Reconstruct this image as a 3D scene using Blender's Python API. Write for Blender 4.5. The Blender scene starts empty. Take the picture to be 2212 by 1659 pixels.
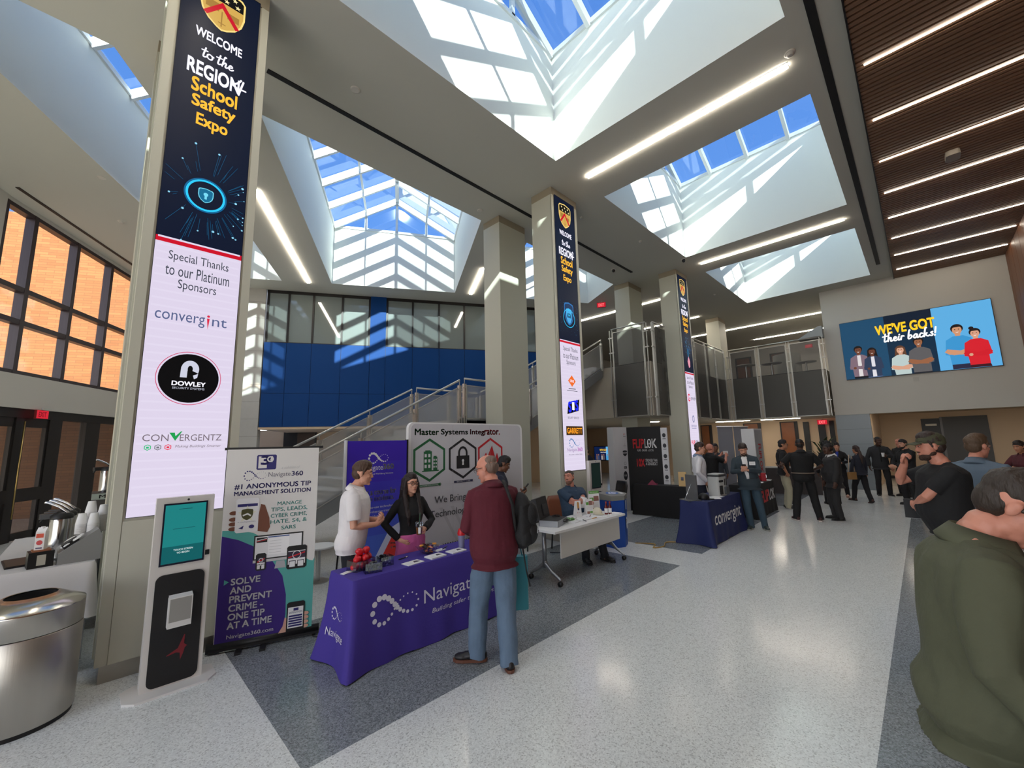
import bpy, bmesh, math, random
from mathutils import Vector as V, Matrix as MX, noise
C = bpy.context.scene.collection
R = math.radians
random.seed(4)
# ------------------------------------------------------------------ camera
sc = bpy.context.scene
cam = bpy.data.objects.new('camera', bpy.data.cameras.new('camera')); C.objects.link(cam); sc.camera = cam
cam.data.sensor_fit = 'HORIZONTAL'; cam.data.sensor_width = 36.0; cam.data.lens = 36.0 * 886.388562 / 2212.0
cam.data.clip_start = 0.05; cam.data.clip_end = 300
pt, rl, yw = 0.141459239, -0.022259605, 0.779342743
fwd = V((math.cos(yw) * math.cos(pt), math.sin(yw) * math.cos(pt), math.sin(pt)))
rgt = V((math.sin(yw), -math.cos(yw), 0)); up = rgt.cross(fwd)
r2 = rgt * math.cos(rl) + up * math.sin(rl); u2 = -rgt * math.sin(rl) + up * math.cos(rl)
cam.matrix_world = MX(((r2.x, u2.x, -fwd.x, 0), (r2.y, u2.y, -fwd.y, 0), (r2.z, u2.z, -fwd.z, 1.9), (0, 0, 0, 1)))
# ------------------------------------------------------------------ sky, sun, exposure
w = bpy.data.worlds.new('sky'); sc.world = w; w.use_nodes = True
wn = w.node_tree.nodes; wl = w.node_tree.links
bg = wn['Background']; tc = wn.new('ShaderNodeTexCoord'); sx = wn.new('ShaderNodeSeparateXYZ'); rp = wn.new('ShaderNodeValToRGB')
wl.new(tc.outputs['Generated'], sx.inputs[0]); wl.new(sx.outputs['Z'], rp.inputs[0]); wl.new(rp.outputs[0], bg.inputs[0])
rp.color_ramp.elements[0].position = 0.0; rp.color_ramp.elements[0].color = (0.8, 0.76, 0.70, 1)
rp.color_ramp.elements[1].position = 1.0; rp.color_ramp.elements[1].color = (0.044, 0.105, 0.285, 1)
for ps, cl in ((0.02, (2.1, 2.1, 2.1)), (0.16, (1.6, 1.65, 1.75)), (0.36, (0.082, 0.165, 0.36))):
    e = rp.color_ramp.elements.new(ps); e.color = cl + (1,)
bg.inputs[1].default_value = 1.0
sun = bpy.data.objects.new('sun', bpy.data.lights.new('sun', 'SUN')); C.objects.link(sun)
sun.data.energy = 7.0; sun.data.color = (1.0, 0.90, 0.74); sun.data.angle = R(0.6)
sun.rotation_euler = V((0.5, 0.866, -0.577)).to_track_quat('-Z', 'Y').to_euler(); sun.location = (-10, -18, 22)
sc.view_settings.view_transform = 'Standard'; sc.view_settings.look = 'None'; sc.view_settings.exposure = 1.5; sc.view_settings.gamma = 1.0
sc.view_settings.use_curve_mapping = False
sc.cycles.use_denoising = True; sc.cycles.max_bounces = 10; sc.cycles.diffuse_bounces = 6; sc.cycles.glossy_bounces = 4
sc.cycles.transparent_max_bounces = 24; sc.cycles.transmission_bounces = 6; sc.cycles.sample_clamp_indirect = 6.0
sc.cycles.caustics_reflective = False; sc.cycles.caustics_refractive = False
# ------------------------------------------------------------------ materials
def lin(c): return tuple(((x / 255.0) / 12.92 if x / 255.0 <= 0.04045 else ((x / 255.0 + 0.055) / 1.055) ** 2.4) for x in c)
_mats = {}
def mat(c, rough=0.55, metal=0.0, emit=0.0, alpha=1.0, bump=0.0, bscale=60.0, var=0.0, vscale=20.0, spec=0.5, coat=0.0, aniso=0.0, stretch=None):
    """principled material from an sRGB 0-255 colour; bump / var add procedural noise"""
    key = (tuple(c), rough, metal, emit, alpha, bump, bscale, var, vscale, spec, coat, aniso, stretch)
    if key in _mats: return _mats[key]
    m = bpy.data.materials.new('mat_%d' % len(_mats)); m.use_nodes = True
    n = m.node_tree.nodes; l = m.node_tree.links; b = n['Principled BSDF']
    col = lin(c) + (1,)
    b.inputs['Base Color'].default_value = col; b.inputs['Roughness'].default_value = rough; b.inputs['Metallic'].default_value = metal
    b.inputs['Specular IOR Level'].default_value = spec; b.inputs['Coat Weight'].default_value = coat; b.inputs['Anisotropic'].default_value = aniso
    m.diffuse_color = col
    if emit:
        b.inputs['Emission Color'].default_value = col; b.inputs['Emission Strength'].default_value = emit
        b.inputs['Base Color'].default_value = (0.006, 0.006, 0.006, 1); b.inputs['Specular IOR Level'].default_value = 0.08
    if alpha < 1: b.inputs['Alpha'].default_value = alpha
    if bump or var:
        t = n.new('ShaderNodeTexCoord'); mp = n.new('ShaderNodeMapping'); l.new(t.outputs['Object'], mp.inputs[0])
        if stretch: mp.inputs['Scale'].default_value = stretch
    if bump:
        nz = n.new('ShaderNodeTexNoise'); nz.inputs['Scale'].default_value = bscale; nz.inputs['Detail'].default_value = 3
        bp = n.new('ShaderNodeBump'); bp.inputs['Strength'].default_value = bump; bp.inputs['Distance'].default_value = 0.02
        l.new(mp.outputs[0], nz.inputs['Vector']); l.new(nz.outputs['Fac'], bp.inputs['Height']); l.new(bp.outputs[0], b.inputs['Normal'])
    if var:
        nv = n.new('ShaderNodeTexNoise'); nv.inputs['Scale'].default_value = vscale; nv.inputs['Detail'].default_value = 4
        mx = n.new('ShaderNodeMix'); mx.data_type = 'RGBA'
        mx.inputs['A'].default_value = tuple(x * (1 - var) for x in col[:3]) + (1,); mx.inputs['B'].default_value = tuple(min(1, x * (1 + var)) for x in col[:3]) + (1,)
        l.new(mp.outputs[0], nv.inputs['Vector']); l.new(nv.outputs['Fac'], mx.inputs['Factor']); l.new(mx.outputs['Result'], b.inputs['Base Color'])
    _mats[key] = m
    return m
def led(c, s=1.0): return mat(c, 0.35, emit=s * 0.36)
def glass(name, tint, gloss=0.08, rough=0.02):
    """thin pane: tinted see-through mixed with a mirror layer by facing angle"""
    if name in _mats: return _mats[name]
    m = bpy.data.materials.new(name); m.use_nodes = True; n = m.node_tree.nodes; l = m.node_tree.links
    for x in list(n):
        if x.type == 'BSDF_PRINCIPLED': n.remove(x)
    tr = n.new('ShaderNodeBsdfTransparent'); tr.inputs[0].default_value = tint + (1,)
    gl = n.new('ShaderNodeBsdfGlossy'); gl.inputs['Roughness'].default_value = rough; gl.inputs[0].default_value = (0.9, 0.95, 1, 1)
    lw = n.new('ShaderNodeLayerWeight'); lw.inputs[0].default_value = 0.25
    mr = n.new('ShaderNodeMapRange'); mr.inputs['To Min'].default_value = gloss; mr.inputs['To Max'].default_value = 0.75
    mx = n.new('ShaderNodeMixShader'); l.new(lw.outputs['Fresnel'], mr.inputs[0]); l.new(mr.outputs[0], mx.inputs[0])
    l.new(tr.outputs[0], mx.inputs[1]); l.new(gl.outputs[0], mx.inputs[2]); l.new(mx.outputs[0], n['Material Output'].inputs[0])
    _mats[name] = m
    return m
# ------------------------------------------------------------------ mesh builder
def mat_frame(o, x, y, z):
    return MX(((x[0], y[0], z[0], o[0]), (x[1], y[1], z[1], o[1]), (x[2], y[2], z[2], o[2]), (0, 0, 0, 1)))
class B:
    """collects shapes into ONE mesh with several materials"""
    def __init__(s): s.v = []; s.f = []; s.mi = []; s.sm = []; s.ms = []; s.T = None
    def m(s, mt):
        if mt not in s.ms: s.ms.append(mt)
        return s.ms.index(mt)
    def add(s, vs, fs, mt=None, smooth=False):
        b = len(s.v); T = s.T
        s.v += [tuple(T @ V(p)) if T else tuple(p) for p in vs]
        k = s.m(mt) if mt else 0
        for f in fs: s.f.append([i + b for i in f]); s.mi.append(k); s.sm.append(smooth)
        return s
    def box(s, c, d, mt, rz=0.0, rot=None):
        x, y, z = d[0] / 2, d[1] / 2, d[2] / 2; q = rot or MX.Rotation(rz, 3, 'Z')
        vs = [V(c) + q @ V((i * x, j * y, k * z)) for k in (-1, 1) for j in (-1, 1) for i in (-1, 1)]
        return s.add(vs, [(0, 2, 3, 1), (4, 5, 7, 6), (0, 1, 5, 4), (2, 6, 7, 3), (0, 4, 6, 2), (1, 3, 7, 5)], mt)
    def bb(s, a, b, mt):
        return s.box([(a[i] + b[i]) / 2 for i in range(3)], [abs(b[i] - a[i]) for i in range(3)], mt)
    def rbox(s, c, d, r, mt, rz=0.0, axis='z', seg=5):
        """box with rounded vertical (axis) edges"""
        ax = 'xyz'.index(axis); i, j = [(1, 2), (2, 0), (0, 1)][ax]; hx, hy = d[i] / 2 - r, d[j] / 2 - r; pts = []
        for q, (sx_, sy_) in enumerate(((1, 1), (-1, 1), (-1, -1), (1, -1))):
            for t in range(seg + 1):
                a = (q + t / seg) * math.pi / 2; pts.append((sx_ * hx + r * math.cos(a), sy_ * hy + r * math.sin(a)))
        n = len(pts); vs = []; rot = MX.Rotation(rz, 3, 'Z')
        for e_ in (-d[ax] / 2, d[ax] / 2):
            for p in pts:
                v = [0, 0, 0]; v[i] = p[0]; v[j] = p[1]; v[ax] = e_; vs.append(V(c) + rot @ V(v))
        fs = [tuple(range(n - 1, -1, -1)), tuple(range(n, 2 * n))] + [(k, (k + 1) % n, n + (k + 1) % n, n + k) for k in range(n)]
        return s.add(vs, fs, mt)
    def bar(s, a, b, w_, h_, mt, upv=(0, 0, 1)):
        a, b = V(a), V(b); d = (b - a); L = d.length; d.normalize(); u = V(upv); x = d.cross(u)
        if x.length < 1e-4: x = d.cross(V((1, 0, 0)))
        x.normalize(); y = x.cross(d)
        vs = [p + x * (i * w_ / 2) + y * (j * h_ / 2) for p in (a, b) for j in (-1, 1) for i in (-1, 1)]
        return s.add(vs, [(0, 2, 3, 1), (4, 5, 7, 6), (0, 1, 5, 4), (2, 6, 7, 3), (0, 4, 6, 2), (1, 3, 7, 5)], mt)
    def tube(s, pts, r, mt, seg=10, smooth=True, closed=False, round_=False):
        pts = [V(p) for p in pts]; n = len(pts); rs = r if isinstance(r, (list, tuple)) else [r] * n
        if round_:
            d0 = (pts[0] - pts[1]).normalized(); d1 = (pts[-1] - pts[-2]).normalized(); A = []; Ra = []
            for k in (0.95, 0.7, 0.35): A.append(pts[0] + d0 * (rs[0] * k)); Ra.append(rs[0] * math.sqrt(1 - k * k))
            Z = []; Rz = []
            for k in (0.35, 0.7, 0.95): Z.append(pts[-1] + d1 * (rs[-1] * k)); Rz.append(rs[-1] * math.sqrt(1 - k * k))
            pts = A + pts + Z; rs = Ra + list(rs) + Rz; n = len(pts)
        vs = []; ref = None
        for i in range(n):
            d = (pts[(i + 1) % n] - pts[i - 1]) if closed else (pts[min(i + 1, n - 1)] - pts[max(i - 1, 0)])
            d.normalize()
            if ref is None: ref = d.orthogonal().normalized()
            ref = (ref - d * ref.dot(d)); ref = ref.normalized() if ref.length > 1e-5 else d.orthogonal().normalized()
            y = d.cross(ref)
            for k in range(seg):
                a = 2 * math.pi * k / seg; vs.append(pts[i] + (ref * math.cos(a) + y * math.sin(a)) * rs[i])
        fs = []
        for i in range(n if closed else n - 1):
            for k in range(seg):
                a = i * seg + k; b_ = i * seg + (k + 1) % seg; c = ((i + 1) % n) * seg
                fs.append((a, b_, c + (k + 1) % seg, c + k))
        if not closed: fs += [tuple(range(seg - 1, -1, -1)), tuple(range((n - 1) * seg, n * seg))]
        return s.add(vs, fs, mt, smooth)
    def cyl(s, c, r, z0, z1, mt, seg=24, r2=None, smooth=True):
        r2 = r if r2 is None else r2
        return s.lathe([(r, z0), (r2, z1)], c, mt, seg, smooth)
    def lathe(s, prof, c, mt, seg=24, smooth=True, cap=True):
        vs = []; n = len(prof)
        for r_, z in prof:
            for k in range(seg):
                a = 2 * math.pi * k / seg; vs.append((c[0] + r_ * math.cos(a), c[1] + r_ * math.sin(a), (c[2] if len(c) > 2 else 0) + z))
        fs = [(i * seg + k, i * seg + (k + 1) % seg, (i + 1) * seg + (k + 1) % seg, (i + 1) * seg + k) for i in range(n - 1) for k in range(seg)]
        s.add(vs, fs, mt, smooth)
        if cap:
            s.add(vs[:seg], [tuple(range(seg - 1, -1, -1))], mt); s.add(vs[-seg:], [tuple(range(seg))], mt)
        return s
    def rings(s, rs, mt, seg=20, smooth=True):
        """rs: list of (centre, xaxis, yaxis) ellipse rings"""
        vs = []
        for c, xa, ya in rs:
            for k in range(seg):
                a = 2 * math.pi * k / seg; vs.append(V(c) + V(xa) * math.cos(a) + V(ya) * math.sin(a))
        n = len(rs)
        fs = [(i * seg + k, i * seg + (k + 1) % seg, (i + 1) * seg + (k + 1) % seg, (i + 1) * seg + k) for i in range(n - 1) for k in range(seg)]
        fs += [tuple(range(seg - 1, -1, -1)), tuple(range((n - 1) * seg, n * seg))]
        return s.add(vs, fs, mt, smooth)
    def ell(s, c, r, mt, rot=None, seg=16, rg=10):
        vs = []; q = rot or MX.Identity(3)
        for i in range(rg + 1):
            t = -math.pi / 2 + math.pi * i / rg; t = max(-1.5, min(1.5, t))
            for k in range(seg):
                a = 2 * math.pi * k / seg
                vs.append(V(c) + q @ V((r[0] * math.cos(t) * math.cos(a), r[1] * math.cos(t) * math.sin(a), r[2] * math.sin(t))))
        fs = [(i * seg + k, i * seg + (k + 1) % seg, (i + 1) * seg + (k + 1) % seg, (i + 1) * seg + k) for i in range(rg) for k in range(seg)]
        fs += [tuple(range(seg - 1, -1, -1)), tuple(range(rg * seg, (rg + 1) * seg))]
        return s.add(vs, fs, mt, True)
    def prism(s, pts, z0, z1, mt):
        n = len(pts); vs = [(p[0], p[1], z0) for p in pts] + [(p[0], p[1], z1) for p in pts]
        return s.add(vs, [tuple(range(n - 1, -1, -1)), tuple(range(n, 2 * n))] + [(k, (k + 1) % n, n + (k + 1) % n, n + k) for k in range(n)], mt)
    def quad(s, a, b, c, d, mt): return s.add([a, b, c, d], [(0, 1, 2, 3)], mt)
    def mesh(s, name):
        me = bpy.data.meshes.new(name); me.from_pydata(s.v, [], s.f)
        for x in s.ms: me.materials.append(x)
        me.polygons.foreach_set('material_index', s.mi); me.polygons.foreach_set('use_smooth', s.sm); me.update()
        return me
    def build(s, name, parent=None, loc=(0, 0, 0), rz=0.0, **kw):
        return link(name, s.mesh(name), parent, loc, rz, **kw)
def link(name, me, parent=None, loc=(0, 0, 0), rz=0.0, label=None, cat=None, group=None, kind=None):
    o = bpy.data.objects.new(name, me); C.objects.link(o); o.location = loc; o.rotation_euler = (0, 0, rz)
    if parent: o.parent = parent
    return tag(o, label, cat, group, kind)
def tag(o, label=None, cat=None, group=None, kind=None):
    for k, x in (('label', label), ('category', cat), ('group', group), ('kind', kind)):
        if x: o[k] = x
    return o
def thing(name, label, cat, loc=(0, 0, 0), rz=0.0, group=None): return link(name, None, None, loc, rz, label, cat, group)
_kids = {}
def copy_tree(o, loc=None, rz=None, label=None, parent=None):
    c = o.copy(); C.objects.link(c)
    if parent: c.parent = parent
    if loc is not None: c.location = loc
    if rz is not None: c.rotation_euler = (0, 0, rz)
    if label: c['label'] = label
    for ch in [x for x in C.objects if x.parent == o]: copy_tree(ch, parent=c)
    return c
# ------------------------------------------------------------------ flat printed panels
_txt = {}
def text_geo(body, bold, shear):
    key = (body, bold, shear)
    if key not in _txt:
        cu = bpy.data.curves.new('t', 'FONT'); cu.body = body; cu.size = 1; cu.offset = bold; cu.shear = shear; cu.resolution_u = 3
        cu.align_x = 'CENTER'; cu.space_line = 1.0
        o = bpy.data.objects.new('t', cu); C.objects.link(o); dg = bpy.context.evaluated_depsgraph_get(); ev = o.evaluated_get(dg)
        me = ev.to_mesh(); vs = [(v.co.x, v.co.y) for v in me.vertices]; fs = [tuple(p.vertices) for p in me.polygons]; ev.to_mesh_clear()
        bpy.data.objects.remove(o); bpy.data.curves.remove(cu)
        x0 = min(v[0] for v in vs); x1 = max(v[0] for v in vs); y0 = min(v[1] for v in vs); y1 = max(v[1] for v in vs)
        _txt[key] = (vs, fs, x0, x1, y0, y1)
    return _txt[key]
class Panel(B):
    """a printed / lit face: x to the right, y up, z out of the face; every print is a thin raised layer of the same mesh"""
    def __init__(s, th=0.0): B.__init__(s); s.z = th; s.st = 0.00012; s.hold = False
    def lay(s):
        if not s.hold: s.z += s.st
        return s.z
    def rect(s, x0, y0, x1, y1, mt):
        z = s.lay(); return s.add([(x0, y0, z), (x1, y0, z), (x1, y1, z), (x0, y1, z)], [(0, 1, 2, 3)], mt)
    def poly(s, pts, mt):
        z = s.lay(); return s.add([(p[0], p[1], z) for p in pts], [tuple(range(len(pts)))], mt)
    def disc(s, x, y, r, mt, ry=None, seg=28):
        ry = ry or r; return s.poly([(x + r * math.cos(2 * math.pi * k / seg), y + ry * math.sin(2 * math.pi * k / seg)) for k in range(seg)], mt)
    def discs(s, lst, mt, seg=14):
        z = s.lay()
        for x, y, r in lst: s.add([(x + r * math.cos(2 * math.pi * k / seg), y + r * math.sin(2 * math.pi * k / seg), z) for k in range(seg)], [tuple(range(seg))], mt)
    def ring(s, x, y, r, t, mt, ry=None, seg=40, a0=0.0, a1=2 * math.pi):
        ry = ry or r; z = s.lay(); vs = []
        for k in range(seg + 1):
            a = a0 + (a1 - a0) * k / seg; vs += [(x + r * math.cos(a), y + ry * math.sin(a), z), (x + (r - t) * math.cos(a), y + (ry - t) * math.sin(a), z)]
        return s.add(vs, [(2 * k, 2 * k + 2, 2 * k + 3, 2 * k + 1) for k in range(seg)], mt)
    def line(s, pts, t, mt, closed=False):
        z = s.lay(); n = len(pts); vs = []; P2 = [V((p[0], p[1])) for p in pts]
        for i in range(n):
            a = P2[i - 1] if (i > 0 or closed) else P2[i]; b_ = P2[(i + 1) % n] if (i < n - 1 or closed) else P2[i]
            if closed or 0 < i < n - 1:
                d1 = (P2[i] - a).normalized(); d2 = (b_ - P2[i]).normalized(); n1 = V((-d1.y, d1.x)); n2 = V((-d2.y, d2.x)); q = n1 + n2
                q = n1 if q.length < 0.2 else q.normalized(); q = q / max(0.5, q.dot(n1))
            else:
                d = (b_ - a).normalized(); q = V((-d.y, d.x))
            vs += [(P2[i].x + q.x * t / 2, P2[i].y + q.y * t / 2, z), (P2[i].x - q.x * t / 2, P2[i].y - q.y * t / 2, z)]
        return s.add(vs, [(2 * k, 2 * k + 1, (2 * k + 3) % (2 * n), (2 * k + 2) % (2 * n)) for k in range(n if closed else n - 1)], mt)
    def text(s, body, cx, cy, h, mt, w=None, bold=0.0, shear=0.0, al='c', rot=0.0):
        """text with its box centred on (cx, cy), h tall, w wide when given"""
        vs, fs, x0, x1, y0, y1 = text_geo(body, 0.0, shear); ky = h / (y1 - y0); kx = (w / (x1 - x0)) if w else ky; z = s.lay()
        ax = {'c': (x0 + x1) / 2, 'l': x0, 'r': x1}[al]; ca, sa = math.cos(rot), math.sin(rot); d_ = bold * 0.75
        for ox, oy in (((-d_, -d_), (d_, d_), (-d_, d_), (d_, -d_)) if bold >= 0.01 else ((0, 0),)):
            out = []
            for x, y in vs:
                dx = (x + ox - ax) * kx; dy = (y + oy - (y0 + y1) / 2) * ky; out.append((cx + dx * ca - dy * sa, cy + dx * sa + dy * ca, z))
            s.add(out, fs, mt)
        return s
    def place(s, name, parent, o, right, upv=(0, 0, 1), **kw):
        """o: where the panel's (0,0) sits, right / upv: directions in the parent's space"""
        r_ = V(right).normalized(); u_ = V(upv).normalized(); F = mat_frame(o, r_, u_, r_.cross(u_)); s.v = [tuple(F @ V(p)) for p in s.v]
        return s.build(name, parent, **kw)
    def infinity(s, cx, cy, w_, mt, k=1.0):
        """chain of dots that shrink and grow along a figure eight"""
        a = w_ / 2; L = []
        for i in range(26):
            t = 2 * math.pi * i / 26; d = 1 + math.sin(t) ** 2; sz = 0.5 + 0.5 * math.cos(t + 2.4)
            big = 1.18 if math.cos(t) < 0 else 0.86
            L.append((cx + a * math.cos(t) / d * (1.0), cy + 1.15 * a * math.sin(t) * math.cos(t) / d * big, (0.014 + 0.036 * sz) * w_ * k))
        s.discs(L, mt)
    def hexa(s, cx, cy, w_, h_, t, mt):
        s.line([(cx, cy + h_ / 2), (cx - w_ / 2, cy + h_ * 0.25), (cx - w_ / 2, cy - h_ * 0.25), (cx, cy - h_ / 2), (cx + w_ / 2, cy - h_ * 0.25), (cx + w_ / 2, cy + h_ * 0.25)], t, mt, True)
def UV(u, v, z=0.0): return (u * 0.5 - v * 0.8660254, u * 0.8660254 + v * 0.5, z)   # the wing turned 60 degrees
# ================================================================== SETTING
S = 'structure'
def terrazzo(name, c1, c2, rough):
    m = bpy.data.materials.new(name); m.use_nodes = True; n = m.node_tree.nodes; l = m.node_tree.links; b = n['Principled BSDF']
    t = n.new('ShaderNodeTexCoord'); v = n.new('ShaderNodeTexVoronoi'); v.inputs['Scale'].default_value = 120; l.new(t.outputs['Object'], v.inputs['Vector'])
    hs = n.new('ShaderNodeSeparateColor'); l.new(v.outputs['Color'], hs.inputs[0]); r = n.new('ShaderNodeValToRGB'); l.new(hs.outputs[0], r.inputs[0])
    r.color_ramp.elements[0].color = lin(c1) + (1,); r.color_ramp.elements[1].color = lin(c2) + (1,)
    e = r.color_ramp.elements.new(0.12); e.color = tuple(x * 0.68 for x in lin(c1)) + (1,); r.color_ramp.elements[1].position = 0.14; r.color_ramp.elements[0].position = 0.0
    e = r.color_ramp.elements.new(0.2); e.color = lin(c1) + (1,)
    l.new(r.outputs[0], b.inputs['Base Color']); b.inputs['Specular IOR Level'].default_value = 0.5; b.inputs['Roughness'].default_value = rough
    nz = n.new('ShaderNodeTexNoise'); nz.inputs['Scale'].default_value = 1.3; nz.inputs['Detail'].default_value = 5; l.new(t.outputs['Object'], nz.inputs['Vector'])
    mr = n.new('ShaderNodeMapRange'); mr.inputs['From Min'].default_value = 0.3; mr.inputs['From Max'].default_value = 0.7
    mr.inputs['To Min'].default_value = rough * 0.75; mr.inputs['To Max'].default_value = rough * 1.35; l.new(nz.outputs['Fac'], mr.inputs[0]); l.new(mr.outputs[0], b.inputs['Roughness'])
    return m
T_white = terrazzo('terrazzo_white', (212, 216, 214), (234, 238, 236), 0.16)
T_grey = terrazzo('terrazzo_grey', (112, 118, 122), (152, 159, 163), 0.16)
M_ceil = mat((196, 195, 186), 0.9); M_well = mat((240, 240, 234), 0.9); M_col = mat((196, 190, 176), 0.6, bump=0.05, bscale=30)
M_wall = mat((190, 187, 180), 0.85); M_black = mat((12, 12, 13), 0.6); M_beige = mat((200, 176, 148), 0.85); M_steel = mat((190, 190, 188), 0.28, 1.0)
M_bronze = mat((30, 26, 25), 0.45, 0.3); M_white = mat((232, 232, 230), 0.5); M_brown = mat((112, 62, 26), 0.5, var=0.25, vscale=3, stretch=(1, 1, 0.15))
# floor: white band down the hall, grey fields between the columns
f = B(); xs = [-8, 1.03, 6.4, 7.25, 12.62, 13.5, 34]; ys = [-12, 0.41, 2.83, 5.03, 34]
for i in range(6):
    for j in range(4):
        g = j == 0 or (j == 2 and i in (1, 3, 5))
        f.quad((xs[i], ys[j], 0), (xs[i + 1], ys[j], 0), (xs[i + 1], ys[j + 1], 0), (xs[i], ys[j + 1], 0), T_grey if g else T_white)
f.build('floor', kind=S)
# ceiling plane with the light well openings
ZC = 7.3
rects = [(1.35, 5.85, 0.65, 4.45), (7.57, 12.07, 0.65, 4.45), (13.65, 18.2, 0.65, 4.45), (-4.9, -0.4, 0.65, 4.45)]
def ucut(v, y): return (y - 0.5 * v) / 0.8660254
wings = [(2.28, -1.84, 14.22, 7.07), (5.6, 3.8, 14.3, 7.12), (-3.27, -7.13, 14.3, 7.08)]
def poly_fill(outer, holes, z, name, m, kind=S, down=True):
    bm = bmesh.new()
    for L in [outer] + holes:
        vs = [bm.verts.new((p[0], p[1], z)) for p in L]
        for i in range(len(vs)): bm.edges.new((vs[i], vs[(i + 1) % len(vs)]))
    bmesh.ops.triangle_fill(bm, use_beauty=True, use_dissolve=False, edges=bm.edges[:])
    bmesh.ops.recalc_face_normals(bm, faces=bm.faces[:])
    me = bpy.data.meshes.new(name); bm.to_mesh(me); bm.free(); me.materials.append(m)
    return link(name, me, kind=kind)
holes = [[(a, c), (b, c), (b, d), (a, d)] for a, b, c, d in rects]
whole = []
for v1, v0, u1, y in wings:
    whole.append([UV(ucut(v1, y), v1)[:2], UV(ucut(v0, y), v0)[:2], UV(u1, v0)[:2], UV(u1, v1)[:2]])
outer = [(-8, 0.1), (30, 0.1), (30, 15), (14.2, 15), UV(18.5, -6.3)[:2], UV(15.35, -6.3)[:2], UV(15.35, 8.1)[:2], UV(1, 8.1)[:2], UV(-2, 8.1)[:2]]
poly_fill(outer, holes + whole, ZC, 'ceiling', M_ceil)
wl_ = B()
def wellwall(pts, z1):
    n = len(pts)
    for i in range(n):
        p, q = pts[i], pts[(i + 1) % n]; wl_.quad((p[0], p[1], ZC), (q[0], q[1], ZC), (q[0], q[1], z1), (p[0], p[1], z1), M_well)
for h in holes: wellwall(h, 9.62)
for h in whole: wellwall(h, 9.35)
wl_.build('ceiling', kind=S)
# roof glazing over each well: ridge along local x, slopes across local y
M_frame = mat((226, 228, 228), 0.45); G_roof = glass('roof_glass', (0.62, 0.80, 0.93), 0.035)
def skylight(n, org, rx, L, W, z, rise, u0, bays):
    root = thing('window_%d' % n, None, None); root['kind'] = S
    X = V((rx[0], rx[1], 0)); Y = V((-rx[1], rx[0], 0)); o = V((org[0], org[1], z)); F = mat_frame(o, X, Y, V((0, 0, 1)))
    r = B(); r.T = F; p = B(); p.T = F; g = B(); g.T = F; e = B(); e.T = F; h = W / 2
    for k in bays:
        for y0, y1, s in ((0, h, 1), (W, h, -1)): r.bar((k, y0, -0.03), (k, y1, rise - 0.03), 0.075, 0.2, M_frame, (0, -s * rise, h))
    for y0 in (h / 2, 1.5 * h): p.bar((u0, y0, rise / 2 + 0.02), (L, y0, rise / 2 + 0.02), 0.06, 0.08, M_frame)
    p.bar((u0, h, rise), (L, h, rise), 0.12, 0.16, M_frame)
    for y0 in (0, W): p.bar((u0, y0, 0), (L, y0, 0), 0.08, 0.1, M_frame)
    g.quad((u0, -0.02, 0.1), (L, -0.02, 0.1), (L, h, rise + 0.1), (u0, h, rise + 0.1), G_roof); g.quad((u0, W + 0.02, 0.1), (L, W + 0.02, 0.1), (L, h, rise + 0.1), (u0, h, rise + 0.1), G_roof)
    for x in (u0, L):
        e.bar((x, 0, 0), (x, W, 0), 0.07, 0.08, M_frame)
        for y0, zz in ((h, rise), (h / 2, rise / 2), (1.5 * h, rise / 2)): e.bar((x, y0, 0), (x, y0, zz), 0.08, 0.07, M_frame, (1, 0, 0))
        e.bar((x, 0, 0), (x, h, rise), 0.07, 0.06, M_frame); e.bar((x, W, 0), (x, h, rise), 0.07, 0.06, M_frame)
        g.add([(x, 0, 0), (x, W, 0), (x, h, rise)], [(0, 1, 2)], G_roof)
    r.build('rafter', root); p.build('purlin', root); e.build('gable_frame', root); g.build('roof_glass', root)
for i, (a, b, c, d) in enumerate(rects): skylight(i + 1, (b, c), (0, 1), d - c, b - a, 9.62, 1.25, 0, [0.02, 0.95, 1.92, 2.89, 3.78])
for i, (v1, v0, u1, y) in enumerate(wings):
    W = v1 - v0; us = ucut(v1, y); rx = (0.5, 0.8660254); og = UV(us, v0)
    skylight(i + 5, og[:2], rx, u1 - us, W, 9.35, W * 0.284, 0, [u1 - us - 0.1 - 1.17 * k for k in range(int((u1 - us) / 1.17) + 1)])
# --- end wall of the wing (blue), turned 60 degrees: built in a frame with x along -v, y into the wall
wingF = MX(((0.8660254, 0.5, 0, 0), (-0.5, 0.8660254, 0, 0), (0, 0, 1, 0), (0, 0, 0, 1)))   # local (x, y) -> v = -x, u = y
def WB(): b = B(); b.T = wingF; return b
M_blue = mat((11, 57, 114), 0.6, spec=0.15, bump=0.02, bscale=4); M_stone = mat((172, 170, 164), 0.7, var=0.06, vscale=6); UW = 15.22
b = WB(); jx = [-4.47, -3.78, -3.0, -2.05, -1.09, -0.55, 0.4, 1.37, 2.33, 3.3, 4.27, 5.24, 6.2]
for i in range(len(jx) - 1):
    for z0, z1 in ((2.58, 3.7), (3.71, 5.44)): b.bb((jx[i] + 0.006, UW, z0), (jx[i + 1] - 0.006, UW + 0.1, z1), M_blue)
b.bb((-1.09, UW, 5.44), (-0.55, UW + 0.1, 7.3), M_blue); b.bb((-4.47, UW + 0.03, 2.58), (6.2, UW + 0.35, 5.44), M_black)
b.build('wall_back', kind=S)
b = WB()
for k in range(13): b.bb((-5.08, UW, 0.57 * k + 0.004), (-4.5, UW + 0.3, min(0.57 * k + 0.566, 7.3)), M_stone)
b.bb((-5.07, UW + 0.01, 0), (-4.51, UW + 0.29, 7.3), mat((120, 118, 112), 0.8)); b.build('wall_back', kind=S)
b = WB(); b.bb((-8.2, UW + 0.02, 0), (-5.08, UW + 0.3, 7.3), M_wall); b.build('wall_back', kind=S)
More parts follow.
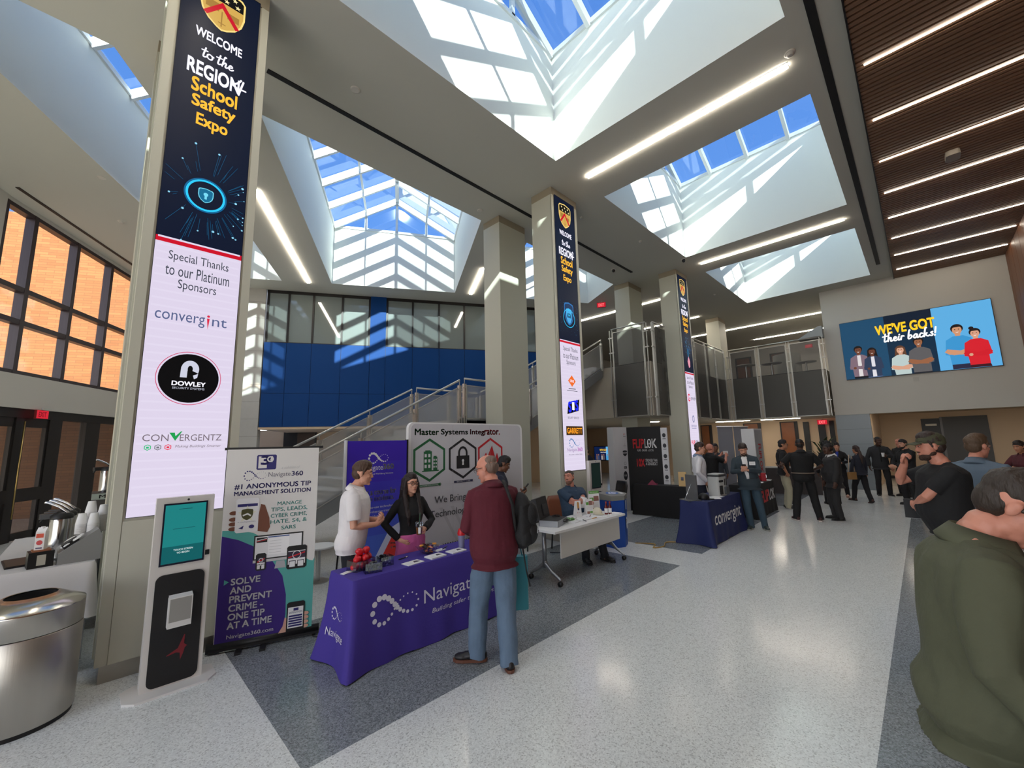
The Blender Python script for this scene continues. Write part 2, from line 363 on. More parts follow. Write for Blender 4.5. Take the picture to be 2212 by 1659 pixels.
G_spand = mat((116, 124, 122), 0.04, spec=0.6, coat=0.6)
for i, (x0, x1, js) in enumerate(((-4.47, -1.09, [-3.78, -3.0, -2.05]), (-0.55, 6.2, [0.4, 1.37, 2.33, 3.3, 4.27, 5.24]))):
    root = thing('window_%d' % (8 + i), None, None); root['kind'] = S
    g = WB(); g.bb((x0, UW + 0.06, 5.44), (x1, UW + 0.1, 7.3), G_spand); g.build('pane', root)
    fr = WB(); fr.bb((x0, UW + 0.02, 7.2), (x1, UW + 0.12, 7.3), M_bronze); fr.bb((x0, UW + 0.02, 5.44), (x1, UW + 0.12, 5.47), M_bronze)
    for x in [x0 + 0.04] + js + [x1 - 0.04]: fr.bb((x - 0.032, UW + 0.02, 5.44), (x + 0.032, UW + 0.12, 7.3), M_bronze)
    fr.build('window_frame', root)
# passage under the blue wall
b = WB(); b.bb((-4.5, UW + 0.02, 2.5), (7, 21, 2.575), M_beige); b.build('ceiling', kind=S)
b = WB(); b.bb((-8.2, 19, 0), (9, 19.2, 2.6), M_beige); b.build('wall_back', kind=S)
for i, x in enumerate((-4.0, -1.6)):
    root = thing('door_%d' % (1 + i), None, None); root['kind'] = S; b = WB()
    b.bb((x - 0.62, 18.93, 0), (x + 0.62, 19, 2.55), M_bronze); b.build('door_frame', root)
    b = WB(); b.bb((x - 0.1, 18.9, 0), (x + 0.55, 18.93, 2.48), mat((66, 44, 26), 0.5)); b.build('door_leaf', root)
# --- window wall on the left (plane v = 8): local x along u, y outwards
leftF = MX(((0.5, -0.8660254, 0, 0), (0.8660254, 0.5, 0, 0), (0, 0, 1, 0), (0, 0, 0, 1)))
def LB(): b = B(); b.T = leftF; return b
b = LB(); b.bb((1, 8, 2.88), (15.2, 8.25, 3.6), M_wall); b.bb((1, 8, 3.6), (10.42, 8.25, 7.3), M_wall); b.bb((1, 8.0, 0), (9.6, 8.25, 2.88), M_wall)
b.bb((10.42, 8.02, 7.22), (15.2, 8.25, 7.3), M_wall); b.build('wall_left', kind=S)
root = thing('window_10', None, None); root['kind'] = S
M_mull = mat((52, 40, 44), 0.4, 0.2)
fr = LB()
for u in (10.47, 11.21, 12.5, 13.79, 15.1): fr.bb((u - 0.055, 8.03, 3.6), (u + 0.055, 8.2, 7.22), M_mull)
for z in (3.63, 4.735, 5.45, 7.19): fr.bb((10.42, 8.035, z - 0.055), (15.2, 8.2, z + 0.055), M_mull)
fr.build('window_frame', root)
g = LB(); g.quad((10.42, 8.12, 3.6), (15.2, 8.12, 3.6), (15.2, 8.12, 7.22), (10.42, 8.12, 7.22), glass('clear_glass', (0.94, 0.92, 0.90), 0.03)); g.build('pane', root)
# glazed entrance below
root = thing('door_3', None, None); root['kind'] = S
fr = LB()
for u0, u1 in ((9.6, 9.85), (10.72, 10.8), (11.5, 11.72), (12.4, 12.78), (13.6, 14.12), (15.0, 15.2)): fr.bb((u0, 8.08, 0), (u1, 8.22, 2.88), M_bronze)
fr.bb((9.6, 8.07, 2.68), (15.2, 8.23, 2.88), M_bronze); fr.bb((12.78, 8.08, 0), (15.2, 8.22, 0.12), M_bronze); fr.build('door_frame', root)
lf = LB()
for u0, u1 in ((10.8, 11.5), (11.72, 12.4)):
    lf.bb((u0, 8.1, 2.48), (u1, 8.16, 2.68), M_bronze); lf.bb((u0, 8.1, 0.02), (u1, 8.16, 0.17), M_bronze); lf.bb((u0, 8.08, 0.84), (u1, 8.18, 1.12), M_bronze)
    lf.bb((u0, 8.1, 0), (u0 + 0.06, 8.16, 2.68), M_bronze); lf.bb((u1 - 0.06, 8.1, 0), (u1, 8.16, 2.68), M_bronze)
lf.build('door_leaf', root)
g = LB(); g.quad((9.85, 8.14, 0.1), (15.2, 8.14, 0.1), (15.2, 8.14, 2.7), (9.85, 8.14, 2.7), glass('door_glass', (0.62, 0.56, 0.50), 0.05)); g.build('pane', root)
h = LB(); h.tube([(11.6, 8.0, 0.5), (11.6, 8.0, 2.6)], 0.014, mat((176, 150, 96), 0.3, 1.0)); h.build('pull_bar', root)
# brick building outside, and the walk in front of it
bm_ = bpy.data.materials.new('brick'); bm_.use_nodes = True; n = bm_.node_tree.nodes; l = bm_.node_tree.links; bt = n.new('ShaderNodeTexBrick'); t = n.new('ShaderNodeTexCoord')
mp = n.new('ShaderNodeMapping'); mp.inputs['Rotation'].default_value = (R(90), 0, 0); l.new(t.outputs['Object'], mp.inputs[0]); l.new(mp.outputs[0], bt.inputs['Vector'])
bt.inputs['Scale'].default_value = 1.0; bt.inputs['Brick Width'].default_value = 0.42; bt.inputs['Row Height'].default_value = 0.085; bt.inputs['Mortar Size'].default_value = 0.006
bt.inputs['Color1'].default_value = lin((126, 86, 51)) + (1,); bt.inputs['Color2'].default_value = lin((110, 72, 40)) + (1,); bt.inputs['Mortar'].default_value = lin((92, 60, 35)) + (1,)
l.new(bt.outputs['Color'], n['Principled BSDF'].inputs['Base Color']); n['Principled BSDF'].inputs['Roughness'].default_value = 0.85
me = B().bb((8.25, 0, 0), (24, 0.4, 9.5), bm_).mesh('wall_outside')
o = link('wall_outside', me, kind=S); o.location = UV(16.2, 0); o.rotation_euler = (0, 0, R(150)); 
b = LB(); b.bb((2, 8.3, 3.15), (16.1, 13.5, 3.4), mat((120, 112, 104), 0.8)); b.build('ceiling', kind=S)
b = LB(); b.bb((2, 8.3, -0.06), (16.2, 24, -0.01), mat((150, 136, 118), 0.9)); b.build('floor', kind=S)
# --- wooden ceiling, slats running across, and the wooden wall on the right
M_wood = mat((126, 94, 72), 0.55, var=0.3, vscale=5, stretch=(1, 0.08, 1)); M_wdark = mat((26, 17, 13), 0.8)
b = B(); x = -6.0
while x < 18.95:
    b.bb((x, -2.4, 7.22), (x + 0.064, 0.08, 7.3), M_wood); x += 0.1025
b.quad((-8, -2.5, 7.31), (19, -2.5, 7.31), (19, 0.1, 7.31), (-8, 0.1, 7.31), M_wdark); b.bb((-8, 0.08, 7.2), (19, 0.1, 7.34), M_bronze)
b.build('ceiling', kind=S)
M_woodw = mat((120, 76, 50), 0.5, var=0.28, vscale=4, stretch=(1, 1, 0.08))
b = B(); b.bb((-8, -2.7, 2.62), (19, -2.45, 7.3), M_wdark); x = -6
while x < 18.9: b.bb((x, -2.45, 2.62), (x + 0.58, -2.4, 7.3), M_woodw); x += 0.6
b.build('wall_right', kind=S)
b = B(); b.bb((-8, -9, 2.62), (19.3, -2.45, 2.8), M_beige); b.bb((19.3, -9, 2.76), (25, 2.3, 2.86), M_beige); b.build('ceiling', kind=S)
# --- far wall with the big screen, grey tile under its left end, recess beyond
b = B(); b.bb((19, -2.45, 2.62), (19.3, 2.2, 7.3), M_wall); b.build('wall_far', kind=S)
M_tile = mat((128, 136, 142), 0.35)
b = B()
for k in range(5): b.bb((19.03, 1.25, 0.525 * k + 0.003), (19.3, 2.2, 0.525 * k + 0.522), M_tile)
b.bb((19.05, 1.26, 0), (19.29, 2.19, 2.62), mat((70, 74, 78), 0.6)); b.build('wall_far', kind=S)
b = B(); b.bb((24.5, -9, 0), (24.7, 2.25, 2.76), M_beige); b.bb((19.3, 1.3, 0), (24.5, 1.5, 2.76), M_beige); b.bb((24.48, -9, 0), (24.5, -1.9, 0.12), M_bronze); b.bb((24.48, 0, 0), (24.5, 1.3, 0.12), M_bronze)
b.build('wall_far', kind=S)
b = B(); b.bb((-8, -9.2, 0), (25, -9, 2.62), M_beige); b.build('wall_right', kind=S)
root = thing('door_4', None, None); root['kind'] = S
b = B(); b.bb((24.44, -0.6, 0), (24.5, 0.0, 2.5), M_bronze); b.bb((24.4, -0.62, 0), (24.5, -0.55, 2.55), mat((96, 92, 88), 0.4)); b.build('door_frame', root)
b = B(); b.bb((24.42, -1.86, 0), (24.5, -0.62, 2.55), mat((62, 60, 58), 0.5)); b.build('door_leaf', root)
b = B(); b.bb((24.3, -0.45, 2.2), (24.46, -0.12, 2.28), mat((200, 190, 170), 0.4)); b.build('door_closer', root)
# --- upper floor: slab, back wall and the rooms below it
b = B(); out = [(11.78, 5.66), (18.45, 5.66), (18.45, 2.25), (29, 2.25), (29, 15), (14.2, 15), UV(17.5, -6.4)[:2], UV(15.0, -6.4)[:2], (11.78, 9.5)]
b.prism(out, 2.62, 4.28, mat((176, 168, 154), 0.85)); b.prism(out, 4.28, 4.3, mat((70, 68, 66), 0.95)); b.build('floor', kind=S)
b = B(); b.bb((28, 1.5, 4.3), (28.2, 15, 7.3), M_wall); b.bb((14, 14.8, 0), (29, 15, 7.3), M_wall); b.bb((19.3, 2.0, 2.62), (28, 2.2, 7.3), M_wall); b.build('wall_far', kind=S)
b = B(); b.bb((21.5, 2.2, 0), (21.7, 15, 2.62), M_beige); b.build('wall_far', kind=S)
for i, (y0, y1) in enumerate(((7.5, 7.85), (5.35, 5.9), (3.94, 4.42))):
    root = thing('door_%d' % (5 + i), None, None); root['kind'] = S
    b = B(); b.bb((21.46, y0 - 0.12, 0), (21.5, y1 + 0.06, 2.54), M_bronze); b.build('door_frame', root)
    b = B(); b.bb((21.42, y0, 0), (21.47, y1, 2.5), mat((128, 70, 24), 0.45, var=0.2, vscale=3)); b.build('door_leaf', root)
for i, (y0, y1, c) in enumerate(((3.42, 3.62, (14, 13, 13)), (2.86, 3.1, (14, 13, 13)), (2.56, 2.72, (14, 13, 13)))):
    B().bb((21.44, y0, 0), (21.5, y1, 2.5), mat(c, 0.5)).build('trim_%d' % (1 + i), kind=S)
for i, (y0, y1, x, z0) in enumerate(((7.05, 7.75, 27.95, 4.3), (5.3, 5.85, 27.95, 4.3))):
    root = thing('door_%d' % (8 + i), None, None); root['kind'] = S
    b = B(); b.bb((x, y0 - 0.1, z0), (28, y1 + 0.1, z0 + 2.5), M_bronze); b.build('door_frame', root)
    b = B(); b.bb((x - 0.03, y0, z0), (x, y1, z0 + 2.42), M_brown); b.build('door_leaf', root)
# black slot diffusers in the ceiling
b = B(); b.bb((1.3, 6.07, 7.285), (11.85, 6.15, 7.305), M_black); b.build('trim_4', kind=S)
b = B(); b.bb((-6, 0.34, 7.28), (17.2, 0.44, 7.305), M_black); b.build('trim_5', kind=S)
b = LB(); b.bb((10.1, 7.6, 7.285), (14.9, 7.67, 7.305), M_black); b.build('trim_6', kind=S)
# ------------------------------------------------------------------ linear lights
def strip(name, a, b_, wd, label, group, st=48.0, hs=0.0):
    d = V(b_) - V(a); L = d.length; ang = math.atan2(d.y, d.x); root = thing(name, label, 'ceiling light', a, ang, group)
    B().bb((0, -wd / 2 - 0.012, -0.004), (L, wd / 2 + 0.012, 0.03), M_frame if wd > 0.05 else M_bronze).build('housing', root)
    B().bb((0.01, -wd / 2, -0.022), (L - 0.01, wd / 2, -0.004), led((255, 243, 224), st)).build('diffuser', root)
    return root
for i, x in enumerate((6.7, 12.85, 0.5, -5.6)): strip('linear_light', (x, 0.78, 7.297), (x, 4.31, 7.297), 0.09, ('long ceiling light between the two nearest square skylights', 'long ceiling light between the second and third square skylights', 'long ceiling light straight above the viewer', 'long ceiling light behind the viewer')[i], 'linear lights of the main hall')
strip('linear_light', UV(9.07, 3.0, 7.297), UV(14.3, 3.0, 7.297), 0.09, 'slanting ceiling light left of the gabled skylight over the blue wall', 'linear lights of the wing')
strip('linear_light', UV(11.92, -2.42, 7.297), UV(14.24, -2.42, 7.297), 0.09, 'slanting ceiling light right of the gabled skylight, by the columns', 'linear lights of the wing')
for i, (x, y0, y1) in enumerate(((15.05, 6.5, 10.5), (18.56, 6.5, 9.5), (22.12, 2.4, 8.3), (25.5, 2.8, 6.1))):
    strip('linear_light', (x, y0, 7.297), (x, y1, 7.297), 0.09, 'ceiling light over the upper floor, %s row from the balcony' % ('nearest', 'second', 'third', 'farthest')[i], 'linear lights over the upper floor')
ordn = ('nearest', 'second', 'third', 'fourth', 'fifth', 'sixth', 'seventh', 'eighth')
for i in range(-6, 8):
    x = 7.41 + 1.508 * i
    strip('linear_light', (x, -2.36, 7.225), (x, 0.0, 7.225), 0.013, ('thin light line set between wooden ceiling slats, %s from the camera' % ordn[i]) if i >= 0 else 'thin light line between wooden ceiling slats above and behind the viewer', 'light lines in the wooden ceiling', 26.0)
for i, (x, y) in enumerate(((16.2, 7.6), (19.8, 5.2), (19.8, 3.4))):
    strip('linear_light', (x, y, 2.62), (x, y + 1.4, 2.62), 0.06, ('downlight strip under the balcony near the black booth', 'downlight strip under the balcony behind the grey banners', 'downlight strip under the balcony near the grey tile wall')[i], 'strips under the balcony', 48.0)
for i, y in enumerate((-6.5, -2.5)): strip('linear_light', (19.85, y, 2.72), (19.85, y + 3.4, 2.72), 0.1, ('added fill light strip hidden behind the big screen wall, right part', 'added fill light strip hidden behind the big screen wall, left part')[i], 'added fill strips behind the big screen wall', 26.0)  # unseen fill lamps, added to brighten the recess beyond the screen wall
# ================================================================== COLUMNS WITH LED FACES
E_navy = led((8, 20, 44)); E_white = led((222, 212, 234)); E_txt = led((236, 234, 250), 1.25); E_gold = led((255, 190, 60), 1.1); E_red = led((205, 12, 40)); E_cyan = led((40, 190, 240), 1.2)
E_dk = led((60, 66, 78)); E_blk = led((6, 6, 8)); E_teal = led((20, 90, 130)); E_shl = led((214, 172, 84)); E_shd = led((168, 126, 56)); E_stripe = led((226, 217, 238))
def shield_pts(cx, cy, w_, h_):
    P = [(-0.5, 0.36), (-0.42, 0.44), (-0.22, 0.47), (0, 0.5), (0.22, 0.47), (0.42, 0.44), (0.5, 0.36), (0.5, 0.0), (0.44, -0.2), (0.3, -0.36), (0.12, -0.46), (0, -0.5)]
    P += [(-0.12, -0.46), (-0.3, -0.36), (-0.44, -0.2), (-0.5, 0.0)]
    return [(cx + x * w_, cy + y * h_) for x, y in P]
def star(cx, cy, r):
    return [(cx + (r if k % 2 == 0 else r * 0.4) * math.sin(math.pi * k / 5), cy + (r if k % 2 == 0 else r * 0.4) * math.cos(math.pi * k / 5)) for k in range(10)]
def script(p, word, x, y, h, mt, t=0.14):
    """brush lettering drawn as round strokes; word is a list of strokes on a unit em"""
    p.lay(); hd = p.hold; p.hold = True
    for st in word:
        P_ = [V((x + a * h, y + b * h)) for a, b in st]; Q_ = []
        for i in range(len(P_) - 1):
            p0, p1, p2, p3 = P_[max(i - 1, 0)], P_[i], P_[i + 1], P_[min(i + 2, len(P_) - 1)]
            for k in range(5): u = k / 5; Q_.append(0.5 * (2 * p1 + (p2 - p0) * u + (2 * p0 - 5 * p1 + 4 * p2 - p3) * u * u + (3 * p1 - p0 - 3 * p2 + p3) * u ** 3))
        Q_.append(P_[-1]); p.line(Q_, t * h, mt); p.disc(Q_[0].x, Q_[0].y, t * h / 2, mt, seg=10); p.disc(Q_[-1].x, Q_[-1].y, t * h / 2, mt, seg=10)
    p.hold = hd
def arc(cx, cy, rx, ry, a0, a1, n=8): return [(cx + rx * math.cos(R(a0 + (a1 - a0) * k / n)), cy + ry * math.sin(R(a0 + (a1 - a0) * k / n))) for k in range(n + 1)]
GL = {  # slanted script letters: (advance, strokes)
 't': (0.42, [[(0.28, 1.0), (0.12, 0.15), (0.18, 0.0), (0.36, 0.1)], [(0.0, 0.66), (0.42, 0.72)]]), 'o': (0.48, [arc(0.22, 0.25, 0.2, 0.25, 60, 420, 12), [(0.32, 0.46), (0.5, 0.4)]]),
 'h': (0.56, [[(0.34, 1.05), (0.22, 1.0), (0.04, 0.0)], [(0.08, 0.2), (0.26, 0.46), (0.36, 0.4), (0.3, 0.06), (0.38, 0.0), (0.52, 0.12)]]),
 'e': (0.44, [[(0.06, 0.2), (0.3, 0.3), (0.3, 0.44), (0.18, 0.48), (0.06, 0.26), (0.1, 0.04), (0.24, 0.0), (0.42, 0.14)]]), 'i': (0.28, [[(0.14, 0.46), (0.06, 0.1), (0.12, 0.0), (0.26, 0.12)], [(0.2, 0.66), (0.22, 0.72)]]),
 'r': (0.4, [[(0.12, 0.48), (0.02, 0.0)], [(0.08, 0.3), (0.22, 0.48), (0.34, 0.42)]]), 'b': (0.5, [[(0.28, 1.05), (0.2, 0.98), (0.04, 0.1), (0.16, 0.0), (0.34, 0.16), (0.34, 0.38), (0.22, 0.44), (0.1, 0.28)]]),
 'a': (0.54, [[(0.38, 0.42), (0.24, 0.48), (0.06, 0.24), (0.08, 0.04), (0.2, 0.02), (0.36, 0.3), (0.4, 0.46), (0.34, 0.1), (0.4, 0.0), (0.54, 0.12)]]), 'c': (0.42, [[(0.34, 0.42), (0.22, 0.48), (0.06, 0.22), (0.12, 0.02), (0.26, 0.02), (0.42, 0.16)]]),
 'k': (0.54, [[(0.34, 1.05), (0.24, 1.0), (0.04, 0.0)], [(0.1, 0.2), (0.36, 0.46), (0.2, 0.24), (0.36, 0.02), (0.52, 0.12)]]), 's': (0.4, [[(0.3, 0.48), (0.16, 0.4), (0.28, 0.2), (0.2, 0.02), (0.04, 0.06)]]),
 '!': (0.3, [[(0.24, 1.0), (0.12, 0.3)], [(0.07, 0.08), (0.06, 0.0)]]), ' ': (0.3, [])}
def script_text(p, s_, x, y, h, mt, t=0.13):
    for c in s_:
        a, st = GL[c]; script(p, st, x, y, h, mt, t); x += a * h * 0.95
def led_face(variant):
    p = Panel(0.0); W = 0.715; H = 5.85; cx = W / 2; y0 = 1.315; q = lambda z: z - y0
    p.rect(0, 0, W, H, E_blk); p.rect(0.004, q(3.97), W - 0.004, H - 0.01, E_navy); p.rect(0.004, 0.004, W - 0.004, q(3.92), E_white); p.rect(0.004, q(3.915), W - 0.004, q(3.97), E_red)
    p.lay(); p.hold = True
    for k in range(34): p.rect(0.02, 0.1 + k * 0.077, W - 0.02, 0.118 + k * 0.077, E_stripe)
    p.hold = False
    # crest
    sh = shield_pts(cx + 0.005, q(6.79), 0.42, 0.56); p.poly(sh, led((244, 214, 130), 1.1)); p.poly(shield_pts(cx + 0.005, q(6.79), 0.385, 0.52), E_shl)
    p.poly([(cx + 0.005 - 0.19, q(6.87)), (cx + 0.005 + 0.19, q(6.87)), (cx + 0.005 + 0.19, q(6.99)), (cx + 0.005 + 0.16, q(7.015)), (cx + 0.005, q(7.045)), (cx + 0.005 - 0.16, q(7.015)), (cx + 0.005 - 0.19, q(6.99))], E_blk)
    for r_, n_ in ((6.98, 3), (6.91, 3)):
        for k in range(n_): p.poly(star(cx - 0.1 + 0.105 * k + (0.03 if r_ < 6.95 else 0), q(r_), 0.03), led((250, 232, 170)))
    p.rect(cx - 0.15, q(6.73), cx - 0.03, q(6.83), E_shd); p.rect(cx + 0.05, q(6.70), cx + 0.16, q(6.78), E_shd); p.line([(cx, q(6.75)), (cx, q(6.56))], 0.012, E_shd); p.line([(cx - 0.03, q(6.6)), (cx + 0.04, q(6.6))], 0.012, E_shd)
    p.line([(cx - 0.15, q(6.635)), (cx + 0.0, q(6.83)), (cx + 0.15, q(6.62))], 0.045, E_red)
    p.text('WELCOME', cx, q(6.365), 0.105, E_txt, 0.42, 0.03)
    script_text(p, 'to the', 0.215, q(6.09), 0.115, E_txt, 0.13)
    p.text('REGION', cx - 0.02, q(5.93), 0.165, E_txt, 0.46, 0.035); script(p, [[(0.5, 1.0), (0.32, 0.7), (0.08, 0.5), (0.3, 0.4), (0.75, 0.42)], [(0.62, 0.95), (0.52, 0.5), (0.42, 0.0)]], cx + 0.13, q(5.84), 0.19, E_txt, 0.1)
    p.text('School', cx, q(5.73), 0.155, E_gold, 0.4, 0.03); p.text('Safety', cx + 0.005, q(5.53), 0.17, E_gold, 0.38, 0.03); p.text('Expo', cx, q(5.33), 0.17, E_gold, 0.27, 0.03)
    zc = 4.52; ry = 0.165
    rnd = random.Random(5)
    p.lay(); p.hold = True
    if variant == 0:
        for k in range(46):
            a = rnd.uniform(0, 6.28); r0 = rnd.uniform(0.2, 0.27); r1 = r0 + rnd.uniform(0.03, 0.2); x0, x1 = cx + r0 * math.cos(a), cx + r1 * math.cos(a)
            if not 0.02 < x1 < W - 0.02: x1 = max(0.02, min(W - 0.02, x1))
            p.line([(x0, q(zc) + r0 * 1.15 * math.sin(a)), (x1, q(zc) + r1 * 1.3 * math.sin(a))], 0.003, E_teal)
            if k % 2: p.disc(x1, q(zc) + r1 * 1.3 * math.sin(a), rnd.uniform(0.005, 0.013), led((150, 220, 250)), seg=6)
        p.hold = False; p.ring(cx, q(zc), 0.168, 0.02, E_cyan, ry + 0.005); p.ring(cx, q(zc), 0.182, 0.012, led((16, 100, 150)), ry + 0.02); p.poly(shield_pts(cx, q(zc), 0.13, 0.16), led((120, 220, 245))); p.poly(shield_pts(cx, q(zc), 0.115, 0.145), led((14, 110, 150)))
        p.disc(cx, q(zc) + 0.012, 0.02, led((120, 220, 245))); p.rect(cx - 0.01, q(zc) - 0.04, cx + 0.01, q(zc), led((120, 220, 245)))
    elif variant == 1:
        for k in range(40): p.disc(rnd.uniform(0.05, W - 0.05), q(zc) + rnd.uniform(-0.4, 0.3), rnd.uniform(0.003, 0.008), led((60, 150, 200)), seg=6)
        p.hold = False; p.poly(shield_pts(cx, q(zc + 0.05), 0.32, 0.5), led((40, 120, 190))); p.poly(shield_pts(cx, q(zc + 0.05), 0.28, 0.45), led((14, 50, 92))); p.poly(shield_pts(cx, q(zc), 0.2, 0.34), led((70, 170, 230)))
        p.ring(cx, q(zc - 0.05), 0.2, 0.012, E_cyan, 0.2); p.rect(cx - 0.07, q(zc - 0.04), cx + 0.07, q(zc + 0.06), E_teal); p.ring(cx, q(zc + 0.07), 0.05, 0.014, E_cyan, 0.07)
    else:
        for k in range(60):
            a = rnd.gauss(0, 0.1); p.disc(cx + a * 1.2, q(zc + 0.25) + rnd.gauss(0, 0.14), rnd.uniform(0.006, 0.016), led((40, 120, 190) if k % 2 else (90, 190, 240)), seg=6)
        p.hold = False; p.line([(cx, q(zc + 0.2)), (cx + 0.02, q(zc - 0.15))], 0.02, E_cyan); p.poly([(cx - 0.08, q(zc - 0.2)), (cx + 0.03, q(zc - 0.02)), (cx + 0.12, q(zc - 0.18)), (cx + 0.1, q(zc - 0.36)), (cx, q(zc - 0.4))], led((230, 150, 170)))
    tx = E_dk
    p.text('Special Thanks', cx, q(3.785), 0.115, tx, 0.49, 0.0); p.text('to our Platinum', cx, q(3.65), 0.115, tx, 0.52, 0.0); p.text('Sponsors', cx, q(3.505), 0.12, tx, 0.31, 0.0)
    if variant == 0:
        nb = led((88, 100, 140)); p.text('converg', 0.055, q(3.165), 0.112, nb, 0.385, 0.0, al='l'); p.text('nt', 0.5, q(3.185), 0.085, nb, 0.125, 0.0, al='l')
        p.poly([(0.455, q(3.215)), (0.478, q(3.215)), (0.468, q(3.1))], led((220, 40, 70))); p.disc(0.467, q(3.237), 0.012, led((220, 40, 70)))
        p.disc(cx, q(2.59), 0.255, led((208, 40, 96)), 0.262, 48); p.disc(cx, q(2.59), 0.25, E_white, 0.256, 48); p.disc(cx, q(2.59), 0.236, E_blk, 0.24, 48)
        sv = led((206, 208, 226)); p.ring(cx, q(2.68), 0.07, 0.05, sv, 0.085, 30, R(-25), R(205)); p.poly([(cx - 0.075, q(2.595)), (cx - 0.022, q(2.595)), (cx - 0.02, q(2.66)), (cx - 0.07, q(2.7))], sv); p.poly([(cx + 0.025, q(2.62)), (cx + 0.065, q(2.64)), (cx + 0.06, q(2.6)), (cx + 0.035, q(2.585))], sv)
        p.text('DOWLEY', cx, q(2.535), 0.042, E_txt, 0.26, 0.035); p.text('SECURITY SYSTEMS', cx, q(2.49), 0.02, sv, 0.25, 0.0)
        gy = led((120, 108, 118)); p.text('CON', 0.058, q(2.015), 0.062, gy, 0.185, 0.0, al='l'); p.text('ERGENTZ', 0.325, q(2.015), 0.062, gy, 0.33, 0.0, al='l')
        p.poly([(0.245, q(2.062)), (0.285, q(2.062)), (0.292, q(2.03)), (0.33, q(2.075)), (0.34, q(2.075)), (0.292, q(1.985))], led((30, 160, 80)))
        for k, c in enumerate(((40, 190, 120), (120, 122, 128), (232, 50, 76))): p.hexa(0.1 + 0.072 * k, q(1.927), 0.042, 0.048, 0.006, led(c)); p.rect(0.09 + 0.072 * k, q(1.918), 0.11 + 0.072 * k, q(1.935), led(c))
        p.text('Making Buildings Smarter', 0.475, q(1.93), 0.03, gy, 0.36, 0.0, 0.25)
    elif variant == 1:
        p.poly([(cx, q(3.25)), (cx + 0.13, q(3.13)), (cx, q(3.01)), (cx - 0.13, q(3.13))], led((240, 110, 40))); p.text('CRG', cx, q(3.13), 0.05, E_txt, 0.13, 0.02); p.rect(cx - 0.12, q(2.96), cx + 0.12, q(2.975), E_dk); p.rect(cx - 0.18, q(2.92), cx + 0.18, q(2.93), E_dk)
        bl = led((30, 40, 225), 1.2); p.poly([(cx - 0.2, q(2.44)), (cx + 0.19, q(2.52)), (cx + 0.23, q(2.76)), (cx - 0.16, q(2.66))], E_blk); p.text('STS', cx + 0.01, q(2.61), 0.2, bl, 0.34, 0.05, 0.15, rot=0.18); p.rect(cx - 0.03, q(2.53), cx + 0.05, q(2.69), E_txt)
        p.text('SECURITY SERVICES', cx, q(2.37), 0.045, E_dk, 0.38)
        p.rect(0.1, q(2.02), 0.66, q(2.2), led((60, 40, 20))); p.text('GARRETT', 0.38, q(2.11), 0.11, led((255, 160, 40), 1.1), 0.5, 0.03)
        p.infinity(cx, q(1.86), 0.34, led((90, 130, 180))); p.text('Navigate', 0.11, q(1.72), 0.085, led((150, 120, 170)), 0.33, 0.0, al='l'); p.text('360', 0.45, q(1.73), 0.07, led((170, 60, 170)), 0.17, 0.01, al='l'); p.text('The Leader in Holistic Safety', cx + 0.02, q(1.63), 0.03, E_dk, 0.46)
    else:
        rd = led((228, 40, 70)); p.ring(cx - 0.2, q(3.16), 0.1, 0.04, rd, 0.12, 30, R(40), R(330)); p.rect(cx - 0.2, q(3.13), cx - 0.1, q(3.16), rd); p.text('geogle', cx + 0.13, q(3.15), 0.13, E_dk, 0.36)
        bl = led((90, 100, 150)); p.ring(cx, q(2.5), 0.08, 0.03, bl, 0.11, 24, R(60), R(420)); p.text('CENTEGIX', cx, q(2.28), 0.07, bl, 0.42); p.rect(cx - 0.18, q(2.2), cx + 0.18, q(2.215), bl)
        p.text('FLIP', cx - 0.02, q(1.78), 0.11, rd, 0.27, 0.03, al='r'); p.text('LOK', cx - 0.0, q(1.78), 0.11, E_dk, 0.24, 0.02, al='l')
    return p
M_clad = mat((190, 189, 174), 0.5, bump=0.03, bscale=24); M_cap = mat((150, 140, 120), 0.8); M_plinth = mat((170, 166, 158), 0.3, 0.9)
def column(x, y, z0, label, variant=None, w_=0.9, d=0.56):
    root = thing('column', label, 'column', (x, y, z0), 0, 'square hall columns'); hgt = 7.3 - z0
    B().bb((0.03, 0.02, 0), (w_ - 0.03, d - 0.02, 0.14), M_plinth).build('plinth', root)
    B().bb((0.0, 0.0, hgt - 0.17), (w_, d, hgt), M_cap).build('capital', root)
    s = B(); a = 0.075
    if variant is None: s.bb((0, 0, 0.14), (w_, d, hgt - 0.17), M_clad)
    else:
        s.bb((0, 0.012, 0.14), (w_, d, hgt - 0.17), M_clad); s.bb((0, 0, 0.14), (a, 0.02, hgt - 0.17), M_clad); s.bb((w_ - a, 0, 0.14), (w_, 0.02, hgt - 0.17), M_clad); s.bb((a + 0.005, 0, 0.14), (w_ - a - 0.005, 0.02, 1.29), M_clad)
    s.bb((-0.012, d * 0.36, 0.15), (0, d * 0.5, hgt - 0.17), M_clad) if variant == 0 else None
    s.build('shaft', root)
    if variant is not None: led_face(variant).place('led_screen', root, (0.0925, -0.002, 1.315), (1, 0, 0), label='lit advertising screen')
    return root
column(0.148, 5.03, 0, 'nearest column, its lit face crossed by the white kiosk', 0)
column(0.148, 6.6, 0, 'plain column hidden behind the nearest screen column')
column(6.4, 5.03, 0, 'middle column with a lit face, behind the seated man', 1)
column(6.36, 6.6, 0, 'plain column just left of the middle screen column')
column(12.66, 5.03, 0, 'far column with a narrow lit face, behind the navy table', 2)
column(12.5, 6.6, 0, 'plain column standing behind the balcony railing left of the far screen column')
column(19.35, 5.95, 4.3, 'farthest column, on the upper floor behind the balcony corner')
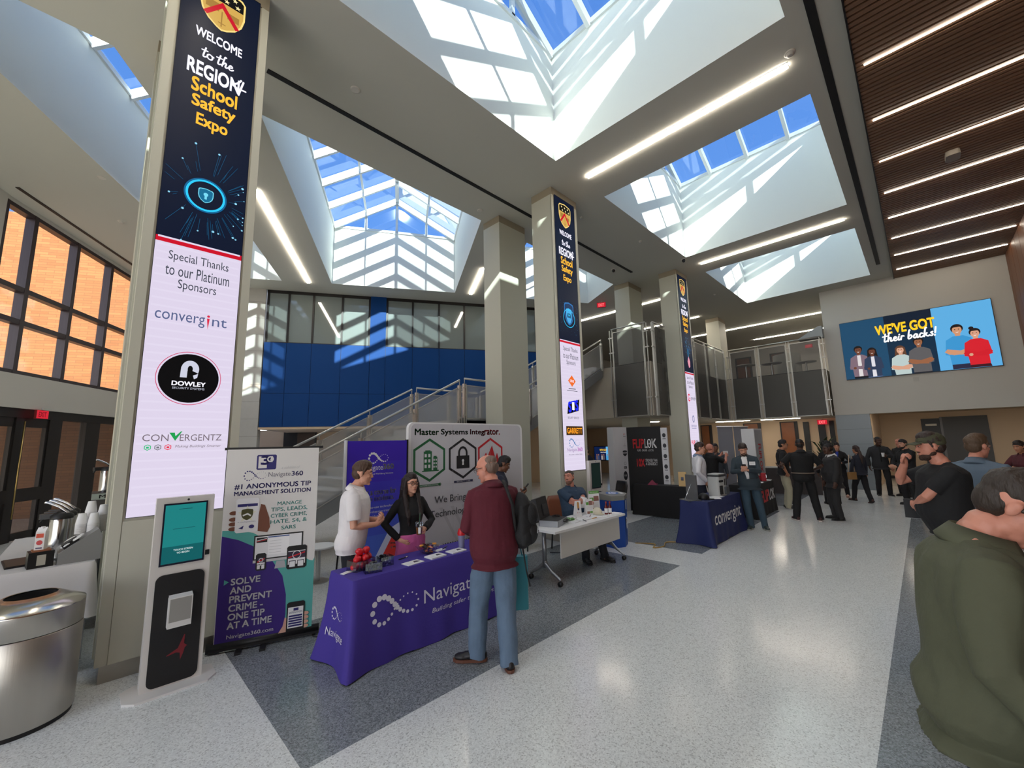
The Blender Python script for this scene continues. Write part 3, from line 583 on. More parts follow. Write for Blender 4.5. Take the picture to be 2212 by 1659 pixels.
# ================================================================== FURNITURE, BANNERS AND SMALL THINGS
def cloth_off(t, s, L, rip, fl, ph):
    """outward push of a draped cloth: t 0 top - 1 floor, s along a side of length L"""
    e = math.exp(-(s / 0.13) ** 2) + math.exp(-((L - s) / 0.13) ** 2)
    return 0.012 + 0.05 * t * 0.4 + rip * t * (math.sin(s * 9 + ph) * 0.6 + math.sin(s * 21 + ph * 2) * 0.4) + fl * t * t * e
def cloth(w_, d, h, mt, rip=0.014, fl=0.1, ph=0.0, drop=None, nz=14):
    """cloth over a table w_ x d (front along y = 0), skirts down to h - drop"""
    b = B(); drop = drop or h - 0.012; ns = 44; sides = [((0, 0), (1, 0), w_, (0, -1)), ((w_, 0), (0, 1), d, (1, 0)), ((w_, d), (-1, 0), w_, (0, 1)), ((0, d), (0, -1), d, (-1, 0))]
    rows = []
    for j in range(nz + 1):
        t = j / nz; row = []
        for (o, dr, L, n_) in sides:
            k_ = ns if L > 1 else 24
            for i in range(k_):
                s_ = L * i / k_; of = cloth_off(t, s_, L, rip, fl, ph) if j else 0.0; x, y = o[0] + dr[0] * s_ + n_[0] * of, o[1] + dr[1] * s_ + n_[1] * of
                e = math.exp(-(s_ / 0.13) ** 2) * fl * t * t; e2 = math.exp(-((L - s_) / 0.13) ** 2) * fl * t * t; pv = (-dr[0] * e + dr[0] * e2, -dr[1] * e + dr[1] * e2)
                row.append((x + pv[0], y + pv[1], h - 0.004 * (j > 0) - drop * t + 0.006 * t * math.sin(s_ * 13 + ph)))
        rows.append(row)
    n_ = len(rows[0]); vs = [p for r in rows for p in r]
    b.add(vs, [(j * n_ + i, j * n_ + (i + 1) % n_, (j + 1) * n_ + (i + 1) % n_, (j + 1) * n_ + i) for j in range(nz) for i in range(n_)], mt, True)
    b.add([(0, 0, h), (w_, 0, h), (w_, d, h), (0, d, h)], [(0, 1, 2, 3)], mt); return b
def drape_print(p, name, parent, L, h, rip, fl, ph, F):
    """lay a printed panel (x along the skirt, y height) on the cloth; F maps (s, out, z) to the parent's space"""
    out = []
    for x, y, z in p.v: out.append(F(x, cloth_off((h - y) / h, x, L, rip, fl, ph) + 0.003 + z, y))
    name.add(out, p.f, None); k0 = len(name.mi) - len(p.mi)
    for i, x in enumerate(p.mi): name.mi[k0 + i] = name.m(p.ms[x])
def card(name, loc, rz, w_, d, t, mt, label, cat, group=None, prints=None):
    p = Panel(0.0); p.bb((-w_ / 2, -d / 2, -t), (w_ / 2, d / 2, 0), mt); p.z = 0.0003
    if prints: prints(p)
    return p.build(name, None, (loc[0], loc[1], loc[2] + t), rz, label=label, cat=cat, group=group)
M_purple = mat((64, 48, 142), 0.8, bump=0.1, bscale=40); M_p2 = mat((62, 46, 148), 0.75); M_pr = mat((214, 212, 222), 0.7); M_teal = mat((84, 168, 160), 0.6); M_dpur = mat((50, 20, 118), 0.6)
M_navytx = mat((40, 36, 104), 0.6); M_fab = mat((214, 212, 208), 0.6); M_ltgrey = mat((190, 190, 190), 0.5); M_blk = mat((16, 16, 17), 0.5); M_skinp = mat((112, 66, 46), 0.6); M_skinf = mat((206, 160, 140), 0.6)
ACR = glass('acrylic', (0.86, 0.88, 0.9), 0.12); M_paper = mat((228, 228, 228), 0.7); M_red = mat((196, 24, 34), 0.45); M_chrome = mat((200, 200, 202), 0.16, 1.0); M_pl = mat((206, 208, 208), 0.45)
# ---- roll-up banner beside the kiosk
a0 = math.atan2(-0.294, 0.828); root = thing('rollup_banner', 'white, teal and purple roll-up banner right of the white kiosk', 'banner', (0.913, 4.961, 0), a0)
b = B(); b.tube([(-0.02, 0.0, 0.055), (0.93, 0.0, 0.055)], 0.042, M_blk, 12); b.bb((-0.02, -0.04, 0.02), (0.93, 0.05, 0.06), M_blk); b.build('cassette', root)
b = B(); b.bb((0.22, -0.14, 0), (0.27, 0.16, 0.02), M_blk); b.bb((0.42, -0.16, 0), (0.47, 0.12, 0.022), M_blk); b.build('foot', root)
b = B(); b.tube([(0.45, 0.07, 0.06), (0.45, 0.05, 1.9)], 0.012, M_steel, 8); b.build('pole', root); b = B(); b.bb((0.01, -0.015, 1.885), (0.9, 0.02, 1.91), M_blk); b.build('top_rail', root)
p = Panel(0.0); p.rect(0.035, 0.06, 0.86, 1.89, M_fab)
def curve(cx, cy, rx, ry, a_, b_, n=20): return [(cx + rx * math.cos(R(a_ + (b_ - a_) * k / n)), cy + ry * math.sin(R(a_ + (b_ - a_) * k / n))) for k in range(n + 1)]
p.poly([(0.04, 0.06)] + [(0.86, 0.06)] + [(0.86, 0.76)] + curve(0.86, 0.98, 0.16, 0.25, 265, 215, 6) + [(0.62, 0.82), (0.45, 0.96)] + [(0.30, 1.065), (0.18, 1.1), (0.04, 1.112)], M_teal)
p.poly([(0.04, 0.06), (0.60, 0.06), (0.62, 0.25), (0.615, 0.435), (0.575, 0.62), (0.47, 0.79), (0.32, 0.93), (0.18, 1.01), (0.04, 1.06)], M_dpur)
p.poly([(0.30, 1.68), (0.455, 1.68), (0.465, 1.69), (0.465, 1.82), (0.455, 1.83), (0.30, 1.83), (0.29, 1.82), (0.29, 1.69)], M_navytx); p.rect(0.305, 1.695, 0.38, 1.815, M_fab); p.rect(0.37, 1.755, 0.43, 1.815, M_fab); p.text('3', 0.37, 1.775, 0.085, M_navytx, 0.075, 0.05); p.ring(0.41, 1.785, 0.03, 0.012, M_fab)
p.text('a solution of', 0.6, 1.695, 0.03, M_ltgrey, 0.17, 0, 0.3); p.infinity(0.285, 1.625, 0.19, M_navytx, 0.8); p.text('Navigate', 0.4, 1.622, 0.06, mat((110, 108, 120), 0.6), 0.2, al='l'); p.text('360', 0.61, 1.63, 0.047, M_navytx, 0.105, 0.02, al='l')
p.text('#1 ANONYMOUS TIP', 0.455, 1.52, 0.052, M_navytx, 0.68, 0.025); p.text('MANAGEMENT SOLUTION', 0.455, 1.455, 0.04, M_navytx, 0.68, 0.025)
for t_, z_ in (('MANAGE', 1.333), ('TIPS, LEADS,', 1.273), ('CYBER CRIME,', 1.212), ('HATE, S4, &', 1.152), ('SARS', 1.09)): p.text(t_, 0.607, z_, 0.036 if ',' not in t_ else 0.044, M_teal, {'MANAGE': 0.22, 'SARS': 0.13}.get(t_, 0.33), 0.012)
def phone(x0, y0, x1, y1, body, scr):
    p.poly([(x0 + 0.015, y0), (x1 - 0.015, y0), (x1, y0 + 0.015), (x1, y1 - 0.015), (x1 - 0.015, y1), (x0 + 0.015, y1), (x0, y1 - 0.015), (x0, y0 + 0.015)], body); p.rect(x0 + 0.012, y0 + 0.045, x1 - 0.012, y1 - 0.05, scr)
p.poly([(0.335, 1.08), (0.42, 1.06), (0.44, 1.11), (0.43, 1.2), (0.385, 1.33), (0.35, 1.34), (0.33, 1.2)], M_skinp)
for z_ in (1.12, 1.165, 1.21, 1.27): p.disc(0.125, z_, 0.038, M_skinp, 0.02, 12)
phone(0.14, 1.078, 0.335, 1.405, mat((224, 224, 226), 0.4), M_paper); p.rect(0.152, 1.325, 0.323, 1.352, M_navytx); p.poly(star(0.237, 1.25, 0.085), mat((226, 224, 204), 0.6)); p.poly(shield_pts(0.237, 1.25, 0.1, 0.11), mat((72, 70, 30), 0.6)); p.line([(0.2, 1.24), (0.24, 1.255), (0.27, 1.235)], 0.014, M_paper)
p.text('St. Louis Regional Crime', 0.237, 1.178, 0.012, M_navytx, 0.15); p.poly([(0.17, 1.12), (0.215, 1.145), (0.205, 1.11)], M_navytx); p.disc(0.28, 1.13, 0.024, M_navytx, 0.018, 12)
p.poly([(0.50, 0.70), (0.60, 0.70), (0.585, 0.77), (0.515, 0.77)], mat((170, 172, 176), 0.5)); p.rect(0.31, 0.775, 0.745, 0.80, M_ltgrey); p.rect(0.31, 0.80, 0.745, 1.035, M_blk); p.rect(0.322, 0.812, 0.733, 1.022, M_paper); p.rect(0.43, 1.005, 0.62, 1.015, mat((60, 90, 150), 0.6))
p.rect(0.332, 0.965, 0.425, 1.012, M_blk); p.line([(0.335, 0.975), (0.42, 0.99)], 0.006, M_red); p.line([(0.335, 0.985), (0.42, 1.0)], 0.006, M_paper); p.rect(0.435, 0.84, 0.62, 1.0, mat((240, 240, 240), 0.6))
for k in range(5): p.rect(0.445, 0.97 - 0.028 * k, 0.55, 0.973 - 0.028 * k, M_ltgrey)
for x0, y0, x1, y1 in ((0.335, 0.70, 0.425, 0.862), (0.605, 0.675, 0.785, 0.9)):
    phone(x0, y0, x1, y1, M_blk, M_paper); w2, h2 = x1 - x0, y1 - y0; p.rect(x0 + 0.012, y0 + 0.45 * h2, x1 - 0.012, y0 + 0.75 * h2, mat((50, 40, 60), 0.6)); p.line([(x0 + 0.015, y0 + 0.5 * h2), (x1 - 0.015, y0 + 0.68 * h2)], 0.012, M_red); p.ring((x0 + x1) / 2, y0 + 0.6 * h2, w2 * 0.22, 0.006, M_paper)
    for i in (0, 1): p.rect(x0 + w2 * (0.12 + 0.42 * i), y0 + h2 * 0.06, x0 + w2 * (0.46 + 0.42 * i), y0 + h2 * 0.36, mat((30, 32, 40), 0.6)); p.rect(x0 + w2 * (0.15 + 0.42 * i), y0 + h2 * 0.09, x0 + w2 * (0.43 + 0.42 * i), y0 + h2 * 0.33, M_paper)
p.poly([(0.085, 0.605), (0.125, 0.63), (0.085, 0.655)], M_teal)
for t_, z_, w2 in (('SOLVE', 0.627, 0.24), ('AND', 0.547, 0.17), ('PREVENT', 0.467, 0.35), ('CRIME -', 0.388, 0.28), ('ONE TIP', 0.31, 0.30), ('AT A TIME', 0.232, 0.365)): p.text(t_, 0.142 - (0.627 - z_) * 0.02, z_, 0.058, M_paper, w2, 0.03, al='l')
p.text('Navigate360.com', 0.135, 0.13, 0.045, M_paper, 0.385, 0.012, al='l')
p.poly([(0.55, 0.06), (0.68, 0.06), (0.66, 0.2), (0.615, 0.22), (0.6, 0.14)], M_skinf)
for z_ in (0.11, 0.15, 0.19, 0.23): p.disc(0.80, z_, 0.03, M_skinf, 0.018, 12)
phone(0.63, 0.065, 0.79, 0.355, M_blk, M_paper); p.text('SAFENATION', 0.71, 0.255, 0.018, M_navytx, 0.12, 0.01); p.rect(0.69, 0.27, 0.735, 0.295, M_navytx)
for k in range(5): p.rect(0.65, 0.122 + 0.023 * k, 0.77, 0.138 + 0.023 * k, M_navytx)
p.place('banner_print', root, (0, -0.022, 0), (1, 0, 0))
# ---- white check-in kiosks
def kiosk(loc, rz, label, dark):
    root = thing('touch_kiosk', label, 'kiosk', loc, rz, 'white standing kiosks'); W = 0.395
    b = B(); b.prism([(-0.10, -0.07), (-0.03, -0.13), (0.42, -0.13), (0.49, -0.05), (0.49, 0.16), (0.42, 0.2), (-0.03, 0.2), (-0.10, 0.14)], 0.0, 0.016, mat((214, 212, 208), 0.5)); b.build('base_plate', root)
    b = B(); b.add([(0, 0, 0.016), (W, 0, 0.016), (W, 0.13, 0.016), (0, 0.13, 0.016), (0, 0.012, 1.5), (W, 0.012, 1.5), (W, 0.075, 1.5), (0, 0.075, 1.5)], [(0, 1, 5, 4), (1, 2, 6, 5), (2, 3, 7, 6), (3, 0, 4, 7), (4, 5, 6, 7)], mat((212, 208, 202), 0.4)); b.build('cabinet', root)
    pp = Panel(0.0); c = (30, 132, 132) if not dark else (20, 34, 30); pp.rect(0.048, 0.95, 0.348, 1.452, mat((16, 22, 44), 0.3)); pp.rect(0.06, 0.965, 0.336, 1.438, led(c, 0.9))
    if not dark:
        pp.rect(0.06, 0.965, 0.336, 1.1, led((16, 96, 100), 0.9)); pp.text('TOUCH SCREEN', 0.2, 1.068, 0.014, led((210, 224, 224)), 0.13, 0.02); pp.text('TO BEGIN', 0.2, 1.043, 0.014, led((210, 224, 224)), 0.085, 0.02); pp.line([(0.15, 1.4), (0.24, 1.4)], 0.004, led((12, 60, 70))); pp.line([(0.12, 1.24), (0.27, 1.24)], 0.003, led((12, 60, 70)))
    pp.place('screen', root, (0, 0.002, 0), (1, 0, 0), label='lit touch screen')
    b = B(); b.ell((0.21, 0.012, 1.474), (0.009, 0.004, 0.009), M_blk); b.build('camera_lens', root)
    b = B(); b.rbox((0.2, 0.0, 0.455), (0.325, 0.012, 0.85), 0.05, mat((22, 21, 22), 0.5), axis='y'); b.build('front_panel', root)
    pp = Panel(); pp.poly([(0.15, 0.25), (0.22, 0.285), (0.255, 0.38), (0.262, 0.38), (0.258, 0.31), (0.28, 0.29), (0.265, 0.275), (0.258, 0.24), (0.24, 0.19), (0.235, 0.245), (0.21, 0.255), (0.15, 0.243)], mat((120, 24, 34), 0.6)); pp.place('emblem', root, (0, -0.008, 0), (1, 0, 0))
    b = B(); b.bb((0.13, -0.07, 0.47), (0.285, -0.006, 0.70), mat((220, 218, 214), 0.4)); b.bb((0.137, -0.066, 0.515), (0.278, -0.071, 0.694), mat((150, 148, 142), 0.3)); b.add([(0.13, -0.07, 0.7), (0.285, -0.07, 0.7), (0.285, -0.01, 0.715), (0.13, -0.01, 0.715)], [(0, 1, 2, 3)], M_pl); b.build('dispenser', root)
    b = B(); b.bb((0.355, -0.004, 0.99), (0.383, 0.006, 1.03), M_blk); b.build('card_reader', root); return root
kiosk((0.404, 4.56, 0), 0, 'white kiosk with a teal screen in front of the nearest screen column', False)
kiosk((7.02, 4.80, 0), R(-3), 'white kiosk with a dark screen behind the seated man', True)
# ---- purple banner and grey backdrop behind the presenters
root = thing('display_banner', 'purple and blue upright banner behind the man in a white polo', 'banner', (2.155, 4.95, 0))
b = B(); b.bb((-0.02, 0, 0), (0.0, 0.05, 1.97), mat((216, 218, 222), 0.5)); b.bb((0.815, 0, 0), (0.835, 0.05, 1.97), M_blk); b.bb((0, 0.01, 0.02), (0.815, 0.05, 1.96), mat((90, 90, 110), 0.6)); b.build('frame', root)
b = B(); b.bb((0.0, -0.12, 0), (0.05, 0.2, 0.02), M_blk); b.bb((0.76, -0.12, 0), (0.81, 0.2, 0.02), M_blk); b.build('foot', root)
p = Panel(); zz = [0.03, 0.3, 0.55, 0.8, 1.0, 1.2, 1.45, 1.7, 1.96]; cc = [(84, 128, 214), (80, 118, 212), (78, 108, 208), (72, 92, 204), (66, 74, 198), (64, 58, 192), (62, 44, 184), (60, 34, 176)]
for k in range(8): p.rect(0.004, zz[k], 0.81, zz[k + 1], mat(cc[k], 0.5))
p.poly([(0.40, 0.55), (0.58, 0.85), (0.81, 0.95), (0.81, 0.03), (0.3, 0.03)], mat((206, 214, 236), 0.5)); p.poly([(0.5, 0.56), (0.62, 0.76), (0.81, 0.76), (0.81, 0.5), (0.5, 0.5)], mat((218, 62, 52), 0.5)); p.rect(0.47, 0.46, 0.81, 0.505, mat((96, 196, 232), 0.5))
p.infinity(0.41, 1.74, 0.26, M_paper, 1.2); p.text('Navigate', 0.18, 1.615, 0.085, M_paper, 0.29, al='l'); p.text('360', 0.475, 1.63, 0.065, M_paper, 0.145, 0.03, al='l'); p.text('Safety and Well-Being Solutions', 0.43, 1.543, 0.026, M_paper, 0.37)
p.text('Set a course for', 0.43, 1.325, 0.07, M_paper, 0.46, 0.02); p.text('zero incidents.', 0.42, 1.245, 0.06, M_paper, 0.43, 0.02)
for k, t_ in enumerate(('Easy-to-use technology', 'comprehensive training', 'and guidance')): p.text(t_, 0.22, 1.135 - 0.055 * k, 0.036, M_paper, (0.42, 0.4, 0.24)[k], al='l')
p.text('Preparedness', 0.6, 0.665, 0.03, M_paper, 0.2, 0.02, al='l'); p.text('& Response', 0.6, 0.615, 0.03, M_paper, 0.17, 0.02, al='l'); p.place('banner_print', root, (0, 0, 0), (1, 0, 0))
root = thing('backdrop_panel', 'wide pale backdrop with three hexagon symbols behind the woman', 'backdrop', (3.03, 5.0, 0))
b = B(); b.rbox((1.12, 0.03, 1.105), (2.26, 0.06, 2.21), 0.09, mat((226, 226, 228), 0.5), axis='y'); b.build('frame', root); b = B(); b.bb((0.2, -0.2, 0), (0.28, 0.3, 0.02), M_steel); b.bb((1.96, -0.2, 0), (2.04, 0.3, 0.02), M_steel); b.build('foot', root)
p = Panel(); g1 = mat((196, 196, 202), 0.6, var=0.06, vscale=1.5); rr = [(0.0, 0.0)]
p.poly([(0.03, 0.06), (2.21, 0.06)] + curve(2.13, 2.11, 0.08, 0.08, 0, 90, 5) + curve(0.11, 2.11, 0.08, 0.08, 90, 180, 5), g1)
gr, bk, rd, wh = mat((34, 98, 58), 0.6), mat((26, 27, 30), 0.6), mat((186, 30, 38), 0.6), mat((216, 216, 220), 0.6)
for k in range(4): p.poly([(0.5 + 0.2 * k, 1.0), (0.56 + 0.2 * k, 1.0), (0.9 + 0.2 * k, 0.4), (0.86 + 0.2 * k, 0.4)], mat((182, 182, 188), 0.6))
p.text('Master ', 0.09, 2.075, 0.085, gr, 0.40, 0.03, al='l'); p.text('Systems ', 0.53, 2.066, 0.105, mat((40, 62, 50), 0.6), 0.50, 0.03, al='l'); p.text('Integ', 1.08, 2.066, 0.105, mat((110, 30, 36), 0.6), 0.29, 0.03, al='l'); p.text('rator.', 1.375, 2.076, 0.085, rd, 0.335, 0.03, al='l')
for cx, c in ((0.335, gr), (0.935, bk), (1.5, rd)): p.hexa(cx, 1.68, 0.5, 0.57, 0.034, c)
p.rect(0.21, 1.52, 0.49, 1.535, gr); p.rect(0.235, 1.53, 0.37, 1.80, gr); p.rect(0.26, 1.80, 0.345, 1.815, gr); p.rect(0.395, 1.53, 0.465, 1.72, gr); p.rect(0.40, 1.72, 0.45, 1.735, gr)
for i in range(2):
    for j in range(3): p.rect(0.25 + 0.06 * i, 1.57 + 0.075 * j, 0.285 + 0.06 * i, 1.615 + 0.075 * j, wh)
    for j in range(3): p.rect(0.40 + 0.034 * i, 1.57 + 0.048 * j, 0.42 + 0.034 * i, 1.595 + 0.048 * j, wh)
p.rect(0.81, 1.53, 1.055, 1.72, bk); p.ring(0.93, 1.76, 0.09, 0.034, bk, 0.1, 30, 0, math.pi); p.rect(0.84, 1.7, 0.874, 1.76, bk); p.rect(0.986, 1.7, 1.02, 1.76, bk); p.disc(0.932, 1.645, 0.022, wh); p.poly([(0.922, 1.645), (0.942, 1.645), (0.95, 1.58), (0.914, 1.58)], wh)
p.poly([(1.36, 1.52), (1.64, 1.52), (1.68, 1.6), (1.66, 1.68), (1.64, 1.74), (1.6, 1.66), (1.57, 1.74), (1.53, 1.86), (1.47, 1.76), (1.43, 1.68), (1.4, 1.75), (1.36, 1.7), (1.33, 1.6)], rd)
p.rect(0.16, 1.315, 0.52, 1.345, gr); p.text('AUTOMATION SYSTEMS', 0.33, 1.33, 0.016, wh, 0.3); p.ring(0.51, 1.33, 0.022, 0.005, gr); p.rect(0.76, 1.325, 1.12, 1.355, mat((36, 38, 70), 0.6)); p.text('SECURITY & LIFE', 0.94, 1.34, 0.016, wh, 0.26); p.rect(1.35, 1.33, 1.7, 1.36, rd)
dk = mat((52, 54, 58), 0.6); p.text('We Bring', 0.42, 1.1, 0.13, dk, 0.56, al='l'); p.text('Technologies', 0.34, 0.91, 0.125, dk, 0.78, al='l'); p.text('WWW.CONVERGENTZ.COM', 0.56, 0.475, 0.055, mat((24, 26, 30), 0.6), 1.1, 0.02, al='l')
for x_ in (0.74, 1.48): p.rect(x_, 0.07, x_ + 0.004, 2.18, mat((168, 168, 174), 0.6))
p.place('banner_print', root, (0, -0.001, 0), (1, 0, 0))
# ---- purple-clothed table and what lies on it
W, D, Hh = 1.82, 0.46, 0.75; root = thing('folding_table', 'folding table under the purple cloth', 'table', (1.66, 3.61, 0))
B().bb((0.01, 0.01, 0.70), (W - 0.01, D - 0.01, 0.742), mat((190, 188, 184), 0.6)).build('tabletop', root)
for x in (0.15, W - 0.15):
    b = B(); b.tube([(x, 0.06, 0), (x, 0.06, 0.7)], 0.014, M_steel, 8); b.tube([(x, D - 0.06, 0), (x, D - 0.06, 0.7)], 0.014, M_steel, 8); b.build('leg', root)
croot = thing('tablecloth', 'purple cloth with a dotted loop emblem on the front table', 'tablecloth', (1.66, 3.61, 0)); cm = cloth(W, D, Hh, M_purple, 0.016, 0.085, 0.6)
p = Panel(); wp = mat((216, 212, 226), 0.7)
p.infinity(0.405, 0.445, 0.46, wp, 1.12); p.text('Navigate', 0.70, 0.425, 0.16, wp, 0.66, al='l'); p.text('360', 1.38, 0.445, 0.115, wp, 0.26, 0.02, al='l'); p.text('Building safer tomorrows.', 0.79, 0.29, 0.055, wp, 0.82, 0, 0.2, al='l')
drape_print(p, cm, croot, W, Hh, 0.016, 0.085, 0.6, lambda s_, o, z: (s_, -o, z))
p = Panel(); p.infinity(0.23, 0.43, 0.2, wp, 1.0); p.text('Navigate', 0.23, 0.26, 0.085, wp, 0.32); drape_print(p, cm, croot, D, Hh, 0.016, 0.085, 0.6, lambda s_, o, z: (-o, D - s_, z)); cm.build('cloth', croot)
zt = 0.7505
def openbox(name, lo, hi, h, t, mt, loc, rz, **kw):
    b = B(); (x0, y0), (x1, y1) = lo, hi; b.bb((x0, y0, 0), (x1, y1, t), mt)
    b.bb((x0, y0, 0), (x0 + t, y1, h), mt); b.bb((x1 - t, y0, 0), (x1, y1, h), mt); b.bb((x0, y0, 0), (x1, y0 + t, h), mt); b.bb((x0, y1 - t, 0), (x1, y1, h), mt)
    return b.build(name, None, loc, rz, **kw)
openbox('acrylic_box', (-0.11, -0.07), (0.11, 0.07), 0.09, 0.003, ACR, (1.872, 3.905, zt), R(12), label='clear box heaped with red foam balls', cat='box', group='clear boxes on the purple table')
openbox('acrylic_box', (-0.075, -0.055), (0.075, 0.055), 0.085, 0.003, ACR, (1.905, 3.745, zt), R(-14), label='clear box of dark wrapped pieces in front of the red balls', cat='box', group='clear boxes on the purple table')
openbox('acrylic_box', (-0.065, -0.055), (0.065, 0.055), 0.085, 0.003, ACR, (2.085, 3.85, zt), R(-4), label='clear box of black and silver buttons right of the red balls', cat='box', group='clear boxes on the purple table')
rb = B().ell((0, 0, 0), (0.043, 0.033, 0.033), mat((200, 22, 34), 0.4, bump=0.02), None, 18, 12); ball = None
for i, (x, y, z) in enumerate(((1.80, 3.88, .036), (1.88, 3.87, .036), (1.945, 3.90, .036), (1.83, 3.945, .037), (1.92, 3.96, .037), (1.83, 3.90, .095), (1.905, 3.895, .098), (1.955, 3.945, .096), (1.87, 3.95, .1), (1.86, 3.92, .155), (1.93, 3.93, .158))):
    if ball is None: ball = rb.build('foam_ball', None, (x, y, zt + z), 0.4, label='red egg-shaped foam ball heaped in the clear box', cat='ball', group='red foam balls'); o = ball
    else: o = copy_tree(ball, (x, y, zt + z), 0.5 * i)
    o.rotation_euler = (0.5 * (i % 3), 0.4 * (i % 2), 0.7 * i)
rnd = random.Random(2); M_cand = [mat((40, 40, 46), 0.3, 0.6), mat((150, 152, 156), 0.3, 0.8), mat((84, 86, 84), 0.35, 0.5)]
cb = B().ell((0, 0, 0), (0.016, 0.012, 0.011), M_cand[2], None, 8, 6); cd = None
for i in range(28):
    lo = (1.905 + rnd.uniform(-0.052, 0.052), 3.745 + rnd.uniform(-0.035, 0.035), zt + 0.017 + 0.019 * (i // 8))
    if cd is None: cd = cb.build('wrapped_mint', None, lo, 0, label='dark foil-wrapped mint in the front clear box', cat='sweet', group='foil-wrapped mints'); o = cd
    else: o = copy_tree(cd, lo, 0)
    o.rotation_euler = (rnd.uniform(0, 1), rnd.uniform(0, 1), rnd.uniform(0, 3))
cb = B().lathe([(0.018, -0.004), (0.019, 0.0), (0.017, 0.004)], (0, 0, 0), M_cand[0], 12); cb.lathe([(0.008, 0.0042), (0.006, 0.0055)], (0, 0, 0), M_cand[1], 10); cd = None
for i in range(22):
    lo = (2.085 + rnd.uniform(-0.04, 0.04), 3.85 + rnd.uniform(-0.032, 0.032), zt + 0.022 + 0.022 * (i // 6))
    if cd is None: cd = cb.build('button_badge', None, lo, 0, label='round black and silver button in the right clear box', cat='badge', group='button badges'); o = cd
    else: o = copy_tree(cd, lo, 0)
    o.rotation_euler = (rnd.uniform(-1.3, 1.3), rnd.uniform(-1.3, 1.3), 0)
for i in range(5): card('business_card', (1.72, 3.885, zt + 0.0012 * i), R(15 + 3 * i), 0.09, 0.052, 0.001, M_paper, 'white business card stacked on the left end of the purple table', 'card', 'business cards on the purple table')
def flyer(p):
    p.poly([(0.0, -0.02), (0.075, -0.02), (0.06, 0.02), (0.03, 0.035)], mat((60, 54, 70), 0.6)); p.rect(-0.08, -0.035, -0.02, -0.03, M_ltgrey); p.rect(-0.08, -0.02, -0.03, -0.015, M_ltgrey)
card('leaflet_stack', (2.30, 3.695, zt), R(6), 0.19, 0.115, 0.006, M_paper, 'white leaflets left of the black pen on the purple table', 'leaflets', 'leaflets on the purple table', flyer)
card('leaflet_stack', (2.575, 3.71, zt), R(5), 0.19, 0.125, 0.014, M_paper, 'thicker white leaflet stack in front of the bowl of sweets', 'leaflets', 'leaflets on the purple table', flyer)
card('leaflet_stack', (2.845, 3.715, zt), R(4), 0.19, 0.125, 0.012, M_paper, 'white leaflet stack beside the man in the maroon shirt', 'leaflets', 'leaflets on the purple table', flyer)
card('leaflet_stack', (2.76, 3.90, zt), R(10), 0.13, 0.075, 0.003, M_paper, 'small white slip of paper behind the bowl of sweets', 'leaflets', 'leaflets on the purple table')
def pen(loc, rz, label):
    t = thing('pen', label, 'pen', loc, rz, 'pens on the purple table'); B().tube([(-0.06, 0, 0.006), (0.05, 0, 0.006)], 0.0055, M_blk, 8, round_=True).build('barrel', t); b = B(); b.tube([(0.03, 0, 0.006), (0.066, 0, 0.006)], 0.0056, M_chrome, 8); b.bb((0.03, -0.002, 0.012), (0.066, 0.002, 0.014), M_chrome); b.build('clip', t)
pen((2.318, 3.905, zt), R(14), 'black pen lying left of the bowl of sweets'); pen((2.845, 3.92, zt), R(32), 'black pen lying behind the right-hand leaflets')
t = thing('sweet_bowl', 'flared clear plastic bowl of wrapped sweets on the purple table', 'bowl', (2.61, 3.90, zt), R(8)); s1, s2 = 0.05, 0.095; b = B()
for (x0, y0, x1, y1) in ((-1, -1, 1, -1), (1, -1, 1, 1), (1, 1, -1, 1), (-1, 1, -1, -1)): b.quad((x0 * s1, y0 * s1, 0.004), (x1 * s1, y1 * s1, 0.004), (x1 * s2, y1 * s2, 0.075), (x0 * s2, y0 * s2, 0.075), ACR)
b.quad((-s1, -s1, 0.002), (s1, -s1, 0.002), (s1, s1, 0.002), (-s1, s1, 0.002), ACR); b.build('bowl_wall', t)
cols = [(60, 36, 24), (206, 120, 52), (96, 40, 120), (40, 24, 20), (220, 150, 60)]; pc = []
for c in cols: pc.append(B().rbox((0, 0, 0), (0.042, 0.024, 0.012), 0.005, mat(c, 0.3)).mesh('wrapped_sweet'))
for i in range(26):
    zz_ = 0.016 + 0.018 * (i // 6); r_ = (0.03 + 0.5 * zz_); o = link('wrapped_sweet', pc[i % 5], None, (2.61 + rnd.uniform(-r_, r_), 3.90 + rnd.uniform(-r_, r_), zt + zz_), rnd.uniform(0, 3), '%s wrapped sweet in the clear bowl' % ('dark brown', 'orange', 'purple', 'black', 'yellow')[i % 5], 'sweet', 'wrapped sweets, %s' % ('dark brown', 'orange', 'purple', 'black', 'yellow')[i % 5]); o.rotation_euler = (rnd.uniform(-.5, .5), rnd.uniform(-.5, .5), rnd.uniform(0, 3))
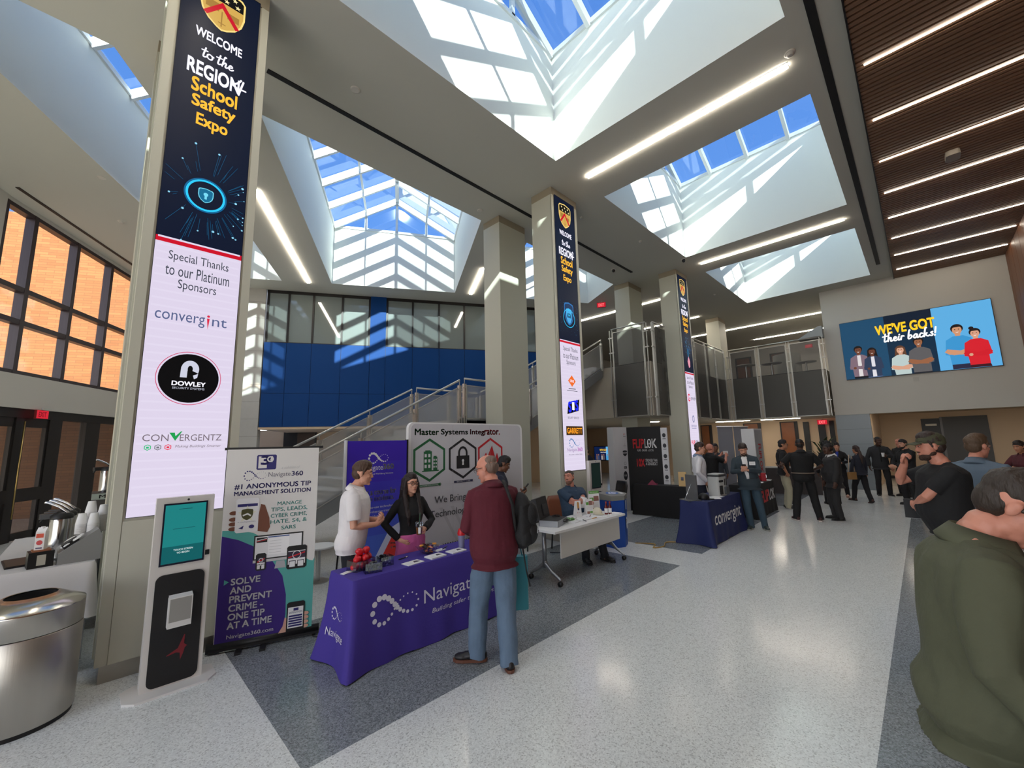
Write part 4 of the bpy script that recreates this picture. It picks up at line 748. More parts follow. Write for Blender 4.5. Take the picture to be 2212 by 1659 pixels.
# ---- white round side table and leather chair behind
t = thing('side_table', 'small round white table behind the purple-clothed table', 'table', (2.40, 6.35, 0)); b = B(); b.lathe([(0.22, 0.47), (0.225, 0.48), (0.22, 0.49)], (0, 0), mat((226, 226, 226), 0.4), 32); b.build('tabletop', t); b = B(); b.cyl((0, 0), 0.03, 0, 0.47, M_steel, 16); b.lathe([(0.15, 0.0), (0.15, 0.012)], (0, 0), M_steel, 24); b.build('pedestal', t)
M_leath = mat((128, 74, 50), 0.5)
def lounge(loc, rz, label, mt, seat=None, name='lounge_chair', grp='chairs'):
    t = thing(name, label, 'chair', loc, rz, grp); b = B(); b.rbox((0, 0, 0.42), (0.5, 0.5, 0.09), 0.1, seat or mt); b.build('seat', t)
    b = B(); b.add(*[[(-0.25, y, z) for y in (0,) for z in (0,)], []], mt) if 0 else None
    vs = []; n_ = 10
    for k in range(n_ + 1):
        a_ = -0.24 + 0.48 * k / n_; bow = 0.03 * (1 - (a_ / 0.24) ** 2)
        for z_, xo in ((0.4, -0.21), (0.6, -0.25), (0.8, -0.29), (0.9, -0.30)):
            ww = 1.0 if z_ < 0.85 else 0.82; vs += [(xo - bow, a_ * ww, z_), (xo - bow - 0.045, a_ * ww, z_)]
    fs = []
    for k in range(n_):
        for j in range(3):
            i0 = k * 8 + j * 2; fs += [(i0, i0 + 8, i0 + 10, i0 + 2), (i0 + 1, i0 + 3, i0 + 11, i0 + 9)]
        fs += [(k * 8 + 6, k * 8 + 14, k * 8 + 15, k * 8 + 7), (k * 8, k * 8 + 1, k * 8 + 9, k * 8 + 8)]
    fs += [(0, 2, 3, 1), (2, 4, 5, 3), (4, 6, 7, 5), (n_ * 8, n_ * 8 + 1, n_ * 8 + 3, n_ * 8 + 2), (n_ * 8 + 2, n_ * 8 + 3, n_ * 8 + 5, n_ * 8 + 4), (n_ * 8 + 4, n_ * 8 + 5, n_ * 8 + 7, n_ * 8 + 6)]
    b = B(); b.add(vs, fs, mt, True); b.build('backrest', t)
    for x, y in ((0.2, 0.2), (0.2, -0.2), (-0.2, 0.2), (-0.2, -0.2)): b = B(); b.tube([(x * 1.1, y * 1.1, 0), (x, y, 0.38)], 0.013, M_blk, 8); b.build('leg', t)
    return t
lounge((2.95, 6.25, 0), R(200), 'brown leather chair beside the small round white table', M_leath)
lounge((6.08, 4.68, 0), R(-110), 'brown chair under the seated man', M_leath)
lounge((8.95, 5.55, 0), R(150), 'black-backed chair with a rust seat right of the dark-screen kiosk', M_blk, mat((132, 64, 42), 0.7))
lounge((9.05, 6.6, 0), R(150), 'black-backed chair with a rust seat behind the dark-screen kiosk', M_blk, mat((132, 64, 42), 0.7))
lounge((5.75, 5.35, 0), R(-95), 'black chair left of the middle screen column', M_blk)
# ---- white flip-top table on castors and its clutter
root = thing('training_table', 'white table on castors with grey legs in front of the seated man', 'table', (4.39, 3.6, 0), R(0)); TL, TD, TZ = 1.82, 0.6, 0.71
b = B(); b.bb((0, 0, TZ - 0.03), (TL, TD, TZ), mat((226, 226, 224), 0.4)); b.build('tabletop', root)
b = B(); b.bb((0.18, 0.05, 0.33), (TL - 0.12, 0.066, TZ - 0.035), mat((206, 204, 198), 0.5)); b.build('modesty_panel', root)
M_alu = mat((150, 152, 154), 0.35, 0.8)
for x in (0.1, TL - 0.08):
    b = B(); b.tube([(x, 0.28, 0.2), (x, 0.28, TZ - 0.03)], 0.03, M_alu, 12); b.tube([(x, 0.29, 0.27), (x, 0.16, 0.16), (x, 0.02, 0.085)], [0.028, 0.022, 0.016], M_alu, 10, round_=True); b.tube([(x, 0.27, 0.27), (x, 0.4, 0.16), (x, 0.54, 0.085)], [0.028, 0.022, 0.016], M_alu, 10, round_=True); lg = b.build('leg', root)
    for y in (0.02, 0.54): b = B(); b.tube([(x - 0.022, y, 0.032), (x + 0.022, y, 0.032)], 0.032, M_blk, 16); b.build('castor', lg)
def on(x, y, z=0.0): return (x, y, TZ + 0.0005 + z)
t = thing('briefcase', 'open silver and black briefcase on the white table', 'case', on(4.80, 3.96), R(20)); b = B(); b.rbox((0, 0, 0.04), (0.42, 0.3, 0.08), 0.02, M_alu); b.rbox((0, 0, 0.078), (0.39, 0.27, 0.01), 0.02, M_blk); b.build('case_body', t)
b = B(); b.box((0, 0.19, 0.22), (0.42, 0.07, 0.3), M_blk, rot=MX.Rotation(R(-12), 3, 'X')); b.box((0.06, 0.145, 0.2), (0.2, 0.02, 0.16), mat((30, 30, 31), 0.6), rot=MX.Rotation(R(-12), 3, 'X')); b.build('lid', t)
b = B(); b.tube([(0.03, -0.15, 0.04), (0.04, -0.19, 0.05), (0.15, -0.19, 0.05), (0.16, -0.15, 0.04)], 0.008, M_blk, 8); b.build('handle', t); b = B(); b.bb((-0.02, -0.155, 0.03), (0.01, -0.15, 0.07), M_chrome); b.bb((0.17, -0.155, 0.03), (0.2, -0.15, 0.07), M_chrome); b.build('latch', t)
def ribbon(name, pts, w_, mt, label, cat, group=None, loc=(0, 0, 0), clip=True):
    t = thing(name, label, cat, loc, 0, group); b = B()
    for i in range(len(pts) - 1): b.bar(pts[i], pts[i + 1], w_, 0.002, mt)
    b.build('strap', t)
    if clip: b = B(); b.box(V(pts[-1]) + V((0, 0, 0.004)), (0.03, 0.012, 0.006), M_chrome); b.build('clip', t)
rnd = random.Random(8)
for i in range(7):
    c = ((96, 190, 60), (20, 20, 22), (96, 190, 60), (220, 220, 220), (96, 190, 60), (20, 20, 22), (96, 190, 60))[i]; pts = []
    for k in range(9): a_ = k * 0.8 + i; pts.append((0.10 * math.cos(a_) * (0.5 + 0.06 * k), 0.075 * math.sin(a_) * (0.5 + 0.05 * k), 0.004 + 0.006 * i + 0.004 * (k % 2)))
    nm = ('green', 'black', 'green', 'white', 'green', 'black', 'green')[i]
    ribbon('lanyard', pts, 0.016, mat(c, 0.6), '%s lanyard in the tangle beside the briefcase' % nm, 'lanyard', '%s lanyards in the tangle' % nm, on(5.09 + 0.03 * (i % 3), 3.92 + 0.02 * (i % 2)))
t = thing('cable_coil', 'black cable coil inside the open briefcase', 'cable', on(4.92, 4.0, 0.085)); b = B(); b.tube([(0.06 * math.cos(k * 0.6) * (1 + 0.1 * math.sin(k)), 0.05 * math.sin(k * 0.6), 0.008 + 0.003 * (k % 4)) for k in range(24)], 0.006, M_blk, 6); b.build('coil', t)
def trifold(loc, rz, w_, h, label, fn, grp):
    t = thing('table_sign', label, 'sign', loc, rz, grp); b = B(); b.add([(-w_ / 2, 0, 0), (w_ / 2, 0, 0), (w_ / 2, 0.03, h), (-w_ / 2, 0.03, h), (-w_ / 2, 0.09, 0), (w_ / 2, 0.09, 0)], [(0, 1, 2, 3), (3, 2, 5, 4), (0, 3, 4), (1, 5, 2)], M_paper); b.build('card', t); p = Panel(); fn(p, w_, h); p.place('sign_print', t, (-w_ / 2, -0.0015, 0), (1, 0, 0), (0, 0.03, h))
def s1_(p, w_, h): p.rect(0.35 * w_, 0.5 * h, 0.68 * w_, 0.86 * h, mat((196, 142, 76), 0.6)); p.disc(0.515 * w_, 0.86 * h, 0.165 * w_, mat((196, 142, 76), 0.6)); p.disc(0.515 * w_, 0.47 * h, 0.15 * w_, mat((70, 66, 90), 0.6)); p.disc(0.3 * w_, 0.25 * h, 0.06 * w_, mat((210, 90, 90), 0.6)); p.text('LEARNTEK', 0.6 * w_, 0.25 * h, 0.035 * h, M_blk, 0.36 * w_)
GRN = mat((96, 160, 66), 0.6)
def s2_(p, w_, h):
    p.rect(0.04 * w_, 0.62 * h, 0.42 * w_, 0.8 * h, GRN); p.rect(0.44 * w_, 0.6 * h, 0.94 * w_, 0.88 * h, mat((140, 100, 90), 0.6)); p.rect(0.1 * w_, 0.04 * h, 0.5 * w_, 0.2 * h, mat((150, 110, 96), 0.6)); p.rect(0.52 * w_, 0.08 * h, 0.95 * w_, 0.2 * h, GRN)
    for k in range(6): p.rect(0.1 * w_, (0.3 + 0.045 * k) * h, 0.86 * w_, (0.308 + 0.045 * k) * h, M_ltgrey)
def s3_(p, w_, h): p.rect(0, 0.87 * h, w_, h, GRN); p.text('GREEN THE PLANET', 0.5 * w_, 0.93 * h, 0.05 * h, M_paper, 0.8 * w_); s2_(p, w_, 0.85 * h)
trifold(on(5.52, 4.02), R(-20), 0.11, 0.24, 'white folded card with an orange figure on the white table', s1_, 'signs on the white table')
trifold(on(5.80, 4.0), R(-24), 0.13, 0.24, 'green and white leaflet sign left of the white cap', s2_, 'signs on the white table')
trifold(on(6.07, 4.08), R(-24), 0.2, 0.34, 'tall leaflet sign with a green header behind the sauce bottles', s3_, 'signs on the white table')
t = thing('baseball_cap', 'cream cap lying on the white table', 'cap', on(5.90, 3.93), R(-120)); b = B(); b.ell((0, 0, 0.03), (0.09, 0.075, 0.075), mat((214, 206, 184), 0.8)); b.build('crown', t); b = B(); b.prism([(0.05, -0.07), (0.12, -0.06), (0.165, -0.02), (0.165, 0.02), (0.12, 0.06), (0.05, 0.07)], 0.006, 0.014, mat((214, 206, 184), 0.8)); b.build('brim', t)
for i, (x, y) in enumerate(((5.965, 3.80), (6.02, 3.765))):
    t = thing('sauce_bottle', ('left of the two red sauce bottles on the white table', 'right of the two red sauce bottles on the white table')[i], 'bottle', on(x, y), 0, 'sauce bottles'); b = B(); b.lathe([(0.026, 0), (0.028, 0.01), (0.028, 0.12), (0.014, 0.15), (0.012, 0.175)], (0, 0), mat((96, 22, 18), 0.25), 18); b.build('bottle_body', t)
    b = B(); b.cyl((0, 0), 0.0285, 0.025, 0.095, M_paper, 18); b.build('bottle_label', t); b = B(); b.cyl((0, 0), 0.014, 0.172, 0.2, mat((150, 40, 30), 0.4), 14); b.build('bottle_cap', t)
for i, (x, y, rz, w_, d, hgt, lb) in enumerate(((5.12, 3.82, 10, .2, .12, .012, 'white paper pad right of the lanyards'), (5.36, 3.82, -6, .2, .14, .01, 'white leaflets in the middle front of the white table'), (5.6, 3.8, 8, .24, .16, .006, 'white sheets before the folded card signs'), (5.84, 3.70, -8, .21, .12, .005, 'white sheets in front of the sauce bottles'), (6.1, 3.72, 5, .2, .15, .008, 'leaflets at the right end of the white table'), (5.3, 4.0, 25, .18, .12, .02, 'leaflet stack left of the orange-figure card'), (5.68, 3.93, 30, .2, .1, .008, 'leaflets below the two leaflet signs'))):
    card('leaflet_stack', on(x, y), R(rz), w_, d, hgt, M_paper, lb, 'leaflets', 'leaflets on the white table', (lambda q_: q_.rect(-0.06, -0.03, 0.02, -0.02, GRN)) if i % 2 else None)
for i, (x, y, c, nm) in enumerate(((5.5, 3.72, (210, 150, 50), 'orange'), (5.62, 3.88, (120, 40, 60), 'dark red'), (5.24, 3.72, (60, 64, 70), 'dark grey'))):
    B().tube([(-0.06, 0, 0.016), (0.06, 0, 0.016)], 0.006, mat(c, 0.5), 8, round_=True).build('marker', None, on(x, y, 0.0), 0.5 * i, label='%s marker among the papers on the white table' % nm, cat='marker', group='markers')
# ---- blue recycling bin
t = thing('recycling_bin', 'blue recycling bin with a grey lid beside the white table', 'bin', (6.88, 4.22, 0), R(-8)); b = B(); MB_ = mat((20, 74, 168), 0.45)
b.add([(x * k, y * k, z) for z, k in ((0, 0.92), (0.82, 1.0)) for x, y in ((-0.24, -0.16), (0.02, -0.23), (0.26, -0.1), (0.26, 0.2), (-0.24, 0.2))], [(0, 1, 6, 5), (1, 2, 7, 6), (2, 3, 8, 7), (3, 4, 9, 8), (4, 0, 5, 9), (0, 4, 3, 2, 1)], MB_); b.build('bin_body', t)
b = B(); b.add([(x * k, y * k, z + (0.1 * (y + 0.2) if z > 0.85 else 0)) for z, k in ((0.82, 1.04), (0.9, 1.04)) for x, y in ((-0.24, -0.16), (0.02, -0.23), (0.26, -0.1), (0.26, 0.2), (-0.24, 0.2))], [(0, 1, 6, 5), (1, 2, 7, 6), (2, 3, 8, 7), (3, 4, 9, 8), (4, 0, 5, 9), (5, 6, 7, 8, 9), (0, 4, 3, 2, 1)], mat((128, 128, 124), 0.5)); b.build('lid', t)
p = Panel(); p.disc(0, 0, 0.14, mat((26, 88, 170), 0.5), 0.1); p.disc(0, 0, 0.09, M_paper, 0.06); p.line([(-0.05, -0.02), (0, 0.04), (0.05, -0.02), (-0.05, -0.02)], 0.018, mat((26, 88, 170), 0.5)); p.rect(0.12, -0.12, 0.2, -0.04, M_paper); p.place('lid_sticker', t, (0, 0.02, 0.925), (1, 0, 0), (0, 1, 0.1))
p = Panel(); p.rect(0, 0, 0.09, 0.2, M_paper); p.ring(0.045, 0.13, 0.03, 0.012, M_blk); p.rect(0.0, 0.34, 0.08, 0.5, mat((200, 214, 230), 0.5)); p.place('side_sticker', t, (0.095, -0.195, 0.3), (0.24, 0.13, 0), (0, 0, 1))
# ---- lock maker's booth
a1 = math.atan2(-0.19, 0.56); t = thing('booth_wall', 'white fabric booth wall with round badges left of the black backdrop', 'booth wall', (9.75, 5.98, 0), a1, 'booth walls')
Mf = mat((198, 198, 202), 0.6, bump=0.35, bscale=3.5); b = B(); b.bb((0.12, 0, 0.02), (0.6, 0.25, 2.25), Mf); b.build('fabric', t)
p = Panel(); dkb = mat((30, 32, 40), 0.6)
p.text('JRM', 0.5, 2.05, 0.05, M_red, 0.07); p.rect(0.46, 1.99, 0.55, 2.0, dkb); p.poly([(0.46, 1.76), (0.5, 1.82), (0.54, 1.76)], M_ltgrey); p.text('SCHOOL', 0.5, 1.74, 0.02, dkb, 0.1)
for k in range(3): p.rect(0.46, 1.70 - 0.01 * k, 0.54, 1.704 - 0.01 * k, M_ltgrey)
p.poly(shield_pts(0.49, 1.54, 0.15, 0.16), dkb); p.rect(0.41, 1.535, 0.57, 1.565, M_ltgrey); p.text('1ST', 0.49, 1.55, 0.02, dkb, 0.06); p.ring(0.48, 1.27, 0.04, 0.006, dkb); p.rect(0.43, 1.13, 0.53, 1.19, dkb); p.text('BEST', 0.48, 1.16, 0.02, M_paper, 0.07); p.disc(0.47, 0.945, 0.07, dkb, 0.12); p.text('10', 0.47, 0.95, 0.05, M_paper, 0.07); p.place('badge_print', t, (0, -0.003, 0), (1, 0, 0))
ax_ = math.atan2(-1, 0.25); t = thing('booth_wall', 'black booth backdrop with a red and white lock slogan', 'booth wall', (10.31, 5.79, 0), ax_, 'booth walls'); b = B(); b.bb((0, 0, 0.02), (0.9, 0.05, 2.24), mat((16, 16, 18), 0.75, var=0.4, vscale=3, stretch=(1, 1, 0.08))); b.bb((0.9, -0.01, 0.02), (1.06, 0.06, 2.2), Mf); b.build('fabric', t)
p = Panel(); rdl = mat((206, 36, 44), 0.6); whl = mat((220, 220, 222), 0.6)
p.text('FLIP', 0.16, 1.795, 0.23, rdl, 0.29, 0.04, al='l'); p.text('L', 0.47, 1.795, 0.23, whl, 0.07, 0.03, al='l'); p.ring(0.59, 1.795, 0.052, 0.024, whl, 0.12); p.disc(0.59, 1.79, 0.012, whl, 0.025); p.text('K', 0.66, 1.795, 0.23, whl, 0.12, 0.03, al='l'); p.text('FLIPS - DROPS - LOCKS', 0.48, 1.61, 0.05, whl, 0.42, 0.01)
p.text('10X', 0.24, 1.285, 0.19, rdl, 0.2, 0.04, al='l'); p.text('STRONGER THAN', 0.47, 1.35, 0.07, whl, 0.3, 0.02, al='l'); p.text('A DEADBOLT', 0.47, 1.26, 0.075, whl, 0.3, 0.02, al='l')
for k in range(5): p.disc(0.98, 2.0 - 0.27 * k, 0.045, dkb, 0.055); p.rect(0.94, 1.9 - 0.27 * k, 1.02, 1.915 - 0.27 * k, dkb)
p.place('wall_print', t, (0, -0.012, 0), (1, 0, 0))
M_bc = mat((14, 14, 15), 0.8, bump=0.1, bscale=30)
t = thing('tablecloth', 'plain black cloth over the long table at the black booth', 'tablecloth', (9.97, 5.5, 0), R(-90)); cloth(1.7, 0.36, 0.76, M_bc, 0.008, 0.03, 1.0).build('cloth', t); t = thing('folding_table', 'folding table hidden under the plain black cloth', 'table', (9.97, 5.5, 0), R(-90)); B().bb((0.02, 0.02, 0.7), (1.68, 0.34, 0.75), M_blk).build('tabletop', t)
for x in (0.1, 1.6): B().bar((x, 0.18, 0), (x, 0.18, 0.7), 0.03, 0.26, M_blk, (0, 1, 0)).build('leg', t)
t = thing('tablecloth', 'black cloth with red and white lettering right of the man in the blazer', 'tablecloth', (11.0, 2.96, 0)); cm = cloth(1.75, 0.55, 0.76, M_bc, 0.008, 0.03, 2.0)
p = Panel(); p.text('FLIP', 0.42, 0.45, 0.26, rdl, 0.72, 0.04, al='l'); p.text('LOK', 1.16, 0.45, 0.25, whl, 0.5, 0.03, al='l'); drape_print(p, cm, t, 1.75, 0.76, 0.008, 0.03, 2.0, lambda s_, o, z: (s_, -o, z)); cm.build('cloth', t)
t = thing('folding_table', 'folding table hidden under the lettered black cloth', 'table', (11.0, 2.96, 0)); B().bb((0.02, 0.02, 0.7), (1.73, 0.53, 0.75), M_blk).build('tabletop', t)
for x in (0.1, 1.65): B().bar((x, 0.27, 0), (x, 0.27, 0.7), 0.03, 0.4, M_blk, (0, 1, 0)).build('leg', t)
def item(name, mesh_fn, loc, rz, label, cat, group=None): b = B(); mesh_fn(b); return b.build(name, None, loc, rz, label=label, cat=cat, group=group)
t = thing('lock_sample', 'tan wooden lock sample standing on the black booth table', 'sample', (10.1, 4.25, 0.7605), R(-80)); B().bb((-0.09, -0.015, 0), (0.09, 0.015, 0.34), mat((206, 172, 116), 0.5)).build('wood_block', t); B().bb((-0.03, -0.025, 0.14), (0.03, -0.015, 0.22), M_chrome).build('lock_plate', t)
item('folded_cloth', lambda b: b.add([(-.2, -.12, 0), (.2, -.12, 0), (.2, .12, 0), (-.2, .12, 0), (-.12, 0, .13), (.1, 0, .05)], [(0, 1, 5, 4), (1, 2, 5), (2, 3, 4, 5), (3, 0, 4), (0, 3, 2, 1)], mat((110, 20, 50), 0.7)), (10.16, 5.05, 0.7605), 0.4, 'crumpled dark red cloth on the black booth table', 'cloth')
t = thing('display_box', 'dark red box behind the white jars on the booth table', 'box', (10.22, 4.12, 0.7605), 0.2); B().bb((-0.05, -0.08, 0), (0.05, 0.08, 0.24), mat((110, 26, 36), 0.6)).build('box_body', t)
for i, (x, y, c) in enumerate(((10.07, 4.06, (226, 222, 214)), (10.08, 3.95, (228, 214, 180)))):
    t = thing('jar', ('white jar left of the twin handled jugs', 'cream jar beside the handled jug')[i], 'jar', (x, y, 0.7605), 0, 'jars on the booth table'); b = B(); b.lathe([(0.045, 0), (0.055, 0.02), (0.055, 0.13), (0.035, 0.16)], (0, 0), mat(c, 0.4), 18); b.build('jar_body', t); b = B(); b.cyl((0, 0), 0.038, 0.158, 0.185, mat((180, 140, 80) if i else (200, 198, 190), 0.4), 18); b.build('jar_lid', t)
t = thing('jug', 'white handled jug on the black booth table', 'jug', (10.10, 3.86, 0.7605), R(-60)); b = B(); b.lathe([(0.07, 0), (0.085, 0.05), (0.08, 0.15), (0.05, 0.2), (0.045, 0.22)], (0, 0), mat((226, 226, 226), 0.35), 20); b.build('jug_body', t); b = B(); b.tube([(0.05, 0, 0.2), (0.12, 0, 0.2), (0.14, 0, 0.1), (0.09, 0, 0.05)], 0.012, mat((226, 226, 226), 0.35), 8); b.build('handle', t)
# things on the lettered black table and the tower beside it
for i, (x, y, c, h, nm) in enumerate(((12.45, 3.1, (176, 20, 36), .2, 'red'), (12.6, 3.25, (150, 16, 30), .12, 'low dark red'), (12.2, 3.3, (30, 30, 32), .16, 'black'))):
    t = thing('lock_display', '%s lock display on the lettered black table' % nm, 'display', (x, y, 0.7605), 0.3); B().rbox((0, 0, h / 2), (0.16, 0.12, h), 0.02, mat(c, 0.5)).build('stand', t); B().bb((-0.03, -0.068, h * 0.4), (0.03, -0.06, h * 0.8), M_chrome).build('lock_plate', t)
card('leaflet_stack', (12.62, 3.06, 0.7605), 0.1, 0.24, 0.18, 0.012, M_paper, 'white leaflets on the right end of the lettered black table', 'leaflets', 'leaflets on the lettered black table'); card('leaflet_stack', (11.9, 3.05, 0.7605), 0.2, 0.24, 0.14, 0.012, M_paper, 'white leaflets at the middle of the lettered black table', 'leaflets', 'leaflets on the lettered black table')
t = thing('display_tower', 'narrow white tower with red vertical lettering right of the grey banners', 'display', (13.25, 3.42, 0), R(-8)); b = B(); b.bb((0, 0, 0), (0.5, 0.35, 2.14), mat((206, 206, 206), 0.5)); b.build('tower_body', t)
p = Panel(); p.rect(0.03, 0.1, 0.47, 2.1, mat((150, 152, 156), 0.5)); p.text('FLIPLOK', 0.28, 1.3, 0.16, rdl, 0.8, 0.03, rot=R(-90)); p.rect(0.2, 0.5, 0.4, 0.75, dkb); p.place('tower_print', t, (0, -0.002, 0), (1, 0, 0))
ag = math.atan2(-0.47, 1.43)
for i in (0, 1):
    t = thing('rollup_banner', ('left of the two plain grey roll-up banners behind the navy table', 'right of the two plain grey roll-up banners behind the navy table')[i], 'banner', (13.57 + 0.73 * i, 4.5 - 0.24 * i, 0), ag, 'plain grey roll-up banners'); b = B(); b.quad((0, 0, 0.08), (0.72, 0, 0.08), (0.72, 0, 2.24), (0, 0, 2.24), mat((128, 130, 140), 0.6, bump=0.1, bscale=2)); b.quad((0, 0.006, 0.08), (0.72, 0.006, 0.08), (0.72, 0.006, 2.24), (0, 0.006, 2.24), mat((190, 190, 194), 0.6)); b.build('banner_fabric', t)
    b = B(); b.bb((-0.01, -0.02, 2.235), (0.74, 0.02, 2.265), M_chrome); b.build('top_rail', t); b = B(); b.bb((-0.01, -0.05, 0.0), (0.74, 0.06, 0.08), M_chrome); b.build('cassette', t); b = B(); b.tube([(0.36, 0.03, 0.08), (0.36, 0.02, 2.24)], 0.012, M_steel, 8); b.build('pole', t)
# ---- navy table
NW, ND, NH = 1.82, 0.5, 0.76; M_nv = mat((20, 32, 84), 0.75, bump=0.08, bscale=40)
t = thing('tablecloth', 'navy cloth with large white lettering by the man in the blazer', 'tablecloth', (7.82, 2.87, 0)); cm = cloth(NW, ND, NH, M_nv, 0.014, 0.09, 2.4)
p = Panel(); p.text('convergint', 0.95, 0.40, 0.30, whl, 1.46, 0.012); drape_print(p, cm, t, NW, NH, 0.014, 0.09, 2.4, lambda s_, o, z: (s_, -o, z)); cm.build('cloth', t)
t = thing('folding_table', 'folding table under the navy cloth', 'table', (7.82, 2.87, 0)); B().bb((0.01, 0.01, 0.71), (NW - 0.01, ND - 0.01, 0.752), M_ltgrey).build('tabletop', t)
for x in (0.12, NW - 0.12): B().bar((x, ND / 2, 0), (x, ND / 2, 0.71), 0.03, 0.36, M_steel, (0, 1, 0)).build('leg', t)
nz_ = 0.7605
t = thing('cooler_bag', 'light grey soft cooler with black pockets on the navy table', 'cooler', (8.88, 3.05, nz_), R(-6)); Mc = mat((176, 178, 176), 0.6, bump=0.1); b = B(); b.rbox((0, 0, 0.19), (0.36, 0.24, 0.38), 0.06, Mc); b.build('bag_body', t)
b = B(); b.rbox((0, 0, 0.395), (0.37, 0.25, 0.035), 0.06, mat((44, 46, 48), 0.6)); b.rbox((0, 0, 0.42), (0.34, 0.22, 0.02), 0.05, Mc); b.build('lid', t)
b = B(); b.rbox((-0.09, -0.122, 0.12), (0.11, 0.02, 0.17), 0.015, M_blk, axis='y'); b.rbox((-0.08, -0.123, 0.29), (0.16, 0.015, 0.04), 0.012, M_blk, axis='y'); b.rbox((0.11, -0.135, 0.1), (0.13, 0.05, 0.14), 0.02, mat((70, 74, 78), 0.6), axis='y'); b.build('pocket', t)
b = B(); b.bb((0.06, -0.126, 0.2), (0.085, -0.12, 0.33), M_blk); b.bb((0.13, -0.126, 0.2), (0.155, -0.12, 0.33), M_blk); b.build('strap', t)
t = thing('display_stand', 'thin silver display stand seen edge-on at the left end of the navy table', 'stand', (7.98, 3.2, nz_), R(60)); b = B(); b.bb((-0.15, -0.01, 0.0), (0.15, 0.01, 0.46), M_alu); b.build('panel', t); b = B(); b.tube([(0, 0.0, 0.3), (0, 0.17, 0.01)], 0.01, M_chrome, 8); b.bb((-0.14, -0.09, 0), (0.14, 0.18, 0.012), M_alu); b.build('prop', t)
t = thing('baseball_cap', 'black cap lying on the front left of the navy table', 'cap', (8.16, 3.06, nz_), R(-60)); b = B(); b.ell((0, 0, 0.035), (0.1, 0.085, 0.085), M_blk); b.build('crown', t); b = B(); b.prism([(0.05, -0.08), (0.13, -0.07), (0.18, -0.02), (0.18, 0.02), (0.13, 0.07), (0.05, 0.08)], 0.006, 0.016, M_blk); b.build('brim', t)
for i, (x, y, rz) in enumerate(((8.5, 3.05, 10), (8.62, 3.0, -12), (8.42, 2.96, 30))): card('paper_sheet', (x, y, nz_ + 0.003 * i), R(rz), 0.28, 0.2, 0.002, M_paper, ('bottom white sheet left of the grey cooler', 'middle white sheet left of the grey cooler', 'top white sheet left of the grey cooler')[i], 'paper', 'sheets on the navy table')
# ---- cables on the floor
def cable(pts, r, c, label): 
    P_ = []
    for i in range(len(pts) - 1):
        p0, p1, p2, p3 = (V(pts[max(i - 1, 0)]), V(pts[i]), V(pts[i + 1]), V(pts[min(i + 2, len(pts) - 1)]))
        for k in range(6):
            t_ = k / 6; P_.append(0.5 * ((2 * p1) + (p2 - p0) * t_ + (2 * p0 - 5 * p1 + 4 * p2 - p3) * t_ * t_ + (3 * p1 - p0 - 3 * p2 + p3) * t_ ** 3))
    B().tube([V((p_.x, p_.y, r + 0.001)) for p_ in P_] + [V((pts[-1][0], pts[-1][1], r + 0.001))], r, mat(c, 0.6), 6).build('power_cable', None, label=label, cat='cable')
cable([(7.2, 4.0, 0), (7.35, 3.7, 0), (7.1, 3.6, 0), (7.3, 3.5, 0), (7.6, 3.6, 0), (7.75, 3.45, 0)], 0.009, (168, 132, 60), 'tan cable running from the blue bin to the navy table')
cable([(1.75, 4.95, 0), (1.8, 4.75, 0), (1.72, 4.6, 0), (1.9, 4.4, 0), (1.78, 4.22, 0)], 0.006, (16, 16, 16), 'black cable behind the roll-up banner and the purple table')
cable([(5.7, 4.8, 0), (5.9, 4.6, 0), (6.2, 4.65, 0), (6.6, 4.75, 0), (7.0, 4.8, 0)], 0.006, (20, 20, 20), 'black cable from the dark-screen kiosk under the white table')
# ---- refreshment cart, left
cz = 0.93; cX, cY = -0.55, 5.40; root = thing('serving_cart', 'grey panelled serving cart under the white cloth, left of the column', 'cart', (cX, cY, 0)); b = B(); b.bb((0.02, 0.02, 0.12), (0.62, 2.08, cz - 0.005), mat((120, 122, 122), 0.5)); b.build('cart_body', root)
for x, y in ((0.1, 0.1), (0.54, 0.1), (0.1, 2.0), (0.54, 2.0)): b = B(); b.tube([(x - 0.02, y, 0.06), (x + 0.02, y, 0.06)], 0.06, M_blk, 16); b.bar((x, y, 0.06), (x, y, 0.13), 0.02, 0.05, M_steel, (1, 0, 0)); b.build('castor', root)
t = thing('tablecloth', 'white cloth hanging short over the serving cart', 'tablecloth', (cX, cY, 0)); cloth(0.64, 2.1, cz, mat((206, 204, 204), 0.8, bump=0.15, bscale=12), 0.016, 0.03, 0.3, 0.46).build('cloth', t)
def cart(x, y): return (x, y, cz + 0.0006)
def airpot(loc, rz, label):
    t = thing('coffee_airpot', label, 'coffee dispenser', loc, rz, 'coffee airpots'); b = B(); b.lathe([(0.075, 0), (0.08, 0.02), (0.08, 0.3), (0.075, 0.32)], (0, 0), M_chrome, 28); b.build('flask', t)
    b = B(); b.lathe([(0.082, 0.315), (0.085, 0.345), (0.06, 0.37)], (0, 0), M_blk, 28); b.rbox((-0.08, 0, 0.345), (0.16, 0.07, 0.05), 0.02, M_blk); b.build('lid', t); b = B(); b.tube([(0.05, 0, 0.36), (-0.03, 0, 0.43), (-0.11, 0, 0.475), (-0.13, 0, 0.48)], 0.012, M_chrome, 8, round_=True); b.build('lever', t); b = B(); b.tube([(-0.13, 0, 0.335), (-0.15, 0, 0.29)], 0.012, M_blk, 8); b.build('spout', t)
airpot(cart(-0.17, 6.22), R(-20), 'front coffee airpot with a black lid on the white-clothed cart'); airpot(cart(-0.15, 6.42), R(-20), 'second coffee airpot behind the front one on the cart'); airpot(cart(-0.13, 6.62), R(-20), 'rear coffee airpot behind the foam cups')
